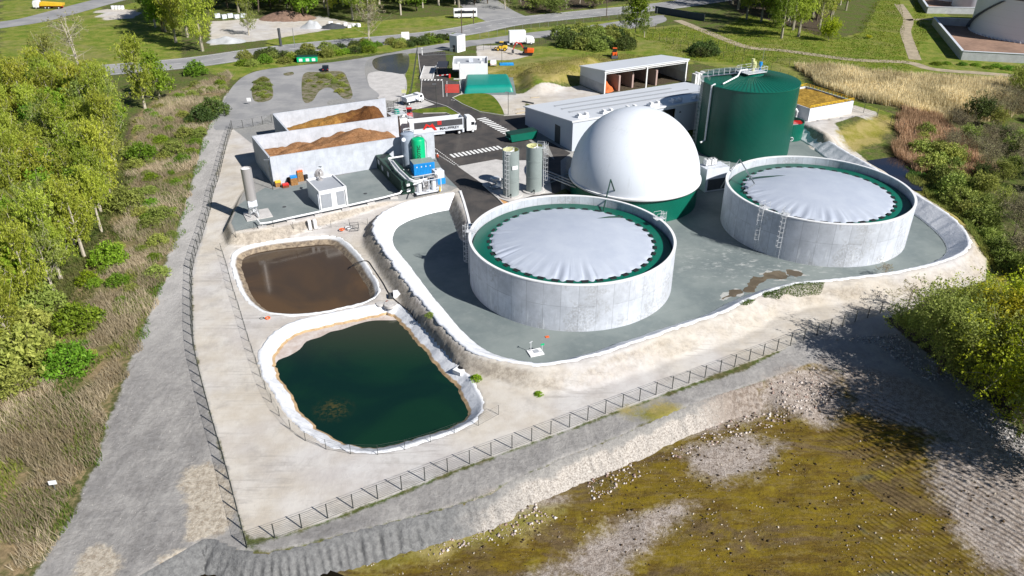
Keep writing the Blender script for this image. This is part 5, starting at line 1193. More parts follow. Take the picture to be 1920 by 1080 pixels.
def car(px, py, rz, body, label, name='parked_car', van=False):
    t = T(name, label, 'van' if van else 'car', G(px, py, 0), rz)
    prof = [(-2.1, .35), (2.1, .35), (2.15, .75), (1.5, .95), (.75, 1.42), (-.9, 1.45), (-1.75, 1.0), (-2.15, .9)] if not van else [(-2.2, .35), (2.2, .35), (2.25, .9), (1.6, 1.15), (1.1, 1.85), (-2.15, 1.9), (-2.25, .9)]
    MB().xz(prof, -.88, .88).build('body', M[body], t, bevel=.1)
    for s_ in (-1, 1): MB().xz([(-1.4, .98), (1.2, .98), (.68, 1.36), (-.85, 1.38)] if not van else [(.2, 1.2), (1.4, 1.2), (1.0, 1.72), (.2, 1.72)], s_ * .89 - .005, s_ * .89 + .005).build('side_window', M['glass'], t)
    MB().box(1.15, 0, .98, .05, 1.5, .6, 0, 0, -.95).build('windscreen', M['glass'], t); MB().box(-1.45 if not van else -2.24, 0, 1.0, .05, 1.45, .5, 0, 0, 1.0 if not van else 0).build('rear_window', M['glass'], t)
    for s_ in (-1, 1): MB().box(2.12, s_ * .62, .62, .06, .35, .15).build('headlight', M['steelwhite'], t); MB().box(-2.15, s_ * .66, .7, .06, .25, .18).build('tail_light', M['red'], t)
    wheels(t, (-1.35, 1.35), .9, .33)
    return t
M['carblack'] = plain('black_car_paint', (.012, .015, .022), .2, 0, .05, spec=.6)
car(611, 132, R_(100), 'carblack', 'black hatchback parked alone on the old asphalt car park')
car(925, 122, R_(90), 'white', 'white car parked beside the office building', van=False)
# skip
t = T('recycling_skip', 'bright green recycling bin row with white panels at the car park edge', 'skip', G(577, 116, 0), R_(8))
m = MB(); m.box(0, 0, .2, 6.0, 1.9, 1.4); m.build('body', M['brightgreen'], t); MB().box(0, .1, 1.6, 6.1, 1.9, .1, 0, .12).build('lid', M['dkgreen'], t)
for x in (-1.9, .1, 1.9): MB().box(x, -.98, .4, 1.0, .05, .8).build('panel', M['white'], t)
# excavator
def excavator(px, py, rz, c, label, k=1.0):
    t = T('excavator', label, 'excavator', G(px, py, 0), rz)
    for s_ in (-1, 1): m = MB(); m.xz([(-1.7 * k, .25), (-1.4 * k, 0), (1.4 * k, 0), (1.7 * k, .25), (1.6 * k, .75 * k), (-1.6 * k, .75 * k)], s_ * .95 * k - .25, s_ * .95 * k + .25); m.build('track', M['black'], t)
    m = MB(); m.cyl(0, 0, .6 * k, .6 * k, .3); m.box(-.5 * k, 0, .9 * k, 2.8 * k, 2.2 * k, 1.1 * k); m.build('body', M[c], t, bevel=.08)
    MB().box(.55 * k, .65 * k, 1.0 * k, 1.2 * k, .9 * k, 1.5 * k).build('cab', M['glass'], t); MB().box(-1.7 * k, 0, .95 * k, .5, 2.1 * k, 1.0 * k).build('counterweight', M[c], t)
    m = MB(); m.path([(.8 * k, -.2, 1.2 * k), (2.2 * k, -.2, 3.4 * k), (3.8 * k, -.2, 3.7 * k)], .2 * k, 4); m.build('boom', M['red'], t)
    m = MB(); m.path([(3.6 * k, -.2, 3.9 * k), (4.6 * k, -.2, 1.4 * k)], .16 * k, 4); m.build('arm', M['red'], t); m = MB(); m.xz([(4.3 * k, .4), (5.0 * k, .5), (5.0 * k, 1.3 * k), (4.5 * k, 1.5 * k)], -.7, .3); m.build('bucket', M['dark'], t)
excavator(989, 103, R_(172), 'orange', 'orange excavator with raised arm on the bare ground beside the office')
def loader(px, py, rz, c, label, cat='loader'):
    t = T('wheel_loader', label, cat, G(px, py, 0), rz); MB().box(-.4, 0, .7, 2.6, 1.5, .9).build('body', M[c], t, bevel=.1); MB().box(.1, 0, 1.6, 1.1, 1.2, 1.1).build('cab', M['glass'], t); MB().box(.1, 0, 2.7, 1.2, 1.3, .1).build('cab_roof', M[c], t)
    m = MB(); m.path([(.9, .5, 1.3), (2.3, .5, .6)], .1, 4); m.path([(.9, -.5, 1.3), (2.3, -.5, .6)], .1, 4); m.build('arms', M[c], t); m = MB(); m.xz([(2.2, .1), (3.0, .1), (3.0, .2), (2.4, .9), (2.2, .9)], -.95, .95); m.build('bucket', M['dark'], t)
    wheels(t, (-1.1, 1.1), .95, .55, c)
loader(941, 95, R_(170), 'yellow', 'yellow loader standing left of the orange excavator')
loader(1152, 107, R_(-95), 'orange', 'small orange machine alone on the grass behind the open shed', 'machine')
t = T('forklift', 'red machine parked behind the white bin at the end of the back bunker', 'machine', G(768, 222, 0), R_(100)); MB().box(0, 0, .3, 2.4, 1.4, 1.2).build('body', M['red'], t, bevel=.1); MB().box(.1, 0, 1.5, 1.1, 1.2, .9).build('cab', M['glass'], t); MB().box(.1, 0, 2.4, 1.2, 1.3, .08).build('cab_roof', M['red'], t); wheels(t, (-.8, .8), .75, .35)
t = T('box_truck', 'white box truck parked on the far road behind the excavator', 'truck', G(955, 84, 0), R_(10)); MB().box(2.6, 0, .9, 5.4, 2.4, 3.6).build('box', M['white'], t); m = MB(); m.xz([(5.6, .5), (8.2, .5), (8.3, 1.5), (7.9, 2.4), (6.6, 2.6), (5.6, 2.6)], -1.15, 1.15); m.build('cab', M['white'], t, bevel=.1); MB().box(8.1, 0, 1.4, .06, 2, .8, 0, 0, -.4).build('windscreen', M['glass'], t); MB().box(3.8, 0, .6, 8, 1, .3).build('chassis', M['dark'], t); wheels(t, (1.2, 2.3, 7.2), 1.15, .5); MB().box(-.4, 0, .3, .8, 2.4, .3).build('tail_lift', M['offwhite'], t)
t = T('coach', 'white coach among the trees beyond the highway junction', 'coach', G(853, 34, 0), R_(6)); MB().box(4, 0, .5, 9, 2.4, 3.0).build('body', M['white'], t, bevel=.2); MB().box(4, -1.22, 1.9, 8.2, .04, .9).build('window_band', M['glass'], t); wheels(t, (1.5, 6.5), 1.2, .5)
t = T('tanker_truck', 'white and yellow lorry on the yard in the top left corner', 'lorry', G(66, 16, 0), R_(-2)); m = MB(); m.xz([(0, .6), (2.3, .6), (2.4, 3.1), (.5, 3.2), (0, 2.2)], -1.2, 1.2); m.build('cab', M['white'], t, bevel=.1); MB().box(.02, 0, 1.9, .06, 2, .9).build('windscreen', M['glass'], t); MB().box(7, 0, .7, 9.4, 1, .3).build('chassis', M['red'], t)
m = MB(); m.xz([(2.8, 1.2), (12.0, 1.2), (12.4, 2.2), (3.2, 2.7)], -1.15, 1.15); m.build('tipper_body', M['yellow'], t); wheels(t, (1.2, 5, 6.4, 10.6), 1.2, .5)

# ================================================================== GATEHOUSE AREA
b = G(850, 148, 0); t = T('office_building', 'white two-level office building with parapet roof and rooftop unit', 'building', b, R_(2))
m = MB(); m.box(5.7, .1, 0, 8.0, .2, 4.2); m.box(4.75, 8.9, 0, 9.7, .2, 4.2); m.box(9.6, 4.5, 0, .2, 8.6, 4.2); m.box(1.7, 4.5, 0, .2, 8.6, 2.6); m.box(0, 4.5, 2.6, .2, 8.6, 1.6); m.box(.9, .1, 2.6, 2.0, .2, 1.6); m.build('wall', M['white'], t)
MB().box(4.75, 4.5, 3.55, 9.4, 8.5, .15).build('roof', M['greyroof'], t); MB().box(1.75, .6, .1, .1, 1.2, 2.3).build('door', M['black'], t); MB().box(.9, 4.5, 2.55, 1.6, 8.4, .06).build('soffit', M['dark'], t)
MB().box(5, 4.5, 3.7, 1.2, 1.0, .9).build('rooftop_unit', M['offwhite'], t); 
for x, y in ((1.6, 2), (8.2, 2.2), (7.8, 6.5)): MB().box(x, y, 3.7, .7, .9, .5).build('rooftop_vent', M['white'], t)
MB().box(5.4, -.3, 0, 10.6, 1.0, .12).build('plinth', M['slab'], t)
b = G(857, 99, 0); t = T('transformer_cabin', 'tall narrow white cabin behind the office building', 'cabin', b, R_(52)); MB().box(2.0, 1.5, 0, 3.9, 3.2, 5.0).build('wall', M['white'], t); MB().box(2.0, 1.5, 5.0, 4.1, 3.4, .12).build('roof_rim', M['white'], t); MB().box(2.0, 1.5, 5.13, 3.5, 2.8, .03).build('roof', M['greyroof'], t)
m = MB(); [m.box(.6 + k * .6, -.15, .5, .25, .06, 3.8) for k in range(5)]; m.build('louvre', M['greyroof'], t); MB().box(-.03, 1.2, .1, .06, 1.0, 2.1).build('door', M['dark'], t)
t = T('weighbridge', 'pale concrete weighbridge deck beside the gatehouse', 'weighbridge', G(800, 148, 0), R_(91)); MB().box(6.5, 0, 0, 13.5, 3.2, .35).build('deck', M['slab'], t)
for s_ in (-1, 1): MB().box(6.5, s_ * 1.75, 0, 13.5, .15, .6).build('guide_rail', M['white'], t)
m = MB(); m.box(13, -2.3, 0, .3, .3, 1.4); m.build('terminal', M['white'], t)
t = T('loading_bay', 'dark open steel canopy between weighbridge and office', 'canopy', G(829, 143, 0), R_(90)); MB().box(3.5, 0, 2.5, 7, 3.2, .1).build('roof', M['navy'], t)
for x in (.2, 6.8):
    for y in (-1.4, 1.4): MB().box(x, y, 0, .12, .12, 2.5).build('post', M['dark'], t)
t = T('barrier', 'red and white barrier arm at the corner of the office', 'barrier', G(843, 146, 0), R_(200)); MB().box(0, 0, 0, .5, .5, 1.1).build('housing', M['red'], t)
for k in range(5): MB().box(.6 + k * .7, 0, .9, .68, .1, .12).build('arm', M['red' if k % 2 else 'white'], t)
m = MB()
q = [G(*p, 0) for p in ((870, 176), (963, 173), (953, 148), (873, 149))]; NX, NY = 40, 20; V = []
def bl(u, v):
    p = q[0].lerp(q[1], u).lerp(q[3].lerp(q[2], u), v); e = min(u, 1 - u) * 14; f = min(v, 1 - v) * 13
    hh = 1.7 * min(1, (1 - (1 - min(e, 1)) ** 2) ** .5) * min(1, (1 - (1 - min(f / 1.6, 1)) ** 2) ** .5); return (p.x, p.y, .03 + hh + .12 * math.sin(math.pi * v) * (hh > 1))
tag(heap('water_bladder', None, bl, 60, 40, M['teal']), 'teal inflated water bladder lying beside the office', 'bladder')
structure(sheet('bladder_pad', W([(862,150),(862,158),(868,178),(968,178),(962,145),(875,145)], 0), .02, pad.m))
t = T('pool', 'small bright blue covered pit beside the white car', 'pit', G(950, 121, 0), R_(3)); MB().box(0, 0, 0, 4.2, 2.6, .3).build('rim', M['blue'], t); MB().box(0, 0, .31, 3.8, 2.2, .02).build('cover', plain('pool_blue', (.02, .35, .75), .3), t)
# painted marks
redp = plain('red_road_paint', (.60, .06, .04), .8, 0, .1)
m = MB()
for k in range(7):
    y0_, y1_ = 158.5 + k * 2.3, 158.5 + k * 2.3 + 1.9; P = [G(x, y, 0) for x, y in ((835, y1_), (861, y1_ - .3), (861, y0_ - .3), (835, y0_))]
    m.add([(p.x, p.y, .03) for p in P], [(0, 1, 2, 3)])
structure(m.build('red_hatching', redp))
m = MB()
def stripes(a, b, n, w_, l_, duty=.5):
    A_, B_ = G(*a, 0), G(*b, 0); d = (B_ - A_); L_ = d.length; d.normalize(); nn = Vector((-d.y, d.x, 0))
    for k in range(n):
        c = A_ + d * (L_ * (k + .5) / n); h = d * (L_ / n * duty / 2); q_ = nn * l_ / 2
        m.add([(*(c - h - q_)[:2], .03), (*(c + h - q_)[:2], .03), (*(c + h + q_)[:2], .03), (*(c - h + q_)[:2], .03)], [(0, 1, 2, 3)])
stripes((845, 293), (940, 276), 13, 0, 2.3, .55); stripes((901, 221), (975, 262), 15, 0, 2.4, .55); stripes((788, 150), (831, 150), 7, 0, 1.4, .55)
for a, b in (((815, 278), (860, 311)), ((813, 285), (853, 310)), ((862, 312), (933, 300))): stripes(a, b, 14, 0, .16, .6)
stripes((845, 187), (985, 213), 30, 0, .2, .5)
for a, b in (((830, 152), (831, 182)), ((838, 152), (838, 181))): stripes(a, b, 1, 0, .12, 1)
structure(m.build('road_markings', mark))
m = MB(); kb = lambda pts: m.path([(G(*p, 0).x, G(*p, 0).y, .06) for p in pts], .13, 4)
kb([(780, 205), (790, 202)]); kb([(793, 213), (836, 212), (847, 217), (862, 214), (838, 200), (800, 188), (789, 180), (791, 150), (786, 120), (784, 100)]); kb([(861, 152), (866, 176), (848, 184), (868, 196), (900, 210), (945, 217), (985, 215)]); kb([(905, 347), (934, 373), (950, 390)])
tag(m.build('kerb', M['slab']), kind='structure')
# lamp posts, poles and signs
def pole(px, py, top, label, name='lamp_post', head=True, mt='post', r=.07, cat='lamp post'):
    b = G(px, py, 0); _, zt = VP(px, top, b, (1, 0)); t = T(name, label, cat, b)
    MB().path([(0, 0, 0), (0, 0, zt)], r, 6).build('pole', M[mt], t)
    if head: MB().box(-.35, 0, zt, .9, .3, .1).build('lamp_head', M['steel'], t)
    return t
pole(819, 203, 158, 'slim dark lamp post at the tip of the small lawn by the site road'); pole(953, 215, 173, 'slim dark lamp post beside the lawn in front of the teal bladder')
pole(941, 121, 84, 'slim lamp post next to the blue pit'); pole(512, 355, 300, 'slim dark pole at the left corner of the front bunker')
pole(527, 87, 53, 'stout dark post on the verge of the highway', 'post', False, 'dark', .45, 'post'); pole(553, 89, 53, 'pale pole just right of the stout dark post', 'pole', False, 'steel', .1, 'pole')
def power_pole(px, py, top, label):
    t = pole(px, py, top, label, 'utility_pole', False, 'darkbark', .18, 'pole'); zt = max(c.bound_box[6][2] for c in kids(t) if c.type == 'MESH'); MB().box(0, 0, zt - .6, 2.2, .12, .12).build('crossarm', M['dark'], t)
power_pole(866, 63, 17, 'tall utility pole beside the junction, left of the coach'); power_pole(888, 45, 18, 'shorter utility pole right of the coach'); power_pole(1137, 32, -8, 'utility pole on the verge among the bare trees at top centre')
def sign(px, py, w_, h_, z0, rz, label, mt='white', name='sign', leg=2):
    t = T(name, label, 'sign', G(px, py, 0) if name != 'notice_sign' else (*G(px, py, LOW)[:2], LOW), rz); MB().box(0, 0, z0, w_, .06, h_).build('board', M[mt], t)
    for s_ in ((-.4, .4) if leg == 2 else (0,)): MB().path([(s_ * w_, .06, 0), (s_ * w_, .06, z0 + h_)], .05, 5).build('leg', M['steel'], t)
sign(761, 82, 2.6, 2.4, 1.4, R_(10), 'large white board on posts beside the highway hedge'); sign(468, 196, 1.0, .9, .8, R_(5), 'small white sign at the left end of the car park', leg=1); sign(758, 183, 1.2, .9, 1.2, R_(5), 'small cream sign behind the tipper truck', 'cream')
sign(105, 922, .75, .5, 1.0, R_(12), 'small white notice on a post in the dry grass at lower left', name='notice_sign', leg=1)
# the man in the orange vest
b = G(821, 303, 0); t = T('person', 'person in an orange vest and white helmet walking on the site road', 'person', b, R_(200))
def skinned(name, pts, edges, mat, parent):
    me = bpy.data.meshes.new(name); me.from_pydata([p[:3] for p in pts], edges, []); o = bpy.data.objects.new(name, me); col.objects.link(o); o.parent = parent
    o.modifiers.new('skin', 'SKIN'); me.skin_vertices or None
    if not me.skin_vertices: me.attributes
    for i, p in enumerate(pts): me.skin_vertices[0].data[i].radius = (p[3], p[4] if len(p) > 4 else p[3])
    me.skin_vertices[0].data[0].use_root = True
    s = o.modifiers.new('sub', 'SUBSURF'); s.levels = 1; s.render_levels = 2; me.materials.append(mat); return o
dgp = [(0, 0, .95, .15, .12), (0, 0, 1.2, .15, .11), (0, 0, 1.42, .17, .11), (.01, 0, 1.54, .06), (.02, 0, 1.66, .095, .085), (.02, 0, 1.76, .07),
       (-.0, .2, 1.42, .06), (-.05, .27, 1.15, .045), (.08, .26, .92, .035), (.12, .25, .82, .04), (0, -.2, 1.42, .06), (.08, -.27, 1.15, .045), (.2, -.25, .95, .035), (.25, -.24, .86, .04),
       (.0, .1, .88, .09), (.12, .11, .5, .065), (.05, .11, .09, .045), (.2, .12, .04, .035), (0, -.1, .88, .09), (-.08, -.11, .5, .065), (-.25, -.11, .12, .045), (-.12, -.12, .04, .035)]
ed = [(0, 1), (1, 2), (2, 3), (3, 4), (4, 5), (2, 6), (6, 7), (7, 8), (8, 9), (2, 10), (10, 11), (11, 12), (12, 13), (0, 14), (14, 15), (15, 16), (16, 17), (0, 18), (18, 19), (19, 20), (20, 21)]
try:
    import bmesh
    me = bpy.data.meshes.new('body'); bm = bmesh.new(); lay = bm.verts.layers.skin.verify()
    vs = [bm.verts.new(p[:3]) for p in dgp]
    for p, v in zip(dgp, vs): v[lay].radius = (p[3], p[4] if len(p) > 4 else p[3])
    vs[0][lay].use_root = True
    for a, b_ in ed: bm.edges.new((vs[a], vs[b_]))
    bm.to_mesh(me); bm.free(); me.materials.append(M['navy']); o = bpy.data.objects.new('body', me); col.objects.link(o); o.parent = t
    o.modifiers.new('skin', 'SKIN'); s = o.modifiers.new('sub', 'SUBSURF'); s.levels = s.render_levels = 2
except Exception as ex: print('skin', ex)
MB().lathe([(.17, .92), (.20, 1.1), (.21, 1.35), (.19, 1.48), (.08, 1.54)], 20).build('vest', M['hivis'], t, True)
MB().lathe([(.15, 1.68), (.13, 1.69), (.125, 1.78), (.09, 1.85), (.01, 1.88)], 20, .02).build('helmet', M['white'], t, True)
# ================================================================== FENCES
def fence(pts, label, h=1.9, step=2.5, z=None, pm='post', wires=9, closed=False, pr=.045, wr=.012):
    t = T('mesh_fence', label, 'fence', (0, 0, 0)); P = resample(smooth_curve(pts, 1, False) if len(pts) > 2 else pts, step)
    pmsh = None; tops = []
    for p in P:
        zz = hz(p[0], p[1]); tops.append((p[0], p[1], zz))
        if pmsh is None:
            o = MB().box(0, 0, -.2, pr * 2, pr * 2, h + .2).build('post', M[pm], t); pmsh = o.data
        else:
            o = bpy.data.objects.new('post', pmsh); col.objects.link(o); o.parent = t
        o.location = (p[0], p[1], zz)
    m = MB()
    for k in range(wires):
        z_ = .08 + (h - .12) * k / (wires - 1)
        m.path([(x, y, zz + z_) for x, y, zz in tops], wr * (1.6 if k in (0, wires - 1) else 1), 3)
    m.build('wire_mesh', M['wire'], t); return t
Wl = lambda pts, z=LOW: W(pts, z)
fence(Wl([(463,1027),(446,962),(423,875),(401,801),(383,735),(369,678),(363,640),(361,588),(360,540),(361,505)]), 'dark wire fence between the gravel track and the pale track, lower left part')
fence(Wl([(361,505),(366,482),(375,455),(384,430)], -1.9) + Wl([(395,395),(400,370)], -1.4) + Wl([(410,330),(420,295),(427,272),(436,243)], -.3), 'dark wire fence climbing past the flare stack towards the car park')
fence(W([(436,243),(470,238),(510,229)], 0), 'short wire fence crossing to the back corner of the bunkers', wires=7)
fence(Wl([(463,1027),(534,1002),(628,965.5),(718,932),(803,899.5),(883,869),(960,840)]), 'dark wire fence along the grey shelf at the bottom, left part')
fence(Wl([(960,840),(1067,801),(1134,776),(1198,752),(1260,729),(1319,710),(1374,689),(1455,658),(1530,629.5),(1600,604.5),(1650,588)]), 'dark wire fence along the olive pit rim, right part up to the big tree')
fence(Wl([(415,470),(425,500),(437,545),(450,585),(465,635),(480,680),(492,715),(508,752),(535,795),(575,828),(612,843),(658,852),(706,853),(757,843),(805,829),(850,812),(900,797),(935,778)]), 'thin light wire fence curving round the left side of both ponds', h=1.4, step=3, pr=.025, wr=.007, wires=6)
fence(Wl([(415,470),(445,457),(490,447),(530,442),(575,436),(630,428),(690,425)], -1.9), 'thin light wire fence between the flare pad and the brown pond', h=1.3, step=3, pr=.025, wr=.007, wires=6)
fence(W([(893,95),(960,88),(1010,82),(1080,72)], 0), 'wire fence behind the excavator and box truck', wires=6)
fence(W([(900,73),(1000,55),(1100,42),(1200,30),(1232,26)], 0), 'pale wire fence between the highway and the lower access road', h=2.2, step=4, pm='steel', wires=6)
fence(W([(1200,62),(1290,92),(1380,118),(1450,140),(1520,170),(1600,205),(1680,232),(1715,248)], 0), 'green wire fence between the park meadow and the plant', h=2.2, step=4, wires=6)
fence(W([(1215,52),(1300,75),(1400,105),(1480,122)], 0), 'second green wire fence, on the park side of the other', h=2.2, step=4, wires=6)
fence(W([(783,96),(778,130),(771,175),(762,205)], 0), 'wire fence on the strip left of the weighbridge', wires=6)
fence(W([(728,208),(742,202),(757,190)], 0), 'short wire fence beside the tipper truck', wires=6)
t = T('sliding_gate', 'grey steel sliding gate at the site entrance left of the tall white cabin', 'gate', G(792, 104, 0), R_(8)); m = MB(); m.path([(0, 0, .1), (10, 0, .1), (10, 0, 1.9), (0, 0, 1.9)], .07, 4, True); [m.path([(k * .5, 0, .1), (k * .5, 0, 1.9)], .025, 4) for k in range(20)]; m.build('leaf', M['steel'], t); MB().box(0, .3, 0, .25, .25, 2.3).build('post', M['white'], t)
t = T('panel_fence', 'dark blue sheet fence by the road under the park trees', 'fence', (0, 0, 0)); a_, b_ = G(1228, 24, 0), G(1320, 40, 0); wallseg(a_, b_, .15, 2.6, 'panel', plain('navy_sheet', (.02, .04, .07), .5), t)
for f in (0, .33, .66, 1): p = a_.lerp(b_, f); MB().box(p.x, p.y - .15, 0, .15, .15, 2.7).build('post', M['dark'], t)

# ================================================================== VEGETATION
def leaf_mat(name, c1, c2, sat=.0):
    n = NT(name, .6, 0, .25); a = n.attr('leaf'); s = n.sep(a.outputs['Color'], True)
    c = n.mix(s[0], c1, c2); c = n.hsv(c, n.math('ADD', .478, n.math('MULTIPLY', n.objrand(), .045)), 1.0, n.math('MULTIPLY', n.math('ADD', .75, n.math('MULTIPLY', s[1], .6)), n.math('ADD', .78, n.math('MULTIPLY', n.math('FRACT', n.math('MULTIPLY', n.objrand(), 7.3)), .55))))
    n.color(c)
    try:
        n.b.inputs['Subsurface Weight'].default_value = 0
    except Exception: pass
    tr = n.t.nodes.new('ShaderNodeBsdfTranslucent'); mx = n.t.nodes.new('ShaderNodeMixShader'); mx.inputs[0].default_value = .38
    n.t.links.new(c, tr.inputs[0]); out = n.t.nodes['Material Output']
    n.t.links.new(n.b.outputs[0], mx.inputs[1]); n.t.links.new(tr.outputs[0], mx.inputs[2]); n.t.links.new(mx.outputs[0], out.inputs[0]); return n.m
LM = dict(poplar=leaf_mat('poplar_leaves', (.22, .275, .025), (.38, .42, .06)), green=leaf_mat('green_leaves', (.12, .22, .015), (.22, .34, .03)),
          dark=leaf_mat('dark_leaves', (.05, .085, .02), (.11, .15, .035)), olive=leaf_mat('olive_leaves', (.20, .245, .045), (.34, .38, .09)),
          lime=leaf_mat('lime_leaves', (.16, .28, .01), (.27, .38, .02)), gold=leaf_mat('golden_leaves', (.33, .37, .015), (.58, .57, .03)), grey=leaf_mat('budding_twigs', (.22, .19, .12), (.34, .32, .16)))
rs = np.random.RandomState(5)
def leaves(C, size, rs_, tint, aspect=.55, flat=0):
    n = len(C); u = rs_.normal(size=(n, 3)); u[:, 2] += flat * 4; u /= np.linalg.norm(u, axis=1)[:, None]
    v = rs_.normal(size=(n, 3));  v -= u * np.sum(u * v, 1)[:, None]; v /= np.linalg.norm(v, axis=1)[:, None] + 1e-9
    s = size * (.6 + .8 * rs_.rand(n))[:, None]; a = u * s; b = v * s * aspect
    V = np.stack([C - a, C - b * .9, C + a, C + b], 1).reshape(-1, 3)
    F = np.arange(n * 4).reshape(n, 4)
    col_ = np.ones((n, 4)); col_[:, 0] = np.clip(tint + rs_.normal(size=n) * .18, 0, 1); col_[:, 1] = rs_.rand(n)
    return V, F, np.repeat(col_, 4, 0)
def tree_proto(seed, H, Rr, kind, nl, ls):
    r = np.random.RandomState(seed); m = MB(); C = []; tint = []
    lean = r.normal(size=2) * .04 * H
    def trunkp(f): return np.array([lean[0] * f * f, lean[1] * f * f, H * f])
    if kind in ('poplar', 'bare', 'broad'):
        nst = 1 if kind == 'poplar' else r.randint(2, 4)
        for s_ in range(nst):
            off = r.normal(size=2) * (.25 * Rr if nst > 1 else 0); top = .93 if nst == 1 else r.uniform(.7, .95)
            def tp(f, off=off): b = trunkp(f); b[:2] += off * f; return b
            fs_ = np.linspace(0, top, 7); m.path([tuple(tp(f)) for f in fs_], [max(.02, (.022 * H / nst ** .5) * (1 - f * .95)) for f in fs_], 6)
            nb = 22 // nst if kind == 'poplar' else 30 // nst
            for k in range(nb):
                f = r.uniform(.16, .95) ** (1 if kind == 'poplar' else .8) * top; az = r.uniform(0, 2 * math.pi)
                prof = math.sin(math.pi * min(1, (f / top) ** .75 * .92 + .06)) ** .7
                Lb = Rr * prof * r.uniform(.7, 1.25); up = r.uniform(.9, 1.6) if kind == 'poplar' else r.uniform(.25, .95)
                b0 = tp(f); d = np.array([math.cos(az), math.sin(az), 0])
                pts = [b0 + d * Lb * t_ + np.array([0, 0, Lb * up * t_ ** 1.25]) for t_ in (0, .35, .7, 1)]
                m.path([tuple(p) for p in pts], [.05 * H / 12, .035 * H / 12, .02, .01], 4)
                cl = r.normal() * .22 + .5; nlb = int(nl / (nb * nst)) if kind != 'bare' else int(nl / (nb * nst) * .35)
                for j in range(nlb // 9 + 1):
                    t_ = r.uniform(.25, 1.08); q = b0 + d * Lb * t_ + np.array([0, 0, Lb * up * t_ ** 1.25]); sp = .10 * Rr + .14
                    q = q + r.normal(size=3) * sp * 1.5
                    for _ in range(9): C.append(q + r.normal(size=3) * np.array([.3, .3, .42]) * (sp + .1)); tint.append(cl + .12 * r.normal())
                    if kind == 'bare' or r.rand() < .15: m.path([tuple(b0 + d * Lb * t_ * .9 + np.array([0, 0, Lb * up * (t_ * .9) ** 1.25])), tuple(q)], .012 * H / 12 + .006, 3)
    else:   # bush: stems fan out from the ground
        ns_ = 16
        for k in range(ns_):
            az = r.uniform(0, 2 * math.pi); rad = Rr * math.sqrt(r.rand()) * .85; hh = H * (1 - .55 * (rad / Rr) ** 2) * r.uniform(.75, 1.1)
            e = np.array([rad * math.cos(az), rad * math.sin(az), hh * .9]); m.path([(0, 0, 0), tuple(e * np.array([.5, .5, .6])), tuple(e)], [.05, .03, .012], 4)
        for k in range(max(8, nl // 14)):
            az = r.uniform(0, 2 * math.pi); rad = Rr * math.sqrt(r.rand()); hmax = H * (1 - .7 * (rad / Rr) ** 2.2); z_ = hmax * r.uniform(.12, 1.05) ** .6
            q = np.array([rad * math.cos(az) * r.uniform(.85, 1.12), rad * math.sin(az) * r.uniform(.85, 1.12), max(.05, z_)]); cl = r.normal() * .22 + .5
            for _ in range(14): C.append(q + r.normal(size=3) * np.array([.2, .2, .2]) * (.35 + Rr * .22)); tint.append(cl)
    V, F_, c_ = leaves(np.array(C), ls, r, np.array(tint), .34 if kind == 'poplar' else .5, .45 if kind == 'poplar' else 0)
    V[:, 2] = np.maximum(V[:, 2], .02)
    return m, V, F_, c_
PROTO = {}
def proto(key, seed, H, Rr, kind, nl, ls, lm, bark):
    m, V, F_, c_ = tree_proto(seed, H, Rr, kind, nl, ls)
    tm = bpy.data.meshes.new('trunk'); tm.from_pydata(m.v, [], m.f); tm.materials.append(M[bark])
    cm = np_mesh('~crown', V, F_, LM[lm], None, False, {'leaf': c_}); cm.name = 'crown'
    PROTO.setdefault(key, []).append((tm, cm))
for i in range(5): proto('poplar', 10 + i, 13, 2.5, 'poplar', 6500, .20, 'poplar', 'limb')
for i in range(3): proto('greentree', 20 + i, 10, 3.0, 'broad', 4200, .24, 'green', 'bark')
for i in range(2): proto('greypoplar', 30 + i, 11, 2.8, 'poplar', 2400, .22, 'olive', 'limb')
for i in range(3): proto('bush', 40 + i, 2.6, 2.2, 'bush', 2200, .16, 'green', 'darkbark')
for i in range(2): proto('olivebush', 50 + i, 2.8, 2.3, 'bush', 2200, .16, 'olive', 'darkbark')
for i in range(2): proto('darkbush', 60 + i, 2.6, 2.6, 'bush', 2200, .18, 'dark', 'darkbark')
proto('limebush', 70, 2.0, 1.6, 'bush', 1500, .15, 'lime', 'darkbark')
for i in range(2): proto('bare', 80 + i, 10, 3.6, 'bare', 2200, .16, 'grey', 'limb')
for i in range(3): proto('tallpoplar', 120 + i, 22, 4.4, 'poplar', 7500, .30, 'poplar', 'bark')
for i in range(3): proto('talltree', 130 + i, 17, 5.2, 'broad', 7500, .32, 'green', 'darkbark')
for i in range(2): proto('tallthin', 140 + i, 18, 4.2, 'poplar', 3600, .28, 'olive', 'limb')
for i in range(2): proto('talldark', 150 + i, 15, 5.5, 'broad', 7000, .32, 'dark', 'darkbark')
for i in range(3): proto('goldbig', 160 + i, 12.5, 5.6, 'broad', 17000, .17, 'gold', 'bark')
for i in range(2): proto('duskybig', 170 + i, 11.5, 5.0, 'broad', 15000, .17, 'olive', 'darkbark')
for i in range(3): proto('twiggy', 180 + i, 8, 4.4, 'bare', 9000, .13, 'grey', 'darkbark')
for i in range(2): proto('goldtree', 90 + i, 9, 4.2, 'broad', 7500, .22, 'gold', 'bark')
for i in range(3): proto('duskytree', 100 + i, 9, 4.0, 'broad', 5200, .22, 'olive', 'darkbark')
for i in range(2): proto('darktree', 110 + i, 8, 4.2, 'broad', 5200, .24, 'dark', 'darkbark')
vr = random.Random(21)
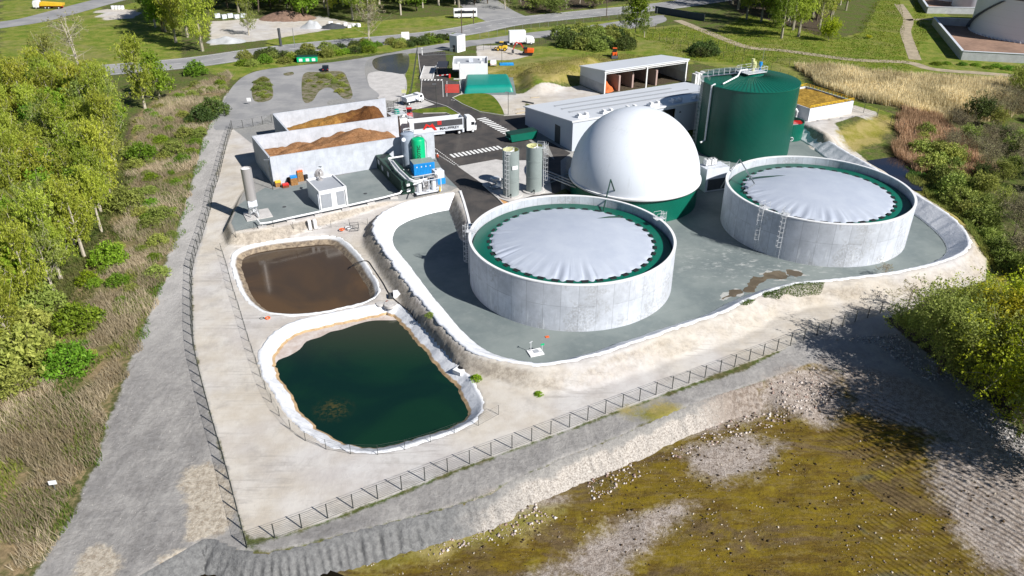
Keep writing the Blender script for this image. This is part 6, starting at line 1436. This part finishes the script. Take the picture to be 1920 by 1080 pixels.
def plant(key, x, y, s, label, cat='tree', group=None, name=None, zs=1.0, z=None, part=('trunk', 'crown')):
    tm, cm = vr.choice(PROTO[key]); bush = 'bush' in key
    t = T(name or ('bush' if bush else 'shrub' if key in ('twiggy', 'duskytree', 'darktree') and s < .8 else 'poplar_tree' if 'poplar' in key else 'tree'), label, cat, (x, y, (hz(x, y) if z is None else z) - .05), vr.uniform(0, 6.28), group); t.scale = (s, s, s * zs)
    a = bpy.data.objects.new('stem' if bush else 'trunk', tm); b = bpy.data.objects.new('foliage' if bush else 'crown', cm)
    for o in (a, b): col.objects.link(o); o.parent = t
    return t
def scatter(poly, n, dmin, avoid=()):
    P = np.array(poly); lo, hi = P.min(0), P.max(0); out = []; tries = 0
    while len(out) < n and tries < n * 40:
        tries += 1; x, y = vr.uniform(lo[0], hi[0]), vr.uniform(lo[1], hi[1])
        if sdf(poly, np.array([x]), np.array([y]))[0] > 0: continue
        if any((x - a) ** 2 + (y - b) ** 2 < dmin * dmin for a, b in out): continue
        out.append((x, y))
    return out
def at(px, py, z=LOW): p = G(px, py, z); return p.x, p.y
# --- named single trees and bushes: (kind, foot x, foot y, scale, height factor, label)
singles = [
 ('bare', 150, 132, 1.6, 1, 'large pale-limbed half-bare tree in the meadow by the highway, upper left'), ('greypoplar', 103, 172, 1.3, 1, 'thin budding tree just left of the pale-limbed tree'),
 ('poplar', 272, 203, 1.35, 1, 'tall yellow-green poplar with a white trunk at the end of the wood'), ('greentree', 300, 185, 1.2, 1, 'bushy green tree just behind the white-trunked poplar'),
 ('tallpoplar', 380, 96, 1.12, 1, 'very tall poplar with visible trunk beside the rubble yard'), ('tallpoplar', 330, 80, 1.12, 1, 'tall poplar left of the one beside the rubble yard'), ('tallpoplar', 352, 70, 1.12, 1, 'poplar standing between the two tallest at the rubble yard'), ('talltree', 305, 60, 1.12, 1, 'broad green tree left of the rubble-yard poplars'),
 ('greypoplar', 467, 66, 1.0, 1, 'thin green tree standing alone in the rubble yard'), ('bare', 692, 84, 1.4, 1, 'bare brown tree on the highway hedge'), ('greentree', 1190, 66, 1.3, 1.15, 'airy tree with several stems beside the lower road'), ('greypoplar', 1172, 60, .8, 1, 'small thin tree left of the airy tree by the lower road'), ('greypoplar', 1208, 70, .7, 1, 'thin sapling right of the airy tree by the lower road'),
 ('goldtree', 1553, 76, .8, 1, 'round golden-yellow tree on the park meadow'), ('goldtree', 1628, 72, .22, .6, 'low golden shrub on the park meadow'), ('tallpoplar', 1465, 72, 1.0, 1, 'pale-trunked poplar at the front edge of the park trees'),
 ('limebush', 165, 528, 1.0, 1, 'small vivid lime bush at the edge of the wood'), ('olivebush', 235, 388, 1.5, 1, 'broad olive bush in the scrub halfway up the gravel track'), ('bush', 205, 492, 1.35, 1, 'round green bush in the dry reeds left of the brown pond'),
 ('bush', 150, 612, 1.45, 1, 'vivid green bush in the lower scrub'), ('olivebush', 55, 690, 1.8, 1.2, 'large olive bush at the lower left edge'), ('bush', 125, 690, 1.5, .9, 'blue-green spreading bush right of the large olive bush'), ('darkbush', 400, 215, 1.5, 1, 'dark green bush beside the bend of the track'), ('darkbush', 378, 228, 1.3, 1, 'second dark bush, left of the one at the bend'), ('bush', 368, 140, 1.5, 1, 'bright round bush below the highway'),
 ('bush', 270, 305, 1.4, 1, 'green bush near the top of the scrub strip'), ('olivebush', 330, 300, 1.1, 1, 'small olive bush close to the gravel track'), ('olivebush', 300, 410, 1.1, .8, 'low grey-green bush at the track edge by the flare shadow'), ('limebush', 1010, 740, .35, .6, 'small weed clump on the toe of the basin bank'), ('limebush', 893, 712, .45, .8, 'bright weed tuft right of the green pond chamber'), ('olivebush', 808, 612, .32, .6, 'dry tuft on the bank top right of the green pond'),
 ('duskytree', 1710, 640, .8, .8, 'dusky grey-green shrub tree at the near end of the pit fence'), ('bare', 1700, 580, .7, .7, 'bare grey shrub behind the dusky shrub tree'), ('bare', 1660, 520, .5, .6, 'bare twiggy shrub on the outer bank of the basin'),
]
for k, px, py, s, zs_, lb in singles: plant(k, *at(px, py, LOW if py > 260 else 0), s, lb, 'bush' if 'bush' in k or 'shrub' in lb or 'weed' in lb or 'tuft' in lb else 'tree', zs=zs_)
# --- big trees at the right edge, near
for px, py, s, key, lb in ((1760, 700, 0.97, 'duskybig', 'olive tree at the left end of the row above the shaded bank'), (1838, 745, 0.97, 'duskybig', 'olive tree standing foremost over the shaded gravel bank'), (1900, 790, 1.12, 'goldbig', 'large yellow-green tree at the right edge above the olive pit'), (1965, 830, 1.12, 'duskybig', 'green tree at the foot of the right edge, partly cut by the frame'), (1945, 740, 1.01, 'goldbig', 'yellow-green tree behind the large one, cut by the right frame edge'), (1875, 700, 0.97, 'goldbig', 'yellow-green tree behind the foremost olive one'), (1800, 680, 0.86, 'duskybig', 'olive-green tree left of the yellow-green ones'), (1930, 660, 0.94, 'goldbig', 'tall yellow-green tree high at the right frame edge'), (1835, 650, 0.79, 'goldbig', 'smaller yellow-green tree behind the olive-green one'), (1770, 640, 0.68, 'duskybig', 'olive tree nearest the end of the wire fence'), (2010, 790, 1.05, 'duskybig', 'green tree just beyond the right frame edge'), (2000, 900, 1.05, 'duskybig', 'green tree beyond the lower right frame edge'), (1980, 700, 1.01, 'goldbig', 'yellow-green tree just beyond the right frame edge')):
    plant(key, *at(px, py), s, lb)
# --- masses
def mass(poly, n, dmin, keys, smin, smax, label, group, cat='tree', zs=(.9, 1.15)):
    pts = scatter(poly, n, dmin)
    for x, y in pts:
        k, lb = vr.choice(keys); plant(k, x, y, vr.uniform(smin, smax), lb, cat, group, zs=vr.uniform(*zs))
    return len(pts)
WOOD = Wl([(-30,350),(-30,650),(20,650),(40,600),(105,580),(140,515),(175,450),(212,385),(222,300),(225,255),(200,222),(150,215),(70,235),(-30,260)], -1)
mass(WOOD, 105, 3.9, [('poplar', 'yellow-green poplar in the dense wood left of the gravel track')] * 7 + [('greentree', 'fuller green tree in the dense wood left of the gravel track')] * 3 + [('greypoplar', 'thin pale-limbed tree in the dense wood left of the gravel track')] * 2, .8, 1.2, '', 'trees of the dense wood on the left')
mass(Wl([(20,640),(50,590),(120,560),(70,700),(10,760),(-20,760)]), 9, 3.5, [('olivebush', 'olive shrub at the lower end of the wood')], 1.1, 1.9, '', 'shrubs at the lower end of the wood', 'bush')
mass(Wl([(250,235),(300,200),(350,175),(430,140),(430,175),(395,225),(375,270),(345,330),(330,420),(300,500),(262,610),(200,640),(150,660),(120,640),(175,500),(235,400)], -1), 80, 2.8, [('olivebush', 'low olive shrub scattered in the dry reeds beside the track')] * 3 + [('bush', 'low green shrub scattered in the dry reeds beside the track')] * 2, .35, .95, '', 'shrubs in the scrub strip beside the track', 'bush', (.6, .9))
mass(W([(285,40),(330,10),(500,-25),(700,-20),(1000,-40),(900,16),(760,26),(700,44),(600,38),(520,32),(480,30),(400,26),(345,45),(300,70)], 0), 110, 6, [('talltree', 'green tree in the belt behind the rubble yard and highway')] * 4 + [('tallpoplar', 'yellow-green tree in the belt behind the rubble yard and highway')] * 2 + [('tallthin', 'budding tree in the belt behind the rubble yard and highway')] * 2 + [('talldark', 'dark tree in the belt behind the rubble yard and highway')] * 1, .8, 1.25, '', 'trees of the belt behind the highway')
mass(W([(960,-30),(1240,-30),(1190,6),(1100,18),(990,30),(940,20)], 0), 34, 6, [('bare', 'bare twiggy tree above the highway at top centre')] * 3 + [('duskytree', 'dusky budding tree above the highway at top centre')] * 2, .9, 1.4, '', 'bare trees above the highway', zs=(.6, .8))
mass(W([(1340,20),(1370,-30),(1570,-30),(1590,20),(1530,60),(1490,72),(1430,62),(1385,44)], 0), 44, 4.6, [('tallpoplar', 'pale-trunked yellow-green tree in the park grove')] * 3 + [('talltree', 'green tree in the park grove')] + [('tallthin', 'dusky tree in the park grove')] * 2, .85, 1.15, '', 'trees of the park grove')
mass(W([(1040,72),(1100,62),(1160,66),(1185,78),(1170,92),(1120,96),(1060,90),(1030,82)], 0), 26, 3.2, [('olivebush', 'olive bush of the thicket behind the excavator')] * 2 + [('darkbush', 'dark bush of the thicket behind the excavator')], 1.2, 1.8, '', 'bushes of the thicket behind the excavator', 'bush')
mass(W([(1290,90),(1330,96),(1345,108),(1300,106)], 0), 5, 3, [('darkbush', 'dark bush on the meadow beside the green fence')], .9, 1.4, '', 'bushes beside the green fence', 'bush')
mass(W([(455,108),(560,95),(700,82),(860,68),(860,76),(700,98),(600,110),(500,122),(455,125)], 0), 48, 2.6, [('darkbush', 'dark bush of the highway hedge')] * 2 + [('bush', 'green bush of the highway hedge')] + [('olivebush', 'olive bush of the highway hedge')], .7, 1.2, '', 'bushes of the hedge below the highway', 'bush', (.6, .9))
mass(Wl([(1790,245),(1930,180),(1990,190),(2040,560),(1900,520),(1880,430),(1820,340),(1760,280)], -2.5), 60, 3.8, [('twiggy', 'brown twiggy shrub of the thicket beyond the stream')] * 4 + [('duskytree', 'dusky olive tree of the thicket beyond the stream')] * 3 + [('darktree', 'dark tree of the thicket beyond the stream')], .42, .75, '', 'trees of the thicket beyond the stream')
mass(W([(20,225),(90,205),(160,200),(215,215),(222,240),(150,240),(60,250),(20,250)], 0), 22, 4.5, [('poplar', 'yellow-green poplar at the far end of the left wood')] * 3 + [('greypoplar', 'thin budding tree at the far end of the left wood')], .85, 1.15, '', 'trees at the far end of the left wood')
mass(Wl([(1730,250),(1780,300),(1850,400),(1880,470),(1900,520),(1830,440),(1770,350),(1720,290)], -2.5), 22, 3, [('olivebush', 'olive bush along the far bank of the stream')], .8, 1.5, '', 'bushes along the stream bank', 'bush')
mass(W([(1755,118),(1930,128),(1930,133),(1755,122)], 0), 16, 3, [('bush', 'green bush at the foot of the far bund')], .6, .9, '', 'bushes at the foot of the far bund', 'bush', (.4, .6))

mass(W([(476,150),(494,148),(506,160),(508,182),(490,188),(478,182)], 0), 12, 1.5, [('olivebush', 'low shrub on the left traffic island')], .35, .7, '', 'shrubs on the left traffic island', 'bush', (.4, .7))
mass(W([(572,142),(600,138),(640,137),(655,175),(640,175),(620,160),(600,165),(575,184)], 0), 16, 1.8, [('olivebush', 'low shrub on the middle traffic island')], .3, .6, '', 'shrubs on the middle traffic island', 'bush', (.4, .7))
# --- reeds, dry grass and meadow tufts: uncountable
def blades(name, poly, n, hmin, hmax, wd, c1, c2, label, lean=.35, patch=6., thr=0, seed=0, z=None, holes=()):
    r = np.random.RandomState(seed); P = np.array(poly); lo, hi = P.min(0), P.max(0)
    A = r.rand(n * 4, 2) * (hi - lo) + lo; ok = sdf(poly, A[:, 0], A[:, 1]) + (vnoise(A[:, 0], A[:, 1], 3, seed) - .5) * 3 < 0
    for hp in holes: ok &= sdf(hp, A[:, 0], A[:, 1]) > 0
    if thr: ok &= (vnoise(A[:, 0], A[:, 1], patch, seed + 5) > thr)
    A = A[ok][:n]; n = len(A); hh = hmin + (hmax - hmin) * r.rand(n) * (.5 + .8 * vnoise(A[:, 0], A[:, 1], patch, seed + 9))
    zz = hzv(A[:, 0], A[:, 1]); az = r.rand(n) * 6.283; w_ = wd * (.6 + .8 * r.rand(n))
    wind = np.array([-.5, .25]); L_ = (r.normal(size=(n, 2)) * .5 + wind) * lean * hh[:, None]
    dx, dy = np.cos(az) * w_, np.sin(az) * w_
    B = np.c_[A, zz - .03]; V = np.stack([B - np.c_[dx, dy, 0 * dx], B + np.c_[dx, dy, 0 * dx], B + np.c_[L_[:, 0] + dx * .25, L_[:, 1] + dy * .25, hh], B + np.c_[L_[:, 0] - dx * .25, L_[:, 1] - dy * .25, hh]], 1).reshape(-1, 3)
    t_ = np.clip(vnoise(A[:, 0], A[:, 1], patch, seed + 3) * 1.4 - .2 + r.normal(size=n) * .15, 0, 1); c_ = np.ones((n, 4)); c_[:, 0] = t_; c_[:, 1] = r.rand(n)
    o = np_mesh(name, V, np.arange(n * 4).reshape(n, 4), leaf_mat(name + '_stalks', c1, c2), None, False, {'leaf': np.repeat(c_, 4, 0)})
    return tag(o, label, 'ground cover', kind='stuff')
SCR = Wl([(10,760),(60,690),(120,640),(165,560),(200,470),(235,400),(245,300),(265,235),(320,190),(430,142),(428,178),(400,224),(380,270),(345,380),(305,495),(262,620),(228,705),(205,762),(170,860),(130,955),(60,1075),(-60,1090),(-60,800)], -1.3)
blades('dry_reeds', SCR, 70000, .3, 1.25, .035, (.34, .28, .17), (.64, .54, .37), 'tan dry reeds and grasses filling the scrub strip left of the gravel track', thr=.36, seed=1, lean=.7)
blades('rough_grass', SCR, 60000, .2, .7, .045, (.08, .14, .015), (.24, .27, .05), 'rough green grass growing through the dry reeds', thr=.36, seed=2, patch=5)
blades('wood_undergrowth', Wl([(-60,250),(240,230),(240,420),(160,560),(60,680),(-60,760)], -1), 22000, .3, 1.0, .07, (.05, .07, .015), (.14, .14, .04), 'mixed green undergrowth on the floor of the left wood', seed=3)
blades('reed_bed', W([(1487,124),(1550,130),(1680,143),(1800,150),(1960,158),(1960,200),(1860,215),(1780,212),(1700,206),(1600,185),(1530,158)], 0), 42000, 1.2, 2.6, .08, (.42, .33, .20), (.70, .57, .38), 'pale dry reed bed on the right beyond the plant', seed=4, lean=.25)
blades('reed_clumps', Wl([(1690,218),(1760,225),(1830,270),(1860,330),(1780,335),(1720,315),(1690,300),(1672,282)], -2), 16000, 1.0, 2.2, .07, (.34, .24, .13), (.58, .42, .25), 'dry reed clumps beside the dark stream', seed=6)
blades('stream_bank_grass', Wl([(1700,315),(1740,330),(1800,385),(1860,450),(1930,520),(1930,560),(1850,500),(1780,420),(1715,350)], -2.5), 14000, .3, .9, .06, (.06, .12, .015), (.25, .22, .06), 'green and brown grass along the stream bank', seed=7)
blades('bank_grass', W([(1370,578),(1440,556),(1500,538),(1545,536),(1480,550),(1395,582)], -.6), 5000, .1, .3, .04, (.09, .15, .015), (.17, .22, .03), 'strip of green grass on the outer bank of the basin', seed=8, lean=.5)
blades('verge_grass', Wl([(300,495),(345,380),(380,270),(400,224),(408,232),(388,285),(352,390),(312,500),(270,625),(235,712),(212,770),(205,762),(262,620)], -1.3), 9000, .15, .5, .05, (.07, .15, .01), (.14, .22, .02), 'bright green verge along the gravel track', thr=.5, seed=9, patch=8)
blades('mound_grass', W([(930,130),(1000,112),(1100,95),(1180,95),(1240,105),(1100,118),(1080,146),(1030,150),(1000,150)], 1), 12000, .1, .35, .07, (.22, .19, .06), (.30, .28, .08), 'dry yellowish grass on the mound beside the shed', seed=10)
blades('meadow_grass', W([(1180,58),(1290,48),(1340,62),(1400,30),(1600,75),(1640,0),(1730,0),(1740,60),(1700,140),(1480,125),(1290,112)], 0), 26000, .12, .4, .12, (.13, .20, .012), (.28, .32, .03), 'green meadow grass of the park', seed=12, holes=[W([(1686,0),(1712,0),(1714,40),(1710,70),(1728,116),(1700,116),(1694,70),(1698,40)], 0)])

# --- stones
def stones(name, poly, n, smin, smax, c1, c2, label, seed=0, thr=0, patch=5.):
    r = np.random.RandomState(seed); P = np.array(poly); lo, hi = P.min(0), P.max(0); A = r.rand(n * 4, 2) * (hi - lo) + lo
    ok = sdf(poly, A[:, 0], A[:, 1]) < 0
    if thr: ok &= vnoise(A[:, 0], A[:, 1], patch, seed + 2) > thr
    A = A[ok][:n]; n = len(A); g_ = (1 + 5 ** .5) / 2
    ico = np.array([(1, 1, 1), (-1, 1, 1), (-1, -1, 1), (1, -1, 1), (1, 1, -1), (-1, 1, -1), (-1, -1, -1), (1, -1, -1)]) * .6
    s = smin + (smax - smin) * r.rand(n) ** 4; D_ = ico[None] * (.6 + .8 * r.rand(n, 8, 1)) * s[:, None, None] * np.array([1, .8, .65])
    az = r.rand(n) * 6.28; cs, sn = np.cos(az)[:, None], np.sin(az)[:, None]; X = D_[:, :, 0] * cs - D_[:, :, 1] * sn; Y = D_[:, :, 0] * sn + D_[:, :, 1] * cs
    zz = hzv(A[:, 0], A[:, 1]); V = np.stack([X + A[:, :1], Y + A[:, 1:], D_[:, :, 2] + zz[:, None] + .02], -1).reshape(-1, 3)
    q = np.array([(0, 1, 2, 3), (7, 6, 5, 4), (0, 4, 5, 1), (1, 5, 6, 2), (2, 6, 7, 3), (3, 7, 4, 0)]); F_ = (q[None] + (np.arange(n) * 8)[:, None, None]).reshape(-1, 4)
    c_ = np.ones((n, 4)); c_[:, 0] = r.rand(n); nm = NT(name, .9, 0, .2); nm.color(nm.mix(nm.sep(nm.attr('leaf').outputs['Color'], True)[0], c1, c2))
    return tag(np_mesh(name, V, F_, nm.m, None, False, {'leaf': np.repeat(c_, 8, 0)}), label, 'stones', kind='stuff')
PB = [tuple(p) for p in inset(np.array(PITf), 2.2)]
stones('pit_stones', PB, 9000, .025, .15, (.12, .08, .05), (.62, .54, .42), 'pale rubble stones strewn over the olive pit floor', 1, .42)
stones('pit_clods', PB, 5000, .03, .2, (.035, .022, .012), (.12, .08, .04), 'dark clods of mud scattered over the olive pit floor', 11, .5, 4)
stones('bank_rubble', W([(640,1060),(760,1024),(860,1000),(960,945),(1050,915),(1150,875),(1250,828),(1350,778),(1470,725),(1540,700),(1560,760),(1480,790),(1300,845),(1150,920),(980,1000),(860,1030),(740,1060)], -3.9), 5000, .03, .24, (.25, .16, .13), (.72, .66, .60), 'white and pink rubble along the foot of the embankment', 2, .35)
stones('shaded_rubble', Wl([(1540,640),(1640,650),(1760,740),(1860,830),(1930,900),(1930,830),(1800,720),(1680,630)], -2.3), 3000, .04, .22, (.2, .17, .15), (.6, .57, .55), 'stones on the shaded gravel bank under the big trees', 3, .3)
stones('track_gravel', TRACKL, 2500, .02, .07, (.3, .28, .26), (.6, .57, .53), 'loose gravel on the track', 4)
M['spoil'] = plain('spoil_earth', (.22, .14, .10), .95, 0, .3, .8, .4)
dbr = W([(520,33),(570,28),(660,40),(640,48),(560,44)], 0)
for px, py, w_, h_, lb, mt in ((540, 35, 22, 3.0, 'long brown spoil heap in the rubble yard', 'spoil'), (585, 52, 9, 3.0, 'grey gravel heap in the rubble yard', 'concrete'), (625, 52, 10, 1.8, 'dark grey heap right of the gravel heap', 'dark'), (425, 78, 14, 1.6, 'low bluish gravel heap beside the rubble-yard gate', 'concrete')):
    p = G(px, py, 0); tag(heap('spoil_heap', None, mound_fn(p.x, p.y, w_, w_ * .6, h_, int(px)), 26, 20, M[mt]), lb, 'heap')
rr_ = random.Random(9)
for k, (px, py) in enumerate(((620, 46), (634, 48), (648, 47), (662, 49), (672, 50), (655, 52))):
    p = G(px, py, 0); o = MB().box(0, 0, 0, rr_.uniform(1.2, 2.2), 1.2, rr_.uniform(.8, 1.6), rr_.uniform(0, 3)).build('concrete_block', M['white'], None, bevel=.1); o.location = p; tag(o, 'white concrete block in the row behind the dark heap', 'block', 'white blocks in the rubble yard')
for k, px in enumerate((408, 420, 432, 444, 456)):
    p = G(px, 33 + (k % 2) * 2, 0); o = MB().box(0, 0, 0, 2.0, 1.2, 1.5, rr_.uniform(0, 1)).build('scrap_block', M['offwhite']); o.location = p; tag(o, 'pale block in the scrap row behind the green tree in the yard', 'block', 'pale scrap row at the rubble yard')
for k, px in enumerate((212, 218, 224, 230)):
    p = G(px, 17, 0); o = MB().cyl(0, 0, 0, .7, 1.3, 14).build('wrapped_bale', M['white']); o.location = p; tag(o, 'white wrapped bale in the row on the sandy patch, upper left', 'bale', 'white bales on the sandy patch')
p = G(1022, 172, 0); t = T('tyre_pile', 'dark tyre lying on the sand before the hall roof', 'tyre', p); m = MB(); m.torus((0, 0, .3), 1.2, .3, 20); m.build('tyre', M['black'], t)
p = G(990, 193, 0); tag((lambda o: (setattr(o, 'location', p), o)[1])(MB().box(0, 0, 0, 3.4, .4, .3, -.6).build('beam', M['dark'])), 'dark beam lying on the sand left of the hall', 'beam')
for k, (px, py, lb) in enumerate(((977, 205, 'left pale plank on the sand beside the hall'), (1003, 183, 'upper pale plank on the sand beside the hall'), (975, 212, 'lower pale plank beside the lawn kerb'))):
    o = MB().box(0, 0, 0, 2.4, .6, .12, .3 * k).build('plank', M['sand']); o.location = G(px, py, 0); tag(o, lb, 'plank')
